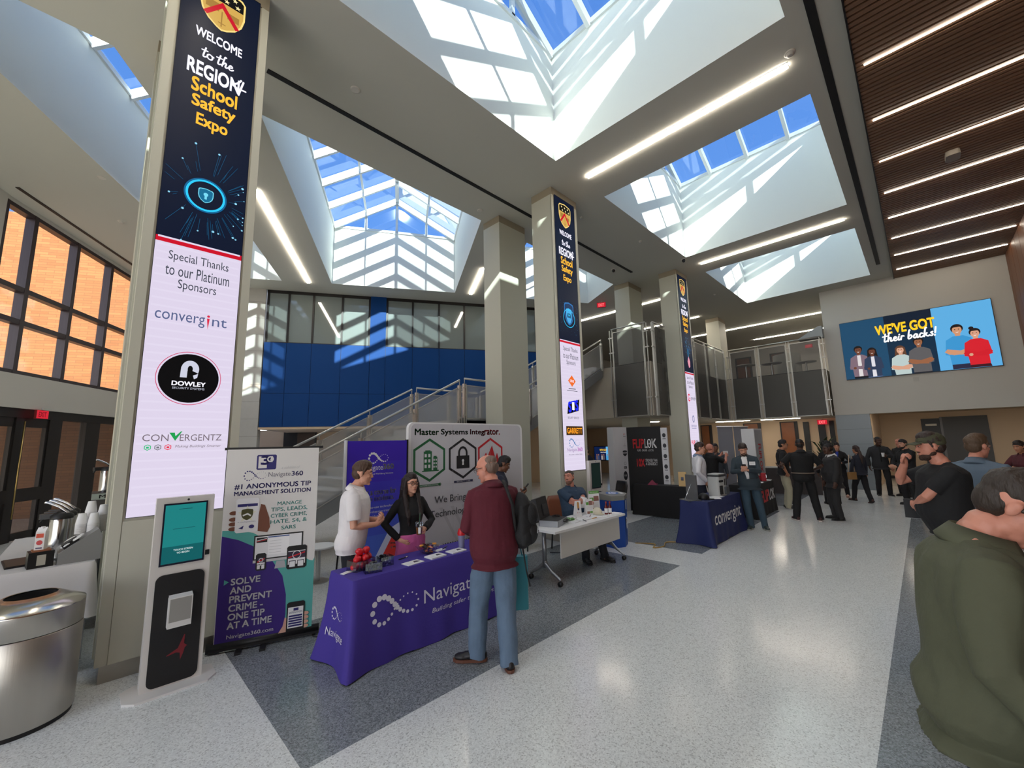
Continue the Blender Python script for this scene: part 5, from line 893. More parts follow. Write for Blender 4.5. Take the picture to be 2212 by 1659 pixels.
t = thing('serving_counter', 'dark counter with a printed edge strip behind the cart', 'counter', (0.03, 8.6, 0)); B().bb((0, 0, 0), (0.95, 0.5, 0.9), mat((34, 32, 30), 0.5)).build('counter_body', t); p = Panel(); p.rect(0, 0, 0.95, 0.085, mat((150, 160, 150), 0.5)); p.text('MAIN ST C', 0.33, 0.042, 0.05, M_blk, 0.5, 0.02); p.place('edge_strip', t, (0, -0.003, 1.21), (1, 0, 0)); B().bb((0, 0, 0.9), (0.95, 0.5, 1.3), mat((60, 58, 56), 0.5)).build('counter_top', t)
airpot((0.17, 8.8, 1.3005), R(10), 'small steel coffee flask standing farther back by the doors')
t = thing('condiment_organizer', 'grey slanted holder for cups, lids and cutlery on the white-clothed cart', 'organizer', cart(-0.145, 5.46), R(4)); Mg = mat((132, 132, 132), 0.4); b = B()
b.add([(x, y, z) for y in (0, 0.40) for x, z in ((0, 0), (0.27, 0), (0.27, 0.2), (0.24, 0.27), (0, 0.09))], [(0, 1, 2, 3, 4), (9, 8, 7, 6, 5), (0, 4, 9, 5), (4, 3, 8, 9), (3, 2, 7, 8), (2, 1, 6, 7), (1, 0, 5, 6)], Mg); b.build('holder_body', t)
b = B(); b.box((0.075, 0.1, 0.16), (0.11, 0.12, 0.05), M_blk, rot=MX.Rotation(R(-36), 3, 'Y')); b.build('compartment', t)
cup = B().lathe([(0.026, 0), (0.028, 0.002), (0.042, 0.092), (0.044, 0.096), (0.0405, 0.096), (0.025, 0.006)], (0, 0, 0), mat((226, 226, 226), 0.6), 20); cp = None
for si, (x, y, z, n_, lb) in enumerate(((-0.025, 5.74, 0.21, 8, 'left front'), (0.055, 5.70, 0.21, 8, 'middle front'), (0.115, 5.78, 0.21, 13, 'right rear'), (0.03, 5.83, 0.21, 16, 'left rear'))):
    for k in range(n_):
        lo = (x, y, cz + z + 0.0125 * k + 0.096); lab = 'foam cup nested upside down in the %s stack on the grey cup holder' % lb
        if cp is None: cp = cup.build('foam_cup', None, lo, 0, label=lab, cat='cup', group='foam cups, %s stack' % lb); o = cp
        else: o = copy_tree(cp, lo, 0, lab); o['group'] = 'foam cups, %s stack' % lb
        o.rotation_euler = (math.pi, 0, 0)
for i, (x, y, z) in enumerate(((-0.10, 5.54, .15), (-0.07, 5.60, .18), (-0.03, 5.52, .205), (-0.09, 5.66, .16))):
    o = B().lathe([(0.043, 0), (0.044, 0.008), (0.036, 0.014)], (0, 0, 0), mat((226, 226, 224), 0.5), 20).build('cup_lid', None, (x, y, cz + z), 0, label='white cup lid tilted in the grey holder', cat='lid', group='cup lids in the grey holder'); o.rotation_euler = (R(10 * (i % 2)), R(-38), 0)
t = thing('napkin_dispenser', 'black box with a pale label at the front of the white-clothed cart', 'dispenser', cart(-0.315, 5.46), R(8)); b = B(); b.bb((0, 0, 0), (0.15, 0.15, 0.13), M_blk); b.build('box_body', t); b = B(); b.bb((0.02, 0.02, 0.13), (0.13, 0.13, 0.142), mat((150, 96, 66), 0.7)); b.build('napkins', t); p = Panel(); p.rect(0, 0, 0.052, 0.085, mat((176, 172, 160), 0.6)); p.place('front_label', t, (0.05, -0.002, 0.02), (1, 0, 0))
t = thing('serving_tray', 'flat black tray left of the napkin box', 'tray', cart(-0.45, 5.62), R(8)); b = B(); b.bb((0, 0, 0), (0.16, 0.42, 0.012), M_blk); b.bb((0.01, 0.01, 0.012), (0.15, 0.41, 0.016), mat((30, 30, 30), 0.4)); b.build('tray_plate', t)
t = thing('creamer_carton', 'white and red creamer carton on the napkin box', 'carton', (-0.255, 5.545, cz + 0.143), R(-20)); b = B(); b.bb((-0.03, -0.03, 0), (0.03, 0.03, 0.15), mat((216, 212, 208), 0.5)); b.add([(-.03, -.03, .15), (.03, -.03, .15), (.03, .03, .15), (-.03, .03, .15), (-.03, 0, .185), (.03, 0, .185)], [(0, 1, 5, 4), (2, 3, 4, 5), (0, 4, 3), (1, 2, 5)], M_paper); b.build('carton_body', t); b = B(); b.cyl((0.0, 0), 0.014, 0.17, 0.19, M_paper, 12); b.build('carton_cap', t); p = Panel(); p.rect(0.005, 0.1, 0.052, 0.135, mat((196, 70, 40), 0.6)); p.disc(0.03, 0.06, 0.02, mat((190, 60, 60), 0.6)); p.rect(0.01, 0.01, 0.05, 0.02, mat((60, 50, 90), 0.6)); p.place('carton_print', t, (-0.03, -0.031, 0), (1, 0, 0))
t = thing('spoon_dish', 'white paper dish with a spoon behind the napkin box', 'dish', cart(-0.235, 5.76), 0.3); B().lathe([(0.05, 0), (0.075, 0.02), (0.07, 0.018), (0.048, 0.004)], (0, 0), M_paper, 20).build('dish', t); B().tube([(-0.05, 0, 0.03), (0.05, 0.01, 0.02)], 0.006, M_paper, 8, round_=True).build('spoon', t)
# ---- steel rubbish bin, bottom left
t = thing('waste_bin', 'large round brushed steel bin with a conical top at lower left', 'bin', (-0.235, 4.82, 0)); Ms = mat((186, 182, 174), 0.36, 0.9, bump=0.03, bscale=120, aniso=0.6, stretch=(1, 1, 0.02), var=0.1, vscale=10)
b = B(); b.lathe([(0.285, 0.03), (0.29, 0.04), (0.29, 0.62), (0.287, 0.625)], (0, 0), Ms, 56); b.lathe([(0.287, 0.63), (0.29, 0.635), (0.29, 0.78)], (0, 0), Ms, 56); b.build('bin_body', t); b = B(); b.lathe([(0.28, 0), (0.28, 0.035)], (0, 0), M_blk, 48); b.build('base_ring', t)
b = B(); b.lathe([(0.29, 0.78), (0.29, 0.79), (0.14, 0.865), (0.135, 0.862)], (0, 0), mat((196, 192, 184), 0.22, 1.0), 56, cap=False); b.build('funnel_top', t); b = B(); b.lathe([(0.136, 0.855), (0.13, 0.70), (0.01, 0.69)], (0, 0), mat((8, 8, 8), 0.9), 40, cap=False); b.build('opening', t)
# ---- exit signs, ceiling devices
def exit_sign(loc, rz, label, w_=0.34, c=(236, 40, 60), mirror=False):
    t = thing('exit_sign', label, 'exit sign', loc, rz, 'exit signs'); B().bb((-w_ / 2, -0.02, -0.2), (w_ / 2, 0.02, 0), mat((120, 30, 34), 0.4)).build('housing', t)
    for s_ in (-1, 1):
        p = Panel(); p.rect(-w_ / 2 + 0.01, -0.19, w_ / 2 - 0.01, -0.01, led(c, 0.75)); p.text('EXIT', 0, -0.1, 0.11, led((255, 120, 120), 1.2) if not mirror else led((120, 20, 30)), w_ * 0.62, 0.03); p.place('sign_face', t, (0, 0.021 * s_, 0), (-s_, 0, 0))
    B().tube([(0, 0, 0), (0, 0, 0.06)], 0.012, M_ltgrey, 8).build('mount', t)
exit_sign((13.45, 8.3, 7.22), R(-60), 'red exit sign on the ceiling left of the far screen column'); exit_sign((21.2, 2.9, 2.55), R(-90), 'red exit sign under the balcony near the grey tile wall'); exit_sign((27.3, 3.9, 6.9), R(-90), 'red exit sign deep on the upper floor above the railing'); exit_sign(UV(11.9, 7.93, 2.87), R(60), 'red exit sign above the glass entrance doors at left', mirror=True)
def disc(name, loc, r, lb, cat, grp, kind=0):
    t = thing(name, lb, cat, loc, 0, grp); b = B(); b.lathe([(r, 0.0), (r, -0.012), (r * 0.8, -0.016)], (0, 0), mat((206, 202, 194), 0.5), 20); b.build('plate', t)
    if kind == 1: b = B(); b.ell((0, 0, -0.045), (r * 0.72, r * 0.72, r * 0.8), mat((24, 24, 26), 0.15)); b.build('dome', t)
    if kind == 2: b = B(); b.tube([(0, 0, -0.01), (0, 0, -0.05)], 0.02, M_ltgrey, 10); b.lathe([(0.035, -0.05), (0.035, -0.055)], (0, 0), M_ltgrey, 12); b.build('nozzle', t)
    if kind == 3: b = B(); b.lathe([(r * 0.7, -0.014), (r * 0.62, -0.045), (r * 0.4, -0.05)], (0, 0), mat((196, 192, 184), 0.5), 20); b.build('sensor', t)
for i, (px, lb, kd, nm, cat, grp) in enumerate((((-0.35, 11.0), 'round flush plate on the ceiling by the left windows', 0, 'ceiling_plate', 'cover plate', 'flush plates'), ((0.0, 12.9), 'smoke detector on the ceiling by the left windows', 3, 'smoke_detector', 'detector', 'detectors'), ((2.35, 5.55), 'flush round plate on the ceiling right of the nearest column', 0, 'ceiling_plate', 'cover plate', 'flush plates'),
    ((5.9, 6.75), 'flush plate above the plain column left of the middle screen column', 0, 'ceiling_plate', 'cover plate', 'flush plates'), ((12.15, 4.55), 'dark dome camera on the ceiling at the corner of the second skylight', 1, 'dome_camera', 'camera', 'dome cameras'), ((11.2, 6.4), 'dark dome camera on the ceiling before the far plain column', 1, 'dome_camera', 'camera', 'dome cameras'), ((6.5, 0.72), 'speaker plate on the ceiling at the end of the long light', 3, 'smoke_detector', 'detector', 'detectors'),
    ((7.9, 5.3), 'sprinkler on the ceiling right of the middle screen column', 2, 'sprinkler', 'sprinkler', 'sprinklers'), ((10.1, 4.9), 'sprinkler on the ceiling under the left edge of the second skylight', 2, 'sprinkler', 'sprinkler', 'sprinklers'), ((16.1, 5.0), 'sprinkler on the ceiling beyond the far screen column', 2, 'sprinkler', 'sprinkler', 'sprinklers'))): disc(nm, (px[0], px[1], 7.3), 0.07 if kd != 2 else 0.04, lb, cat, grp, kd)
t = thing('ceiling_speaker', 'pale rounded box mounted on the wooden ceiling between light lines', 'speaker', (11.15, -1.02, 7.22), R(0)); b = B(); b.rbox((0, 0, -0.05), (0.3, 0.2, 0.1), 0.05, mat((150, 140, 128), 0.5)); b.build('speaker_body', t)
# ---- big wall screen
t = thing('wall_screen', 'large lit wall screen showing six people on blue', 'screen', (18.985, 1.725, 3.866)); B().bb((-0.03, -3.68, -0.01), (0.015, 0.0, 2.09), M_blk).build('bezel', t)
p = Panel(); W, Hs = 3.66, 2.07; b1, b2, b3 = led((26, 72, 104)), led((10, 42, 66)), led((92, 172, 224))
p.rect(0, 0, 1.2, Hs, b1); p.rect(1.2, 0, 2.36, Hs, b2); p.rect(2.36, 0, W, Hs, b3); p.rect(1.2, 1.62, 2.36, Hs, led((8, 26, 46)))
def bust(cx, top, s_, skin, hairc, shirt, pants, arms_out=1, female=False, jacket=None, sh_in=None):
    hd = top - 0.16 * s_; PL = p.poly
    def poly(pts, mt): return PL([(x, max(0.006, y)) for x, y in pts], mt)
    if female: poly([(cx - .13 * s_, hd + .1 * s_), (cx + .13 * s_, hd + .1 * s_), (cx + .17 * s_, hd - .32 * s_), (cx - .17 * s_, hd - .32 * s_)], led(hairc))
    p.disc(cx, hd + 0.045 * s_, 0.125 * s_, led(hairc), 0.13 * s_); sc_ = hd - 0.19 * s_; bot = max(0.0, sc_ - 0.98 * s_)
    poly([(cx - .05 * s_, sc_), (cx + .05 * s_, sc_), (cx + .06 * s_, hd), (cx - .06 * s_, hd)], led(skin))
    poly([(cx - .1 * s_, sc_ + .02 * s_), (cx + .1 * s_, sc_ + .02 * s_), (cx + .25 * s_, sc_ - .08 * s_), (cx + .3 * s_, sc_ - .5 * s_), (cx + .22 * s_, sc_ - .52 * s_), (cx + .22 * s_, sc_ - .82 * s_), (cx - .2 * s_, sc_ - .82 * s_), (cx - .22 * s_, sc_ - .52 * s_), (cx - .3 * s_, sc_ - .5 * s_), (cx - .25 * s_, sc_ - .08 * s_)], led(shirt))
    if sh_in: poly([(cx - .05 * s_, sc_ + .0 * s_), (cx + .05 * s_, sc_), (cx + .06 * s_, sc_ - .8 * s_), (cx - .06 * s_, sc_ - .8 * s_)], led(sh_in))
    poly([(cx - .2 * s_, sc_ - .8 * s_), (cx + .22 * s_, sc_ - .8 * s_), (cx + .24 * s_, bot), (cx - .2 * s_, bot)], led(pants))
    poly([(cx - .31 * s_, sc_ - .42 * s_), (cx - .25 * s_, sc_ - .34 * s_), (cx + .18 * s_, sc_ - .46 * s_), (cx + .18 * s_, sc_ - .55 * s_), (cx - .22 * s_, sc_ - .5 * s_)], led(jacket or skin)); poly([(cx + .31 * s_, sc_ - .42 * s_), (cx + .25 * s_, sc_ - .34 * s_), (cx - .16 * s_, sc_ - .46 * s_), (cx - .14 * s_, sc_ - .53 * s_), (cx + .24 * s_, sc_ - .5 * s_)], led(jacket or skin)); p.disc(cx - .15 * s_, sc_ - .47 * s_, .045 * s_, led(skin))
    p.disc(cx, hd, 0.095 * s_, led(skin), 0.125 * s_); poly([(cx - .098 * s_, hd + .06 * s_), (cx - .06 * s_, hd + .085 * s_), (cx + .06 * s_, hd + .085 * s_), (cx + .098 * s_, hd + .06 * s_), (cx + .07 * s_, hd + .15 * s_), (cx - .07 * s_, hd + .15 * s_)], led(hairc))
    p.discs([(cx - .038 * s_, hd + .02 * s_, .012 * s_), (cx + .038 * s_, hd + .02 * s_, .012 * s_)], led((20, 14, 12))); poly([(cx - .04 * s_, hd - .055 * s_), (cx + .04 * s_, hd - .055 * s_), (cx, hd - .08 * s_)], led((240, 232, 226)))
bust(0.42, 1.16, 0.94, (110, 66, 48), (24, 18, 18), (126, 104, 116), (22, 20, 26), jacket=(126, 104, 116), sh_in=(220, 214, 214)); bust(0.78, 1.04, 0.88, (104, 60, 44), (26, 18, 18), (44, 58, 84), (92, 110, 148), female=True, jacket=(44, 58, 84), sh_in=(222, 220, 226))
bust(1.5, 0.98, 0.92, (214, 160, 132), (96, 62, 44), (186, 202, 200), (80, 90, 110), female=True); bust(1.96, 1.18, 1.0, (150, 96, 66), (24, 18, 16), (92, 90, 92), (30, 24, 28))
bust(2.86, 1.42, 1.1, (206, 148, 112), (26, 20, 20), (58, 148, 206), (40, 40, 64)); bust(3.22, 1.22, 0.98, (216, 158, 130), (30, 20, 20), (212, 30, 44), (60, 20, 30), jacket=(206, 26, 40)); p.disc(3.16, 1.24, 0.055, led((30, 20, 20)))
p.text("WE'VE GOT", 1.68, 1.62, 0.33, led((250, 200, 40), 1.1), 1.45, 0.04); script_text(p, 'their backs!', 1.12, 1.18, 0.27, led((248, 248, 248), 1.1), 0.16)
p.place('screen_face', t, (-0.032, -0.005, 0.005), (0, -1, 0))
t = thing('wall_socket', 'small blank wall plate under the big wall screen', 'wall plate', (18.99, -0.05, 3.68)); B().bb((-0.008, -0.07, -0.07), (0.01, 0.07, 0.07), mat((176, 172, 166), 0.5)).build('plate', t)
# small television under the balcony
t = thing('television', 'wall television under the balcony showing the same blue advert', 'television', (21.44, 14.3, 0.72)); B().bb((0, -1.2, 0), (0.04, 0, 0.84), M_blk).build('bezel', t)
p = Panel(); p.rect(0.03, 0.03, 0.84, 0.81, led((14, 30, 70))); p.rect(0.84, 0.03, 1.17, 0.81, led((92, 172, 224))); p.text("WE'VE GOT", 0.66, 0.62, 0.12, led((250, 200, 40)), 0.5, 0.03); p.text('their backs!', 0.66, 0.48, 0.08, led((240, 240, 240)), 0.4)
for k, (x_, c) in enumerate(((0.2, (100, 80, 80)), (0.32, (60, 70, 100)), (0.55, (160, 150, 150)), (0.68, (90, 80, 76)), (0.92, (58, 148, 206)), (1.04, (206, 40, 50)))): p.disc(x_, 0.33, 0.035, led((150, 100, 80)), 0.045, 12); p.rect(x_ - 0.05, 0.05, x_ + 0.05, 0.28, led(c))
p.place('screen_face', t, (-0.003, 0, 0), (0, -1, 0))
# low partition wall and plant near the tile wall
t = thing('partition_wall', 'low dark partition with a pale cap behind the group of standing people', 'partition', (16.28, 4.2, 0), math.atan2(-1.55, 0.35)); b = B(); b.bb((0, 0, 0), (1.75, 0.16, 0.84), mat((52, 46, 46), 0.6, var=0.2, vscale=8)); b.build('partition_body', t); B().bb((-0.01, -0.02, 0.84), (1.76, 0.18, 0.89), mat((196, 194, 190), 0.5)).build('cap', t)
t = thing('potted_plant', 'leafy potted plant behind the group, under the red exit sign', 'plant', (18.1, 2.55, 0)); b = B(); b.lathe([(0.18, 0), (0.24, 0.45), (0.22, 0.45)], (0, 0), mat((96, 48, 34), 0.6), 20); b.build('pot', t); rnd = random.Random(3); b = B(); st_ = B(); Ml = mat((44, 62, 26), 0.6, var=0.4, vscale=6)
for k in range(46):
    a_ = rnd.uniform(0, 6.28); L_ = rnd.uniform(0.5, 1.0); el = rnd.uniform(0.5, 1.4); d_ = V((math.cos(a_) * math.cos(el), math.sin(a_) * math.cos(el), math.sin(el))); p0 = V((0, 0, 0.9 + rnd.uniform(-.3, .4))); mid = p0 + d_ * L_ * 0.6; tip = p0 + d_ * L_ - V((0, 0, 0.25 * L_)); sd_ = d_.cross(V((0, 0, 1))).normalized() * 0.05
    b.add([p0, mid - sd_, tip, mid + sd_], [(0, 1, 2, 3)], Ml)
st_.tube([(0, 0, 0.4), (0.02, 0, 1.2)], 0.03, mat((70, 50, 34), 0.8), 8); st_.build('stem', t); b.build('foliage', t)
# ================================================================== STAIR AND BALCONY RAILINGS
M_tread = mat((182, 182, 182), 0.7, var=0.06, vscale=30); M_str = mat((120, 122, 124), 0.6); M_rail = mat((186, 185, 180), 0.38, 0.7)
M_mesh = mat((176, 178, 180), 0.55, 0.1, alpha=0.5); M_dark = mat((58, 58, 58), 0.42, 0.2, alpha=0.72, var=0.35, vscale=2.5)
ZL, SL = 2.42, 0.51; YN, YF = 7.3, 9.3
t = thing('staircase', 'grey staircase rising behind the booths below the blue wall', 'staircase', (1.05, YN, 0))
b = B(); n_ = 15
for k in range(n_): b.bb((k * 4.75 / n_, 0.06, k * ZL / n_), ((k + 1) * 4.75 / n_ + 0.03, YF - YN - 0.06, (k + 1) * ZL / n_), M_tread)
b.build('lower_flight', t); b = B(); b.bb((4.75, 0.0, ZL - 0.3), (6.95, YF - YN, ZL), M_tread); b.build('landing', t)
b = B(); n2 = 12; r2_ = (4.3 - ZL) / n2
for k in range(n2): b.bb((6.95 + k * 3.69 / n2, 0.06, ZL + (k + 1) * r2_ - 0.3), (6.95 + (k + 1) * 3.69 / n2 + 0.03, YF - YN - 0.06, ZL + (k + 1) * r2_), M_tread)
b.build('upper_flight', t)
for y in (0.0, YF - YN - 0.06):
    b = B(); b.add([(x, y + yy, z) for yy in (0, 0.06) for x, z in ((-0.1, 0), (0.35, 0), (4.85, ZL - 0.32), (6.85, ZL - 0.32), (10.64, 4.3 - 0.32), (10.7, 4.3), (6.95, ZL + 0.06), (4.75, ZL + 0.06), (0.0, 0.1))], [tuple(range(9)), tuple(range(17, 8, -1))] + [(k, (k + 1) % 9, 9 + (k + 1) % 9, 9 + k) for k in range(9)], M_str); b.build('stringer', t)
def stair_rail(label, x0, z0, x1, z1, y, n, flat=False):
    t = thing('stair_railing', label, 'railing', (x0, y, z0), 0, 'stair railings'); L = x1 - x0; dz = z1 - z0
    b = B(); b.tube([(0, 0, 0.95), (L, 0, 0.95 + dz)], 0.024, M_rail, 12); b.build('handrail', t)
    for i in range(n + 1):
        x = L * i / n; z = dz * i / n; b = B()
        for o in (-0.025, 0.025): b.bb((x + o - 0.008, -0.035, z - 0.1), (x + o + 0.008, 0.035, z + 0.83), M_rail)
        b.tube([(x, 0, z + 0.82), (x, 0, z + 0.94)], 0.01, M_rail, 8); b.bb((x - 0.05, -0.02, z + 0.72), (x + 0.05, 0.02, z + 0.75), M_rail); b.bb((x - 0.05, -0.02, z + 0.1), (x + 0.05, 0.02, z + 0.13), M_rail); b.build('post', t)
    for i in range(n):
        xa, xb = L * i / n + 0.06, L * (i + 1) / n - 0.06; za, zb = dz * xa / L, dz * xb / L; b = B()
        b.add([(xa, -0.004, za + 0.04), (xb, -0.004, zb + 0.04), (xb, -0.004, zb + 0.8), (xa, -0.004, za + 0.8)], [(0, 1, 2, 3)], M_mesh)
        for p_, q_ in (((xa, za + 0.8), (xb, zb + 0.8)), ((xa, za + 0.04), (xb, zb + 0.04)), ((xa, za + 0.04), (xa, za + 0.8)), ((xb, zb + 0.04), (xb, zb + 0.8))): b.bar((p_[0], 0, p_[1]), (q_[0], 0, q_[1]), 0.016, 0.016, M_rail, (0, 1, 0))
        b.build('mesh_panel', t)
for y, nm in ((YN, 'near'), (YF, 'far')):
    stair_rail('mesh railing on the %s side of the lower stair flight' % nm, 1.15, 0.05, 5.7, ZL - 0.05, y, 4); stair_rail('mesh railing on the %s side of the stair landing' % nm, 5.84, ZL, 7.92, ZL, y, 2); stair_rail('mesh railing on the %s side of the upper stair flight' % nm, 8.06, ZL + 0.04, 11.66, 4.28, y, 3)
def balcony(label, a, b_, n):
    a, b_ = V(a), V(b_); d = b_ - a; L = d.length; t = thing('balcony_railing', label, 'railing', (a.x, a.y, 2.6), math.atan2(d.y, d.x), 'balcony railings')
    b = B(); b.tube([(0, 0, 2.9), (L, 0, 2.9)], 0.024, M_rail, 12); b.build('handrail', t); w_ = L / n
    for i in range(n + 1):
        b = B()
        for o in (-0.045, 0.045): b.bb((i * w_ + o - 0.007, -0.025, 0.0), (i * w_ + o + 0.007, 0.025, 2.88), M_rail)
        for z in (0.55, 2.1, 2.6): b.bb((i * w_ - 0.09, -0.025, z), (i * w_ + 0.09, 0.025, z + 0.035), M_rail)
        b.build('post', t)
    for i in range(n):
        xa, xb = i * w_ + 0.075, (i + 1) * w_ - 0.075; b = B(); b.quad((xa, -0.02, 0.03), (xb, -0.02, 0.03), (xb, -0.02, 2.78), (xa, -0.02, 2.78), M_dark)
        for p_, q_ in (((xa, 2.78), (xb, 2.78)), ((xa, 0.03), (xb, 0.03)), ((xa, 0.03), (xa, 2.78)), ((xb, 0.03), (xb, 2.78))): b.bar((p_[0], -0.02, p_[1]), (q_[0], -0.02, q_[1]), 0.018, 0.018, M_rail, (0, 1, 0))
        b.build('mesh_panel', t)
balcony('dark mesh balcony railing at the head of the stairs, left of the far screen column', (11.69, 6.92, 0), (11.69, 5.72, 0), 1)
balcony('long dark mesh balcony railing running behind the far screen column', (11.83, 5.55, 0), (18.25, 5.55, 0), 6)
balcony('dark mesh balcony railing between the inner corner and the big screen wall', (18.4, 5.4, 0), (18.4, 2.25, 0), 3)
# tables on the upper floor seen through the mesh
for i, (x, y) in enumerate(((20.4, 4.3), (21.2, 3.2), (20.0, 5.2))):
    t = thing('cafe_table', 'round cafe table on the upper floor, %s' % ('middle one behind the railing', 'one nearest the big screen wall', 'one nearest the balcony corner')[i], 'table', (x, y, 4.3), 0, 'cafe tables on the upper floor'); b = B(); b.lathe([(0.38, 0.72), (0.38, 0.75)], (0, 0), mat((190, 186, 178), 0.5), 28); b.build('tabletop', t); b = B(); b.cyl((0, 0), 0.035, 0, 0.72, M_steel, 12); b.lathe([(0.26, 0), (0.26, 0.02)], (0, 0), M_steel, 24); b.build('pedestal', t)
t = thing('lamp_drum', 'large pale drum lamp on the upper floor behind the railing', 'lamp', (22.4, 4.1, 4.3)); b = B(); b.lathe([(0.55, 0.35), (0.55, 1.35)], (0, 0), mat((190, 190, 184), 0.6), 32); b.build('lamp_shade', t); b = B(); b.cyl((0, 0), 0.1, 0, 0.35, M_steel, 16); b.build('base', t)
t = thing('wall_bracket', 'grey triangular bracket at the end of the balcony rail by the big screen wall', 'bracket', (18.7, 2.2, 5.5)); b = B(); b.add([(x, y, z) for x in (-0.15, 0.2) for y, z in ((0.0, 0.0), (0.75, 0.0), (0.75, 0.06), (0.1, 0.42), (0.0, 0.42))], [(0, 1, 2, 3, 4), (9, 8, 7, 6, 5)] + [(k, (k + 1) % 5, 5 + (k + 1) % 5, 5 + k) for k in range(5)], mat((146, 150, 150), 0.5)); b.build('bracket_plate', t)
# ================================================================== PEOPLE
def remesh(b, name, vox, smooth=3, mt=None, fold=0.0, fs=7.0, seed=0.0):
    """fuse the overlapping shapes of a builder into one continuous skin"""
    me = b.mesh('tmp'); o = bpy.data.objects.new('tmp', me); C.objects.link(o)
    md = o.modifiers.new('r', 'REMESH'); md.mode = 'VOXEL'; md.voxel_size = vox; md.use_smooth_shade = True
    if smooth:
        ms = o.modifiers.new('s', 'SMOOTH'); ms.iterations = smooth; ms.factor = 0.5
    dg = bpy.context.evaluated_depsgraph_get(); out = bpy.data.meshes.new_from_object(o.evaluated_get(dg)); out.name = name
    bpy.data.objects.remove(o); bpy.data.meshes.remove(me); out.materials.clear()
    for m in (mt if isinstance(mt, (list, tuple)) else [mt]): out.materials.append(m)
    if fold:
        nr = [v.normal.copy() for v in out.vertices]
        for v, n_ in zip(out.vertices, nr):
            p = v.co; q = noise.noise(V((p.x * fs + seed, p.y * fs, p.z * fs * 0.7))) + 0.6 * noise.noise(V((p.x * fs * 2.3, p.y * fs * 2.3 + seed, (p.z + p.x) * fs * 1.4)))
            v.co = p + n_ * (q * fold)
    return out
def ik(a, c, l1, l2, hint):
    a, c = V(a), V(c); d = c - a; L = d.length
    if L > (l1 + l2) * 0.995: c = a + d * ((l1 + l2) * 0.995 / L); d = c - a; L = d.length
    k = (l1 * l1 - l2 * l2 + L * L) / (2 * L); hh = math.sqrt(max(0, l1 * l1 - k * k)); u = d / L; hn = V(hint) - u * V(hint).dot(u)
    return a + u * k + hn.normalized() * hh, c
def hand(b, w_, d, pn, side, s, curl=0.5, mt=None, spread=1.0, th=0.5):
    """palm, four jointed fingers of different length and a thumb; d: finger direction, pn: palm normal, side +1 left hand"""
    d = V(d).normalized(); pn = V(pn); pn = (pn - d * pn.dot(d)).normalized(); lat = d.cross(pn) * side   # lat points to the thumb side
    q = MX((d, lat, pn)).transposed()
    b.ell(w_ + d * 0.05 * s, (0.056 * s, 0.041 * s, 0.017 * s), mt, q); b.tube([w_ - d * 0.02 * s, w_ + d * 0.035 * s], [0.026 * s, 0.029 * s], mt, round_=True)
    for i, (o_, L) in enumerate(((0.031, 0.92), (0.0105, 1.0), (-0.0105, 0.95), (-0.031, 0.76))):
        p = w_ + d * (0.086 - abs(o_) * 0.25) * s + lat * o_ * spread * s; a = 0.0; pts = [p]; c_ = curl * (1 + 0.08 * i)
        for k, ln in enumerate((0.043, 0.028, 0.022)):
            a += c_ * (0.75, 0.95, 0.6)[k]; p = p + (d * math.cos(a) + pn * math.sin(a) + lat * (0.10 * o_ / 0.03 * (spread - 0.6))) * ln * L * s; pts.append(p)
        b.tube(pts, [0.0098 * s, 0.0092 * s, 0.0082 * s, 0.007 * s], mt, seg=8, round_=True)
    p = w_ + d * 0.022 * s + lat * 0.028 * s; p1 = p + (d * 0.55 + lat * 0.75 + pn * 0.35 * th).normalized() * 0.036 * s
    p2 = p1 + (d * 0.9 + lat * (0.25 - 0.5 * th) + pn * 0.7 * th).normalized() * 0.031 * s; p3 = p2 + (d * 0.95 - lat * 0.3 * th + pn * 0.8 * th).normalized() * 0.025 * s
    b.tube([p, p1, p2, p3], [0.016 * s, 0.0125 * s, 0.011 * s, 0.009 * s], mt, seg=8, round_=True)
SKIN = dict(fair=(206, 152, 126), pink=(196, 132, 110), tan=(172, 118, 88), brown=(112, 72, 50), dark=(72, 44, 31))
TORSO = [(0.84, 0.088, 0.145, -0.01), (0.90, 0.108, 0.172, -0.012), (0.96, 0.110, 0.172, -0.01), (1.03, 0.100, 0.158, 0.0), (1.10, 0.100, 0.154, 0.0), (1.18, 0.106, 0.160, 0.0), (1.27, 0.115, 0.174, 0.0), (1.35, 0.116, 0.186, -0.004), (1.41, 0.104, 0.190, -0.01), (1.455, 0.082, 0.165, -0.016), (1.49, 0.062, 0.11, -0.016), (1.52, 0.052, 0.062, -0.012)]
WOMAN = [(0.84, 0.092, 0.15, -0.01), (0.90, 0.108, 0.174, -0.012), (0.96, 0.104, 0.166, -0.01), (1.03, 0.088, 0.138, 0.0), (1.10, 0.084, 0.126, 0.0), (1.18, 0.092, 0.134, 0.004), (1.27, 0.112, 0.150, 0.012), (1.35, 0.104, 0.156, 0.0), (1.41, 0.086, 0.160, -0.01), (1.455, 0.068, 0.14, -0.016), (1.49, 0.052, 0.09, -0.016), (1.52, 0.045, 0.052, -0.012)]
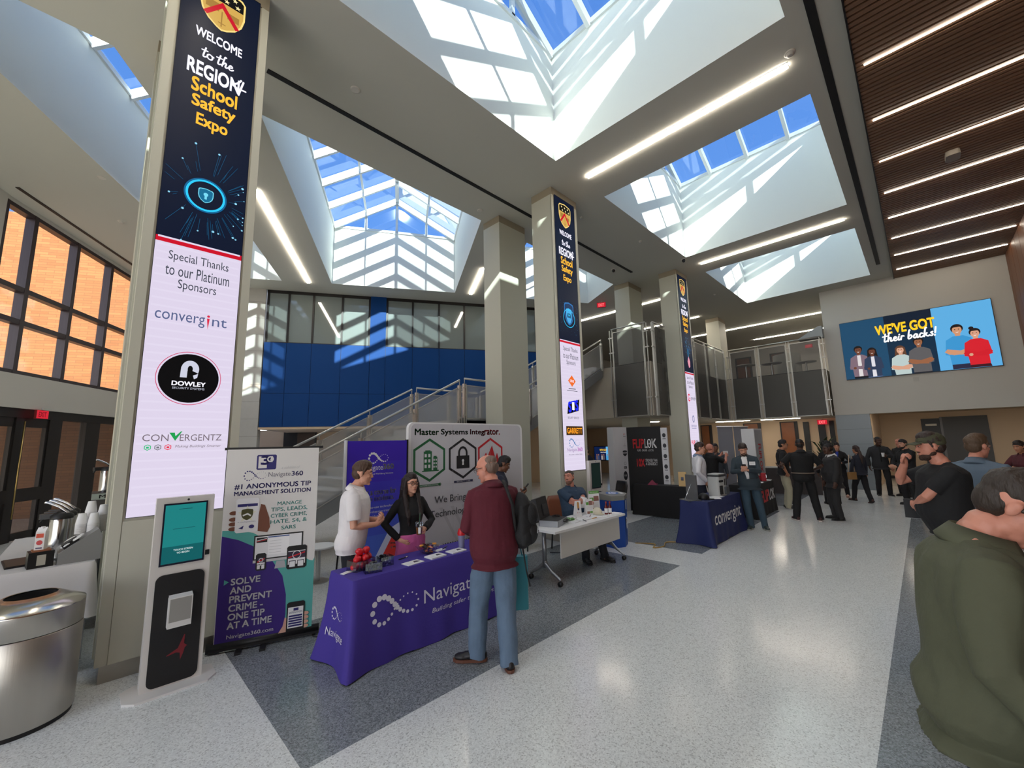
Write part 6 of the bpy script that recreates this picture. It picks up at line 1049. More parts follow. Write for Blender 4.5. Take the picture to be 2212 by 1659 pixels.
def person(label, loc, yaw, h=1.78, g=1.0, belly=0.0, sex='m', skin='fair', lean=0.0, twist=0.0, head=(0.0, 0.0), hip=None, feet=None, arms=None, top=None, bottom=None, shoes=((24, 22, 22), (20, 20, 20)), hair=None, face=(), vox=0.011, fold=0.006, group=None, sway=0.0, tilt=0.0):
    """local space: faces +x, left is +y, all joints in metres for a 1.78 m figure and scaled by h"""
    s = h / 1.78; root = thing('person', label, 'person', loc, R(yaw), group); sd = (loc[0] * 3.1 + loc[1] * 1.7) % 50
    SK = mat(SKIN[skin] if isinstance(skin, str) else skin, 0.5, bump=0.04, bscale=90, var=0.08, vscale=14)
    hz = hip if hip is not None else 0.93; off = V((sway, 0, hz - 0.93)); H0 = V((0, 0, 0.93)); q = MX.Rotation(R(lean), 3, 'Y') @ MX.Rotation(R(twist), 3, 'Z') @ MX.Rotation(R(tilt), 3, 'X')
    def T(p):
        p = V(p); k = max(0.0, min(1.0, (p.z - 0.86) / 0.1)); return ((H0 + q @ (p - H0)) * k + p * (1 - k) + off) * s
    tor = WOMAN if sex == 'f' else TORSO
    def ring(r, e=0.0, ex=0.0):
        z, rx, ry, xo = r; bl = belly * math.exp(-((z - 1.08) / 0.13) ** 2); gg = 1 + (g - 1) * (1 if z < 1.45 else 0.4)
        c = T((xo + bl * 0.55, 0, z)); x1 = T((xo + bl * 0.55 + 1, 0, z)) - c; y1 = T((xo + bl * 0.55, 1, z)) - c
        return (c, x1.normalized() * ((rx * gg + bl * 0.6 + e + ex) * s), y1.normalized() * ((ry * gg + bl * 0.5 + e) * s))
    sh = 0.178 if sex == 'm' else 0.155; sh *= 1 + (g - 1) * 0.7
    # ---- arms
    A = {}; arms = arms or {}
    for k, sy in (('l', 1), ('r', -1)):
        a = dict(h=(0.06, sy * 0.27 * (0.5 + g / 2), 0.86), el=(-0.6, sy * 0.5, 0), d=(0.12, 0, -1), pn=(0.1, -sy, 0), curl=0.45, th=0.5); a.update(arms.get(k, {}))
        S_ = T((-0.012, sy * sh, 1.42)); wr = V(a['h']) * s if a.get('abs') else T(a['h']) if not a.get('flat') else (V(a['h']) + off) * s
        E_, wr = ik(S_, wr, 0.295 * s, 0.262 * s, V(a['el'])); a.update(S=S_, E=E_, W=wr, sy=sy); A[k] = a
    # ---- legs
    Lg = {}; feet = feet or {}
    for k, sy in (('l', 1), ('r', -1)):
        f_ = dict(p=(0.0, sy * 0.13, 0.0), yaw=sy * 10, kn=(1, sy * 0.15, 0), pitch=0); f_.update(feet.get(k, {})); hp = (V((-0.005, sy * 0.088 * (0.6 + 0.4 * g), 0.90)) + off) * s
        p = V(f_['p']) * s; qf = MX.Rotation(R(f_['yaw']), 3, 'Z') @ MX.Rotation(R(f_['pitch']), 3, 'Y'); an = p + qf @ (V((-0.0, 0, 0.085)) * s)
        K, an = ik(hp, an, 0.425 * s, 0.40 * s, V(f_['kn'])); f_.update(hp=hp, K=K, an=an, q=qf); Lg[k] = f_
    nb = T((-0.012, 0, 1.50)); nt = nb + (q @ V((0.026, 0, 0.062))) * s
    hq = q @ MX.Rotation(R(head[0] - twist * 0), 3, 'Z') @ MX.Rotation(R(head[1]), 3, 'Y'); hc = nt + hq @ (V((0.018, 0, 0.094)) * s)
    s0 = s; hs = s * 1.05
    def HT(p): return hc + hq @ (V(p) * hs)
    fem = sex == 'f'; b = B()
    # ---- body: one continuous skin
    b.rings([ring(r, -0.012) for r in tor], SK)
    b.tube([nb - (nt - nb) * 0.25, nb, nt, nt + hq @ V((0.01, 0, 0.03)) * s], [0.07 * s * (0.84 if fem else 1) * (0.7 + 0.3 * g), 0.062 * s * (0.84 if fem else 1) * (0.7 + 0.3 * g), 0.058 * s * (0.84 if fem else 1) * (0.8 + 0.2 * g), 0.05 * s], SK, seg=14)
    for sy in (1, -1): b.tube([nb + q @ V((-0.02, sy * 0.02, 0.03)) * s, T((-0.02, sy * sh * 0.8, 1.425))], [0.036 * s * (0.82 if fem else 1), 0.02 * s], SK, 10, round_=True)
    ag = (0.82 if fem else 1.0) * (0.6 + 0.4 * g)
    for a in A.values():
        m_ = a['S'].lerp(a['E'], 0.45); f1 = a['E'].lerp(a['W'], 0.28)
        b.tube([a['S'] + V((0, -a['sy'] * 0.03 * s, 0)), a['S'], m_, a['E'], f1, a['W']], [x * s * ag for x in (0.05, 0.05, 0.044, 0.037, 0.039, 0.026)], SK, seg=12, round_=True)
        hand(b, a['W'], a['d'], a['pn'], a['sy'], s * (0.92 if fem else 1), a['curl'], SK, th=a['th'], spread=a.get('spread', 1.0))
    for f_ in Lg.values():
        c_ = f_['K'].lerp(f_['an'], 0.3); b.tube([f_['hp'], f_['hp'].lerp(f_['K'], 0.5), f_['K'], c_ + f_['q'] @ V((-0.012, 0, 0)) * s, f_['an']], [x * s * (0.7 + 0.3 * g) for x in (0.078, 0.066, 0.05, 0.05, 0.034)], SK, seg=12, round_=True)
        b.ell(f_['an'] + f_['q'] @ V((0.05, 0, -0.045)) * s, (0.11 * s, 0.036 * s, 0.033 * s), SK, f_['q'])
    k = 0.95 if fem else 1.0; w2 = 0.74 * k
    def he(c, r): b.ell(HT(c), tuple(x * s for x in r), SK, hq)
    def he(c, r): b.ell(HT(c), tuple(x * hs for x in r), SK, hq)
    he((-0.008, 0, 0.028), (0.096, 0.076 * k, 0.086)); he((0.03, 0, -0.03), (0.062, 0.063 * k, 0.082)); he((0.042, 0, -0.08), (0.042, 0.046 * k * (0.85 + 0.15 * g), 0.034)); he((0.074, 0, -0.098), (0.018, 0.022, 0.017))
    he((0.012, 0, -0.075), (0.045, 0.055 * k * (0.8 + 0.2 * g), 0.04)); he((0.074, 0, 0.035), (0.018, 0.05 * k, 0.016)); he((0.062, 0.036, -0.022), (0.022, 0.02, 0.02)); he((0.062, -0.036, -0.022), (0.022, 0.02, 0.02))
    b.tube([HT((0.084, 0, 0.02)), HT((0.097, 0, -0.012)), HT((0.103, 0, -0.027))], [0.007 * s, 0.0095 * s, 0.011 * s], SK, seg=8, round_=True); he((0.094, 0.011, -0.03), (0.011, 0.008, 0.007)); he((0.094, -0.011, -0.03), (0.011, 0.008, 0.007))
    he((0.089, 0, -0.056), (0.009, 0.023, 0.006)); he((0.087, 0, -0.067), (0.009, 0.02, 0.007))
    for sy in (1, -1): he((-0.006, sy * 0.077 * k, -0.006), (0.018, 0.008, 0.028)); he((-0.004, sy * 0.08 * k, 0.006), (0.014, 0.008, 0.016))
    link('body', remesh(b, 'body', vox * 0.72, 2, SK), root)
    # ---- eyes, brows, lips
    ey = B(); MW = mat((226, 220, 212), 0.25); MI = mat((38, 26, 20), 0.2)
    for sy in (1, -1):
        ey.ell(HT((0.0815, sy * 0.031, 0.008)), (0.0105 * s, 0.0145 * s, 0.0062 * s), MW, hq, 10, 6); ey.ell(HT((0.0895, sy * 0.031, 0.008)), (0.004 * s, 0.006 * s, 0.0058 * s), MI, hq, 8, 6); ey.tube([HT((0.083, sy * 0.015, 0.009)), HT((0.0925, sy * 0.03, 0.0148)), HT((0.082, sy * 0.048, 0.01))], 0.0042 * s, SK, 6, round_=True); ey.tube([HT((0.083, sy * 0.017, 0.005)), HT((0.0905, sy * 0.03, 0.0005)), HT((0.081, sy * 0.046, 0.005))], 0.003 * s, SK, 6, round_=True)
    ey.build('eyes', root)
    if hair and hair.get('c') and 'nobrow' not in face:
        br = B(); bc = mat(hair.get('b', hair['c']), 0.8)
        for sy in (1, -1): br.tube([HT((0.09, sy * 0.014, 0.03)), HT((0.087, sy * 0.034, 0.034)), HT((0.074, sy * 0.05, 0.027))], [0.0042 * s, 0.0048 * s, 0.003 * s], bc, 6, round_=True)
        br.build('eyebrows', root)
    lp = B(); lp.ell(HT((0.0945, 0, -0.0605)), (0.006 * s, 0.021 * s, 0.0075 * s), mat(tuple(int(x * 0.78) for x in SKIN[skin][:1]) + tuple(int(x * 0.62) for x in SKIN[skin][1:]), 0.45), hq, 12, 6); lp.build('lips', root)
    if 'smile' in face:
        t_ = B(); t_.ell(HT((0.097, 0, -0.0605)), (0.0045 * s, 0.016 * s, 0.0035 * s), MW, hq, 10, 6); t_.build('teeth', root)
    # ---- hair
    if hair:
        hm = mat(hair['c'], 0.6, bump=0.5, bscale=70, stretch=(1, 1, 0.25)); b = B(); kd = hair['k']
        def hh(c, r): b.ell(HT(c), tuple(x * hs for x in r), hm, hq, 18, 12)
        if kd in ('short', 'buzz', 'long', 'pony', 'volume'):
            t = {'buzz': -0.004, 'short': 0.002, 'long': 0.005, 'pony': 0.003, 'volume': 0.012}[kd]
            hh((-0.014 if kd != 'long' else -0.022, 0, 0.052), (0.096 + t * 0.8, 0.079 * k + t, 0.076 + t)); hh((-0.042, 0, 0.0), (0.062 + t, 0.068 * k + t, 0.07 + t))
            if kd != 'buzz': hh((0.004, 0, 0.09), (0.082, 0.068 * k, 0.05 + t))
            for sy in (1, -1): b.tube([HT((0.03, sy * 0.074 * k, 0.055)), HT((0.012, sy * 0.0785 * k, 0.0))], 0.007 * s, hm, 8, round_=True)
        if kd == 'bald':
            hh((-0.046, 0, 0.0), (0.061, 0.075 * k, 0.064)); hh((-0.034, 0, 0.01), (0.058, 0.0775, 0.043)); hh((-0.034, 0, 0.05), (0.074, 0.071, 0.055))
        if kd == 'long':
            for sy in (1, -1):
                b.tube([HT((-0.0, sy * 0.068, 0.06)), HT((0.004, sy * 0.084, -0.03)), HT((0.0, sy * 0.088, -0.12)), T((0.075, sy * 0.085, 1.38)), T((0.125, sy * 0.082, 1.26)), T((0.12, sy * 0.075, 1.15))], [0.03 * s, 0.034 * s, 0.034 * s, 0.036 * s, 0.032 * s, 0.012 * s], hm, 10, round_=True)
                b.tube([HT((-0.05, sy * 0.06, 0.05)), HT((-0.06, sy * 0.07, -0.06)), T((-0.1, sy * 0.075, 1.42)), T((-0.125, sy * 0.06, 1.2))], [0.04 * s, 0.045 * s, 0.045 * s, 0.02 * s], hm, 10, round_=True)
            b.tube([HT((-0.08, 0, 0.02)), T((-0.1, 0, 1.44)), T((-0.13, 0, 1.18))], [0.05 * s, 0.05 * s, 0.02 * s], hm, 10, round_=True)
        if kd == 'pony':
            b.tube([HT((-0.085, 0, 0.03)), HT((-0.11, 0, -0.06)), T((-0.125, 0, 1.42)), T((-0.13, 0, 1.24))], [0.03 * s, 0.045 * s, 0.05 * s, 0.02 * s], hm, 10, round_=True)
        if kd == 'afro':
            hh((-0.03, 0, 0.05), (0.13, 0.125, 0.11)); hh((-0.06, 0, -0.04), (0.1, 0.12, 0.1))
        if b.v: link('hair', remesh(b, 'hair', vox * 0.75, 1, hm, hair.get('rough', 0.004), 26, sd), root)
    if 'beard' in face:
        b = B(); bm2 = mat(hair.get('b', hair['c']), 0.8, bump=0.5, bscale=90)
        for c, r in (((0.045, 0, -0.085), (0.046, 0.052, 0.04)), ((0.077, 0, -0.1), (0.022, 0.026, 0.022)), ((0.018, 0, -0.062), (0.05, 0.063, 0.042)), ((0.088, 0, -0.0445), (0.012, 0.028, 0.006))): b.ell(HT(c), tuple(x * hs for x in r), bm2, hq)
        link('beard', remesh(b, 'beard', vox * 0.7, 1, bm2, 0.003, 30), root)
    if 'glasses' in face:
        b = B(); gm = mat((16, 15, 16), 0.3)
        for sy in (1, -1):
            b.tube([HT((0.104, sy * 0.033 + 0.024 * math.cos(t), 0.006 + 0.018 * math.sin(t))) for t in [k * 0.5236 for k in range(12)]], (0.0032 if 'thin' not in face else 0.0016) * s, gm, 6, closed=True)
            b.tube([HT((0.102, sy * 0.056, 0.012)), HT((0.05, sy * 0.078, 0.012)), HT((-0.012, sy * 0.082, 0.006))], 0.0024 * s, gm, 6)
        b.tube([HT((0.104, 0.01, 0.01)), HT((0.107, 0, 0.013)), HT((0.104, -0.01, 0.01))], 0.0024 * s, gm, 6); b.build('glasses', root)
    if hair and hair.get('cap'):
        b = B(); c1 = mat(hair['cap'], 0.8, bump=0.2, var=0.5, vscale=22)
        b.ell(HT((-0.012, 0, 0.055)), (0.108 * s, 0.086 * s, 0.082 * s), c1, hq); b.ell(HT((-0.03, 0, 0.03)), (0.088 * s, 0.085 * s, 0.05 * s), c1, hq)
        link('cap', remesh(b, 'cap', vox * 0.8, 2, c1), root)
        b = B(); P_ = [(0.05, y_ * 0.078, 0.045) for y_ in (-1, -0.5, 0, 0.5, 1)] + [(0.13 + 0.035 * (1 - y_ * y_), y_ * 0.076, 0.032 - 0.012 * y_ * y_) for y_ in (1, 0.5, 0, -0.5, -1)]
        b.add([HT(p) for p in P_] + [HT((p[0], p[1], p[2] + 0.006)) for p in P_], [tuple(range(10)), tuple(range(19, 9, -1))] + [(k_, (k_ + 1) % 10, 10 + (k_ + 1) % 10, 10 + k_) for k_ in range(10)], c1); b.build('cap_brim', root)
    # ---- clothes
    if bottom:
        bc = mat(bottom['c'], 0.85, bump=bottom.get('bump', 0.25), bscale=bottom.get('bs', 28), var=bottom.get('var', 0.12), vscale=9); b = B()
        if bottom['k'] == 'skirt':
            b.rings([ring(tor[i], 0.036) for i in (2, 3)][::-1] + [((0, 0, z_ * s), (rx_ * s, 0, 0), (0, ry_ * s, 0)) for z_, rx_, ry_ in ((0.88, 0.135, 0.195), (0.7, 0.15, 0.215), (0.48, 0.165, 0.23))], bc, 28)
        else:
            tr = [ring(r, 0.008) for r in tor if r[0] <= bottom.get('top', 1.04)]; b.rings(tr, bc)
            e = bottom.get('e', 0.016)
            for f_ in Lg.values():
                an2 = f_['an'] + (f_['K'] - f_['an']).normalized() * 0.0; lo = f_['an'] - (f_['K'] - f_['an']).normalized() * 0.055 * s; c_ = f_['K'].lerp(f_['an'], 0.35)
                gl = 0.65 + 0.35 * g
                b.tube([f_['hp'] + V((0, 0, 0.03 * s)), f_['hp'].lerp(f_['K'], 0.45), f_['K'], c_, an2, lo], [x * s for x in (0.072 * gl + e * 0.3, 0.072 * gl + e, 0.055 * gl + e, 0.053 * gl + e, 0.045 + e, 0.047 + e)], bc, seg=16, round_=False)
        link('skirt' if bottom['k'] == 'skirt' else 'trousers', remesh(b, 'trousers', vox, 3, bc, bottom.get('fold', fold), 8, sd), root)
        if bottom.get('belt'):
            b = B(); r0 = ring((1.035, 0.101, 0.158, 0), 0.02); b.tube([r0[0] + r0[1] * math.cos(t) + r0[2] * math.sin(t) for t in [k * 0.314 for k in range(20)]], 0.016 * s, mat(bottom['belt'], 0.5), 6, closed=True); b.build('belt', root)
    if top:
        tcm = mat(top['c'], 0.85, bump=top.get('bump', 0.2), bscale=top.get('bs', 24), var=top.get('var', 0.08), vscale=9); b = B(); e = top.get('e', 0.022); hem = top.get('hem', 0.9)
        rs = [ring(r, e if r[0] < 1.46 else 0.008, 0.004) for r in tor if hem <= r[0] <= 1.50]
        r0 = ring((hem,) + tuple(tor[1][1:] if hem < 0.96 else tor[3][1:]), e + top.get('flare', 0.014)); b.rings([r0] + rs, tcm, 26)
        sl = top.get('sleeve', 1.0); sg = 0.6 + 0.4 * g
        for a in A.values():
            se = top.get('se', 0.016 if sl >= 1 else 0.026)
            if sl >= 1: pts = [a['S'] + q @ V((0, -a['sy'] * 0.09 * s, -0.01 * s)), a['S'] + q @ V((0, -a['sy'] * 0.045 * s, 0.0)), a['S'], a['S'].lerp(a['E'], 0.2), a['S'].lerp(a['E'], 0.5), a['E'], a['E'].lerp(a['W'], 0.5), a['E'].lerp(a['W'], 0.97)]; rr = (0.03, 0.046, 0.047, 0.049, 0.044, 0.041, 0.036, 0.031)
            else: pts = [a['S'] + q @ V((0, -a['sy'] * 0.09 * s, -0.01 * s)), a['S'] + q @ V((0, -a['sy'] * 0.045 * s, 0.0)), a['S'], a['S'].lerp(a['E'], sl * 0.3), a['S'].lerp(a['E'], sl * 0.6), a['S'].lerp(a['E'], sl)]; rr = (0.024, 0.038, 0.041, 0.043, 0.043, 0.044)
            b.tube(pts, [(x * sg * (0.86 if fem else 1) + se) * s for x in rr], tcm, seg=16, round_=False)
        for sy in (1, -1): b.tube([nb + q @ V((-0.022, sy * 0.04, -0.022)) * s, T((-0.02, sy * sh * 0.92, 1.43))], [(0.038 + e * 0.4) * s * (0.82 if fem else 1), (0.036 + e * 0.6) * s], tcm, 10, round_=True)
        if fem:
            for sy in (1, -1): b.ell(T((0.085, sy * 0.07, 1.27)), (0.05 * s, 0.058 * s, 0.06 * s), tcm, q)
        link(top.get('n', 'shirt'), remesh(b, 'shirt', vox, 3, tcm, fold * top.get('fk', 1.0), top.get('fs', 6.5), sd), root)
        if top.get('collar', True):
            cm = mat(top.get('cc', top['c']), 0.8); b = B(); ra, rb = (0.056 if fem else 0.066) * (0.55 + 0.45 * g), (0.055 if fem else 0.066) * (0.55 + 0.45 * g); n_ = 22; vs = []
            for k_ in range(n_):
                t = R(34) + (2 * math.pi - R(68)) * k_ / (n_ - 1); dz = 0.5 + 0.5 * math.cos(t)
                for rr, z in ((1.12, 1.548 - 0.035 * dz), (1.72, 1.497 - 0.062 * dz), (1.66, 1.482 - 0.062 * dz), (1.0, 1.52 - 0.03 * dz)):
                    vs.append(T((-0.006 + ra * rr * math.cos(t) + 0.012 * dz, rb * rr * math.sin(t), z)))
            b.add(vs, [(4 * k_ + j, 4 * k_ + (j + 1) % 4, 4 * k_ + 4 + (j + 1) % 4, 4 * k_ + 4 + j) for k_ in range(n_ - 1) for j in range(4)] + [(0, 1, 2, 3), tuple(4 * n_ - 4 + j for j in range(4))], cm, True); b.build('collar', root)
        if top.get('inner'):   # shirt front seen in the opening of a jacket
            im = mat(top['inner'], 0.8, bump=0.15); b = B(); z0 = top.get('open', 1.0); rs = []
            for r in tor:
                if z0 <= r[0] <= 1.50:
                    c, xa, ya = ring(r, e, 0.004); wd = top.get('ow', 0.05) * (0.35 + 0.65 * min(1, (r[0] - z0) / 0.45 + 0.25)) * (0.7 if r[0] > 1.47 else 1); rs.append((c + xa * 0.70, xa * 0.37, ya.normalized() * wd * s))
            b.rings(rs, im, 14); b.build('shirt_front', root)
        if top.get('buttons'):
            b = B()
            for z in (1.42, 1.36, 1.29):
                c, xa, ya = ring((z, 0.1, 0.17, -0.004), e, 0.012); b.ell(c + xa, (0.004 * s,) * 3, mat(top['buttons'], 0.5), None, 8, 6)
            b.build('buttons', root)
    if shoes:
        for f_ in Lg.values():
            b = B(); mU, mS = mat(shoes[0], 0.5, bump=0.1), mat(shoes[1], 0.6); p0 = f_['an'] - f_['q'] @ V((0, 0, 0.085)) * s; Q = f_['q']
            for c, r in (((-0.035, 0, 0.05), (0.055, 0.04, 0.048)), ((0.06, 0, 0.048), (0.09, 0.043, 0.036)), ((0.13, 0, 0.04), (0.075, 0.045, 0.03)), ((-0.01, 0, 0.085), (0.05, 0.038, 0.035))): b.ell(p0 + Q @ V(c) * s, tuple(x * s for x in r), mU, Q)
            sh_ = link('shoe', remesh(b, 'shoe', max(0.008, vox * 0.8), 2, mU), root)
            b = B(); pr = [(-0.09, 0.0), (-0.08, 0.026), (-0.04, 0.04), (0.05, 0.04), (0.12, 0.048), (0.18, 0.038), (0.21, 0.01), (0.21, -0.01), (0.18, -0.036), (0.12, -0.045), (0.05, -0.04), (-0.04, -0.04), (-0.08, -0.026)]
            n_ = len(pr); vs = [p0 + Q @ V((x, y, z)) * s for z in (0.002, 0.026) for x, y in pr]; b.add(vs, [tuple(range(n_ - 1, -1, -1)), tuple(range(n_, 2 * n_))] + [(k_, (k_ + 1) % n_, n_ + (k_ + 1) % n_, n_ + k_) for k_ in range(n_)], mS); b.build('sole', sh_)
    root_m = MX.Translation(V(loc)) @ MX.Rotation(R(yaw), 4, 'Z')
    J = {'root': root, 'M': root_m, 'lw': root_m @ A['l']['W'], 'rw': root_m @ A['r']['W'], 'hc': root_m @ hc}
    J['lt'] = root_m @ (A['l']['W'] + V(A['l']['d']).normalized() * 0.09 * s + V(A['l']['pn']).normalized() * 0.035 * s); J['rt'] = root_m @ (A['r']['W'] + V(A['r']['d']).normalized() * 0.09 * s + V(A['r']['pn']).normalized() * 0.035 * s)
    return J
# ================================================================== THE PEOPLE IN THE HALL
V_ = 0.0085
FR = lambda **k: k
# man in the maroon shirt, back to us
P1 = person('person in a maroon shirt and jeans seen from behind at the purple table', (2.62, 2.86, 0), 64, h=1.80, g=1.04, belly=0.05, skin='pink', lean=4, head=(52, 14), vox=0.008,
    feet=dict(l=dict(p=(0.10, 0.14, 0), yaw=70), r=dict(p=(-0.12, -0.08, 0), yaw=-8)), arms=dict(l=dict(h=(0.27, 0.14, 1.08), el=(-0.5, 0.45, -0.7), d=(0.7, -0.6, 0), pn=(0, 0, -1), curl=0.5), r=dict(h=(0.28, -0.12, 1.08), el=(-0.5, -0.45, -0.7), d=(0.7, 0.6, 0), pn=(0, 0, -1), curl=0.5)),
    hair=dict(k='bald', c=(116, 96, 84), b=(150, 120, 100)), face=('glasses', 'thin'), top=dict(c=(84, 18, 34), sleeve=1, hem=0.80, flare=0.016, e=0.032, fk=1.3), bottom=dict(k='t', c=(92, 112, 134), e=0.032, var=0.2, fold=0.010), shoes=((26, 24, 26), (96, 56, 38)))
# presenter in white
P2 = person('person in a white polo shirt with clasped hands behind the purple table', (1.955, 4.33, 0), -30, h=1.735, g=1.06, belly=0.02, skin='fair', lean=5, head=(0, 2), vox=0.008,
    arms=dict(l=dict(h=(0.24, 0.03, 1.17), el=(-0.6, 0.7, -0.4), d=(0.62, -0.72, 0.25), pn=(-0.4, -0.5, 0.8), curl=0.8), r=dict(h=(0.24, -0.07, 1.14), el=(-0.7, -0.6, -0.5), d=(0.7, 0.65, 0.25), pn=(-0.3, 0.4, 0.9), curl=0.9)),
    hair=dict(k='short', c=(74, 52, 38)), top=dict(c=(226, 222, 222), sleeve=0.78, hem=0.84, flare=0.012, e=0.03, buttons=(190, 188, 186), fk=1.2), bottom=dict(k='t', c=(20, 22, 28), e=0.02))
P3 = person('person with long dark hair and glasses in a black top and pink skirt', (2.63, 4.27, 0), -98, h=1.565, sex='f', skin='fair', head=(6, 0), vox=0.0075, tilt=2,
    arms=dict(r=dict(h=(0.03, -0.175, 0.985), el=(-0.25, -1, 0.0), d=(0.75, 0.45, -0.35), pn=(0, 1, 0.0), curl=0.35), l=dict(h=(0.23, 0.09, 1.10), el=(-0.3, 0.9, -0.6), d=(0.55, -0.65, 0.15), pn=(-0.2, -0.6, -0.2), curl=1.05)),
    hair=dict(k='long', c=(34, 22, 19)), face=('glasses',), top=dict(c=(15, 15, 17), sleeve=1, hem=0.985, flare=0.0, e=0.018, collar=True), bottom=dict(k='skirt', c=(196, 92, 150)), shoes=((20, 18, 18), (16, 16, 16)))
P4 = person('person in a dark navy shirt looking down at a phone behind the maroon-shirted man', (4.50, 4.76, 0), -38, h=1.70, skin='brown', head=(0, 24), vox=V_,
    arms=dict(r=dict(h=(0.34, -0.14, 1.17), el=(-0.5, -0.6, -0.6), d=(0.8, 0.3, 0.45), pn=(-0.3, 0.3, 0.9), curl=0.9), l=dict(h=(0.30, 0.05, 1.14), el=(-0.4, 0.7, -0.6), d=(0.7, -0.5, 0.4), pn=(-0.2, -0.3, 0.9), curl=0.9)),
    hair=dict(k='short', c=(18, 16, 16)), top=dict(c=(28, 32, 50), sleeve=0.8, hem=0.86), bottom=dict(k='t', c=(28, 28, 32)), shoes=((30, 30, 32), (220, 218, 214)))
P5 = person('seated person with crossed arms in a dark blue shirt behind the white table', (5.98, 4.42, 0), -112, h=1.80, g=1.22, belly=0.09, skin='pink', hip=0.53, lean=-14, head=(-58, -4), vox=V_,
    feet=dict(l=dict(p=(0.55, 0.16, 0), yaw=12, kn=(1, 0, 1)), r=dict(p=(0.50, -0.16, 0), yaw=-12, kn=(1, 0, 1))),
    arms=dict(l=dict(h=(0.36, -0.12, 1.20), el=(0.3, 0.9, -0.4), d=(0.1, -1, 0.12), pn=(-1, 0, 0), curl=0.4), r=dict(h=(0.33, 0.10, 1.16), el=(0.3, -0.9, -0.4), d=(-0.1, 1, 0.1), pn=(-1, 0, 0), curl=0.4)),
    hair=dict(k='buzz', c=(70, 58, 50), b=(122, 86, 70)), face=('smile', 'beard'), top=dict(c=(42, 62, 84), sleeve=0.8, hem=0.92, e=0.026, buttons=(150, 160, 170)), bottom=dict(k='t', c=(24, 26, 32)))
P6 = person('person in a dark suit seen beyond the dark-screen kiosk', (9.9, 6.85, 0), 165, h=1.74, skin='tan', head=(0, 0), hair=dict(k='short', c=(40, 30, 26)), top=dict(n='jacket', c=(26, 30, 46), hem=0.84, inner=(200, 200, 204)), bottom=dict(k='t', c=(24, 26, 36)))
P7 = person('person in a white quarter-zip top standing behind the navy table', (9.55, 3.62, 0), -62, h=1.80, skin='fair', head=(0, 4), vox=V_,
    arms=dict(r=dict(h=(0.10, -0.22, 0.96), el=(-0.8, -0.5, 0), d=(0.5, 0.3, -0.8), pn=(0, 1, 0), curl=0.6), l=dict(h=(0.10, 0.22, 0.96), el=(-0.8, 0.5, 0), d=(0.5, -0.3, -0.8), pn=(0, -1, 0), curl=0.6)),
    hair=dict(k='short', c=(58, 40, 34)), top=dict(c=(214, 212, 216), sleeve=1, hem=0.88, cc=(120, 140, 170)), bottom=dict(k='t', c=(26, 30, 44)))
P8 = person('bald person in a black shirt holding a phone up to take a picture', (11.35, 4.0, 0), -28, h=1.76, g=1.12, skin='pink', head=(0, -14), vox=V_,
    arms=dict(r=dict(h=(0.42, -0.10, 1.44), el=(0.2, -0.6, -0.9), d=(0.5, 0.3, 0.8), pn=(0.2, 0.6, 0), curl=0.7), l=dict(h=(0.42, 0.08, 1.46), el=(0.2, 0.6, -0.9), d=(0.5, -0.3, 0.8), pn=(0.2, -0.6, 0), curl=0.7)),
    hair=dict(k='none', c=(80, 60, 50)), top=dict(c=(18, 18, 20), sleeve=0.75, hem=0.88), bottom=dict(k='t', c=(18, 18, 20)))
P9 = person('dark-haired person half hidden behind the raised phone', (13.0, 4.42, 0), -158, h=1.72, skin='brown', hair=dict(k='short', c=(24, 20, 20)), top=dict(c=(60, 66, 74), sleeve=1, hem=0.88), bottom=dict(k='t', c=(26, 26, 30)),
    arms=dict(r=dict(h=(0.30, -0.06, 1.42), el=(0, -0.8, -0.6), d=(0.3, 0.3, 0.9), pn=(0, 0.5, 0.2), curl=0.6)))
P10 = person('person in a dark blazer and jeans looking at a phone beside the navy table', (9.82, 2.72, 0), -168, h=1.79, g=1.06, skin='fair', head=(8, 26), sway=-0.02, tilt=5, vox=V_,
    feet=dict(l=dict(p=(-0.06, 0.20, 0), yaw=20), r=dict(p=(0.0, -0.04, 0), yaw=-14)),
    arms=dict(l=dict(h=(0.33, 0.04, 1.22), el=(-0.4, 0.8, -0.6), d=(0.6, -0.65, 0.3), pn=(-0.3, -0.4, 0.9), curl=0.8), r=dict(h=(0.34, -0.06, 1.22), el=(-0.4, -0.8, -0.6), d=(0.7, 0.5, 0.3), pn=(-0.3, 0.3, 0.9), curl=0.8)),
    hair=dict(k='short', c=(56, 44, 38)), face=('beard',), top=dict(n='blazer', c=(46, 58, 66), sleeve=1, hem=0.80, flare=0.035, e=0.03, inner=(222, 220, 220), open=0.98, ow=0.075, cc=(46, 58, 66)), bottom=dict(k='t', c=(50, 70, 84), e=0.018, belt=(24, 22, 22), var=0.2), shoes=((44, 56, 54), (150, 150, 144)))
P11 = person('person with glasses in a black short-sleeved shirt and khaki trousers', (13.12, 2.76, 0), -70, h=1.80, g=1.05, skin='tan', head=(0, 3), vox=V_,
    arms=dict(r=dict(h=(0.02, -0.30, 0.93), el=(-0.6, -0.6, 0), d=(0.4, 0.5, -0.8), pn=(0, 1, 0), curl=0.6), l=dict(h=(0.30, 0.12, 1.08), el=(-0.4, 0.8, -0.4), d=(0.8, -0.3, 0.1), pn=(0, -0.4, 0.9), curl=0.4)),
    hair=dict(k='short', c=(24, 20, 20)), face=('glasses',), top=dict(c=(18, 18, 20), sleeve=0.8, hem=0.86, flare=0.03), bottom=dict(k='t', c=(176, 170, 146), e=0.022), shoes=((22, 22, 24), (170, 168, 164)))
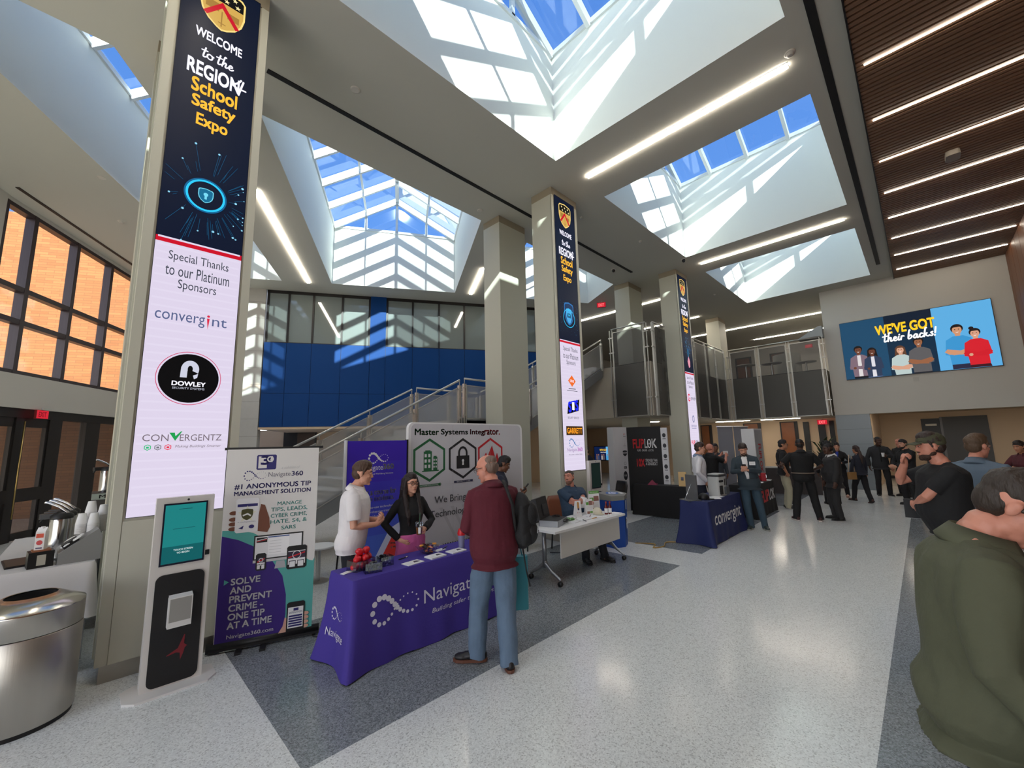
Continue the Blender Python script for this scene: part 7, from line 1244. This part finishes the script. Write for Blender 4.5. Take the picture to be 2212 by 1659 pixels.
P12 = person('person in a black shirt and black trousers standing legs apart, seen from behind', (11.49, 2.05, 0), 22, h=1.83, g=1.16, belly=0.02, skin='dark', head=(-18, 4), vox=V_,
    feet=dict(l=dict(p=(0, 0.21, 0), yaw=14), r=dict(p=(0, -0.22, 0), yaw=-14)),
    arms=dict(l=dict(h=(0.22, 0.34, 1.14), el=(-0.6, 0.6, -0.3), d=(0.4, 0.7, 0.3), pn=(0, 0, 1), curl=0.4), r=dict(h=(0.25, -0.30, 1.10), el=(-0.6, -0.6, -0.3), d=(0.6, -0.7, 0.0), pn=(0, 0, 1), curl=0.4)),
    hair=dict(k='buzz', c=(18, 14, 14)), top=dict(c=(14, 14, 15), sleeve=0.8, hem=1.0, flare=0.006), bottom=dict(k='t', c=(15, 15, 16), belt=(110, 96, 84), e=0.022), shoes=((58, 28, 26), (206, 196, 188)))
P13 = person('heavyset person in a dark grey suit facing left', (12.08, 1.58, 0), 118, h=1.71, g=1.22, belly=0.07, skin='dark', head=(0, 4), vox=V_, arms=dict(l=dict(h=(0.10, 0.30, 0.82), el=(-0.7, 0.4, 0)), r=dict(h=(0.10, -0.30, 0.82), el=(-0.7, -0.4, 0))),
    hair=dict(k='buzz', c=(20, 16, 16)), top=dict(n='jacket', c=(40, 39, 40), hem=0.74, flare=0.03, e=0.03, cc=(214, 210, 208)), bottom=dict(k='t', c=(34, 33, 34), e=0.022), shoes=((16, 16, 16), (14, 14, 14)))
P14 = person('person with large curly black hair in a dark coat', (14.6, 1.98, 0), 15, h=1.72, sex='f', skin='dark', hair=dict(k='afro', c=(14, 13, 14), rough=0.02), top=dict(n='coat', c=(20, 20, 22), hem=0.84), bottom=dict(k='t', c=(18, 18, 20)))
P15 = person('person with a pale face and blue top pointing to the left', (16.6, 1.98, 0), 172, h=1.66, sex='f', skin='fair', head=(10, 0), hair=dict(k='pony', c=(34, 24, 22)), arms=dict(r=dict(h=(0.30, -0.12, 1.38), el=(0, -0.8, -0.7), d=(0.8, 0.4, 0.1), pn=(0, 0, -1), curl=0.3), l=dict(h=(0.2, 0.12, 1.12), el=(-0.4, 0.8, -0.4), d=(0.6, -0.6, 0.2), pn=(0, 0, 1), curl=0.7)),
    top=dict(n='cardigan', c=(18, 18, 22), hem=0.9, inner=(34, 54, 150)), bottom=dict(k='t', c=(18, 18, 22)), shoes=((190, 150, 130), (170, 130, 110)))
P16 = person('person with long brown hair in a navy jacket walking away', (15.45, 1.40, 0), 48, h=1.58, sex='f', skin='tan', hair=dict(k='pony', c=(52, 34, 30)), feet=dict(l=dict(p=(0.25, 0.08, 0), yaw=5), r=dict(p=(-0.22, -0.08, 0.02), yaw=-8, pitch=28)), top=dict(n='jacket', c=(30, 33, 46), hem=0.86, flare=0.03), bottom=dict(k='t', c=(18, 18, 22), e=0.02), shoes=((70, 40, 34), (40, 26, 24)))
P17 = person('tall person in a dark suit and black shirt holding a white cup', (17.35, 1.04, 0), -166, h=1.82, g=1.06, skin='dark', head=(22, 2), arms=dict(l=dict(h=(0.30, 0.10, 1.22), el=(-0.4, 0.8, -0.5), d=(0.7, -0.5, 0.2), pn=(-0.1, -0.8, 0), curl=0.9), r=dict(h=(0.05, -0.28, 0.9), el=(-0.6, -0.5, 0))),
    hair=dict(k='buzz', c=(16, 13, 13)), face=('smile',), top=dict(n='jacket', c=(38, 39, 42), hem=0.8, flare=0.03, e=0.028, inner=(16, 16, 17)), bottom=dict(k='t', c=(24, 24, 26)), shoes=((16, 16, 18), (170, 168, 164)))
P18 = person('bald pale-headed person standing behind the officer', (17.65, 0.55, 0), 150, h=1.76, skin='pink', hair=dict(k='none', c=(120, 90, 80)), top=dict(n='jacket', c=(22, 22, 25), hem=0.82), bottom=dict(k='t', c=(20, 20, 22)))
P19 = person('uniformed officer in black with a dark beard and a yellow back patch', (15.6, 0.40, 0), 138, h=1.74, g=1.16, belly=0.03, skin='fair', head=(0, 2), vox=V_, arms=dict(l=dict(h=(0.34, 0.02, 1.05), el=(-0.4, 0.8, -0.4), d=(0.9, -0.4, 0.05), pn=(0, -0.8, 0.3), curl=0.4), r=dict(h=(0.26, -0.14, 1.05), el=(-0.4, -0.8, -0.4), d=(0.8, 0.5, 0), pn=(0, 0, 1), curl=0.5)),
    hair=dict(k='short', c=(26, 21, 20)), face=('beard',), top=dict(c=(17, 18, 21), sleeve=1, hem=0.94), bottom=dict(k='t', c=(17, 17, 19), belt=(12, 12, 12), e=0.024), shoes=((12, 12, 13), (12, 12, 12)))
P20 = person('bearded person in a camouflage cap and black shirt with a hand on the chin', (6.05, -0.10, 0), 106, h=1.90, g=1.26, belly=0.06, skin='pink', head=(4, 2), vox=0.0085, lean=2,
    arms=dict(r=dict(h=(0.24, -0.02, 1.50), el=(0.9, -0.5, -0.9), d=(0.1, 0.35, 0.9), pn=(-0.6, 0.5, 0), curl=1.2), l=dict(h=(0.20, -0.08, 1.10), el=(0.7, 0.8, -0.5), d=(0.1, -0.9, -0.1), pn=(-0.9, 0, 0.1), curl=0.6)),
    hair=dict(k='short', c=(48, 34, 28), cap=(66, 66, 46), b=(60, 40, 30)), face=('beard', 'smile'), top=dict(c=(19, 19, 21), sleeve=0.72, hem=0.84, flare=0.03, e=0.03, collar=False), bottom=dict(k='t', c=(124, 148, 178), var=0.25, e=0.02))
P21 = person('person in a grey-blue polo shirt turned away, before the dark doorway', (7.08, -0.40, 0), -22, h=1.87, g=1.04, skin='pink', head=(-22, 4), vox=V_, arms=dict(l=dict(h=(0.30, 0.16, 1.12), el=(-0.5, 0.7, -0.5), d=(0.8, -0.3, 0.1), curl=0.5), r=dict(h=(0.30, -0.16, 1.12), el=(-0.5, -0.7, -0.5), d=(0.8, 0.3, 0.1), curl=0.5)),
    hair=dict(k='short', c=(84, 64, 46)), top=dict(c=(92, 108, 124), sleeve=0.75, hem=0.86, e=0.028), bottom=dict(k='t', c=(50, 54, 62)))
P22 = person('person in a dark red checked top at the right edge, before the beige wall', (13.6, -1.42, 0), 140, h=1.70, sex='f', skin='tan', head=(0, 10), hair=dict(k='pony', c=(34, 24, 20)), arms=dict(r=dict(h=(0.28, -0.1, 1.15), el=(-0.4, -0.8, -0.4), d=(0.8, 0.4, 0.3), curl=0.6), l=dict(h=(0.28, 0.1, 1.18), el=(-0.4, 0.8, -0.4), d=(0.8, -0.4, 0.3), curl=0.6)), top=dict(c=(74, 26, 34), sleeve=0.9, hem=0.88, var=0.6), bottom=dict(k='t', c=(30, 30, 36)))
P23 = person('large foreground person in an olive shirt with a bent head, right edge', (2.37, -0.045, 0), -86, h=1.79, g=1.22, belly=0.07, skin='pink', lean=7, head=(-6, 30), vox=0.007, fold=0.011,
    arms=dict(r=dict(h=(0.20, -0.30, 0.98), el=(-1, -0.25, -0.1), d=(0.8, 0.4, -0.35), pn=(0, 0.4, -0.9), curl=0.5), l=dict(h=(0.34, 0.12, 1.08), el=(-0.4, 0.8, -0.4), d=(0.8, -0.5, 0), pn=(0, 0, -1), curl=0.5)),
    hair=dict(k='short', c=(48, 38, 30)), top=dict(c=(78, 80, 60), sleeve=1, hem=0.80, flare=0.02, e=0.03, se=0.03, fk=1.9, fs=5.0, bs=40), bottom=dict(k='t', c=(40, 46, 66)))
# ---- things people hold or carry
def hold(J, side): return J[side]
def slab(name, J, side, size, mt, label, cat, rot, screen=None, lift=(0, 0, 0)):
    t = thing(name, label, cat, tuple(J[side] + V(lift))); t.rotation_euler = rot; B().rbox((0, 0, 0), size, min(size[0], size[1]) * 0.12, mt).build('case', t); x, y, z = size; p = Panel(); p.rect(-x * 0.46, -y * 0.46, x * 0.46, y * 0.46, screen or M_blk); p.place('screen', t, (0, 0, z / 2 + 0.0005), (1, 0, 0), (0, 1, 0))
slab('smartphone', P4, 'rt', (0.075, 0.15, 0.009), M_blk, 'phone held by the man in the dark navy shirt', 'phone', (R(50), 0, R(-128)), lift=(0.0, 0, 0.02))
slab('smartphone', P8, 'rt', (0.075, 0.15, 0.009), M_paper, 'phone raised by the bald man in black', 'phone', (R(90), R(90), R(-28)), M_paper, (0, 0, 0.02))
slab('smartphone', P10, 'rt', (0.075, 0.15, 0.009), M_blk, 'phone held by the man in the blazer', 'phone', (R(40), 0, R(100)), lift=(0.02, 0.02, 0.02))
def drink(J, side, label, glassy, c, rz=0.0, off=(0, 0, -0.05)):
    t = thing('drink_cup', label, 'cup', tuple(J[side] + V(off)), rz, 'held cups'); b = B(); b.lathe([(0.028, 0), (0.042, 0.12)], (0, 0), glass('plastic_cup', (0.8, 0.8, 0.8), 0.1) if glassy else M_paper, 20, cap=not glassy); b.build('cup_wall', t)
    if glassy:
        b = B(); b.lathe([(0.027, 0.004), (0.036, 0.075)], (0, 0), mat(c, 0.15), 20); b.build('iced_drink', t); b = B(); b.lathe([(0.043, 0.12), (0.044, 0.13), (0.03, 0.14)], (0, 0), glass('plastic_cup', (0.8, 0.8, 0.8), 0.1), 20); b.build('cup_lid', t); b = B(); b.tube([(0, 0, 0.05), (0.01, 0, 0.23)], 0.0035, mat((40, 90, 60), 0.4), 8); b.build('straw', t); p = Panel(); p.rect(-0.013, 0.02, 0.013, 0.085, M_paper); p.place('order_label', t, (-0.02, -0.037, 0.0), (0.9, -0.43, 0))
drink(P3, 'lt', 'iced coffee with a green straw held by the woman with glasses', True, (150, 92, 40)); drink(P17, 'lt', 'white paper cup held by the tall man in the dark suit', False, (255, 255, 255))
# backpack on the maroon-shirted man's right shoulder
t = thing('backpack', 'black backpack slung on the right shoulder of the maroon-shirted man', 'backpack', (2.84, 2.74, 0.95), R(-8)); Mb = mat((20, 20, 21), 0.75, bump=0.3, bscale=30); b = B()
b.rbox((0, 0, 0.21), (0.15, 0.25, 0.36), 0.05, Mb); b.ell((0, 0, 0.34), (0.085, 0.13, 0.15), Mb); b.ell((0, 0, 0.1), (0.095, 0.145, 0.12), Mb); link('pack_body', remesh(b, 'pack_body', 0.012, 3, Mb, 0.008, 7), t)
b = B(); b.ell((0.06, -0.03, 0.13), (0.09, 0.12, 0.12), Mb); b.ell((0.05, -0.07, 0.3), (0.08, 0.09, 0.12), Mb); link('pocket', remesh(b, 'pocket', 0.012, 3, Mb, 0.006, 8), t)
b = B(); b.tube([(-0.06, 0.03, 0.45), (-0.12, 0.04, 0.56), (-0.17, 0.02, 0.6), (-0.2, -0.06, 0.56), (-0.16, -0.1, 0.40), (-0.06, -0.02, 0.1)], 0.015, Mb, 8, round_=True); b.build('strap', t); b = B(); b.tube([(0.0, -0.03, 0.0), (0.02, -0.05, -0.2), (0.05, -0.06, -0.34)], 0.007, M_blk, 6); b.build('strap_tail', t); b = B(); b.tube([(0.14, -0.08, 0.14 + 0.014 * math.sin(k)) if 0 else (0.135 , -0.09 + 0.014 * math.cos(k * 0.63), 0.13 + 0.014 * math.sin(k * 0.63)) for k in range(10)], 0.003, M_chrome, 6, closed=True); b.build('ring', t)
b = B(); b.tube([(0.08, -0.15, 0.13), (0.085, -0.152, 0.18)], 0.006, mat((150, 150, 150), 0.4), 6); b.build('zip_pull', t)
t = thing('tote_bag', 'teal bag hanging beside the jeans of the maroon-shirted man', 'bag', (2.96, 2.95, 0.33), R(50)); b = B(); b.rbox((0, 0, 0.24), (0.09, 0.26, 0.48), 0.03, mat((40, 128, 144), 0.6, bump=0.3, bscale=8)); b.build('bag_body', t); b = B(); b.tube([(0, -0.08, 0.48), (-0.03, -0.03, 0.68), (-0.03, 0.03, 0.68), (0, 0.08, 0.48)], 0.006, mat((40, 128, 144), 0.6), 6); b.build('handle', t)
t = thing('red_tumbler', 'red-lidded tumbler at the front of the maroon-shirted man on the table', 'tumbler', (2.97, 3.78, 0.7505)); b = B(); b.lathe([(0.03, 0), (0.038, 0.14)], (0, 0), mat((120, 120, 150), 0.4), 18); b.build('cup_wall', t); b = B(); b.lathe([(0.042, 0.14), (0.046, 0.16), (0.03, 0.21)], (0, 0), M_red, 18); b.build('lid', t)
t = thing('notebook', 'black notebook held against the belly of the man in the camouflage cap', 'book', tuple(P20['lt'] + V((0.10, -0.05, -0.06)))); t.rotation_euler = (R(8), R(84), R(12)); B().bb((-0.10, -0.15, -0.008), (0.10, 0.15, 0.008), M_blk).build('cover', t); B().bb((-0.097, -0.152, -0.006), (0.102, 0.147, 0.006), M_paper).build('pages', t)
def badge(J, off, w_, h_, yaw, label):
    t = thing('name_badge', label, 'badge', tuple((J['M'] @ V(off))), R(yaw)); p = Panel(); p.bb((-w_ / 2, -h_ / 2, -0.002), (w_ / 2, h_ / 2, 0), M_paper); p.z = 0.0005; p.rect(-w_ * .35, -h_ * .1, w_ * .35, h_ * .02, M_ltgrey); p.rect(-w_ * .5, h_ * .3, w_ * .5, h_ * .5, M_ltgrey); p.place('badge_card', t, (0, 0, 0), (0, 1, 0), (0, 0, 1))
badge(P10, (0.17, 0.10, 1.36), 0.11, 0.075, -168, 'white name badge on the blazer')
t = thing('handbag', 'tan handbag on a pale strap beside the walking woman', 'bag', tuple(P16['M'] @ V((-0.02, 0.26, 0.66))), R(48)); b = B(); b.rbox((0, 0, 0.09), (0.1, 0.24, 0.2), 0.04, mat((150, 112, 66), 0.6)); b.build('bag_body', t); b = B(); b.tube([(0, -0.1, 0.18), (0.0, -0.06, 0.62), (0, 0.02, 0.68), (0, 0.1, 0.18)], 0.012, mat((180, 160, 140), 0.6), 6); b.build('strap', t)
for J, o_, c, w_, h_, nm, yw_ in ((P19, (-0.205, 0.0, 1.36), (196, 150, 40), 0.2, 0.05, 'back_patch', 180 + 138),): 
    p = Panel(); p.rect(0, 0, w_, h_, mat(c, 0.6)); p.text('CONSTABLE', w_ / 2, h_ / 2, h_ * 0.6, M_blk, w_ * 0.9, 0.02); p.place(nm, J['root'], (o_[0], o_[1] + w_ / 2, o_[2]), (0, -1, 0), (0, 0, 1))
t = thing('folded_paper', 'folded white paper tucked in the crossed arms of the seated man', 'paper', tuple(P5['M'] @ V((0.22, 0.03, 0.78))), R(-112)); b = B(); b.add([(0.0, -0.07, 0), (0.02, 0.07, 0), (0.0, 0.06, 0.16), (-0.02, -0.05, 0.19), (0.05, 0.0, 0.08)], [(0, 1, 4), (1, 2, 4), (2, 3, 4), (3, 0, 4)], M_paper); b.build('sheet', t)
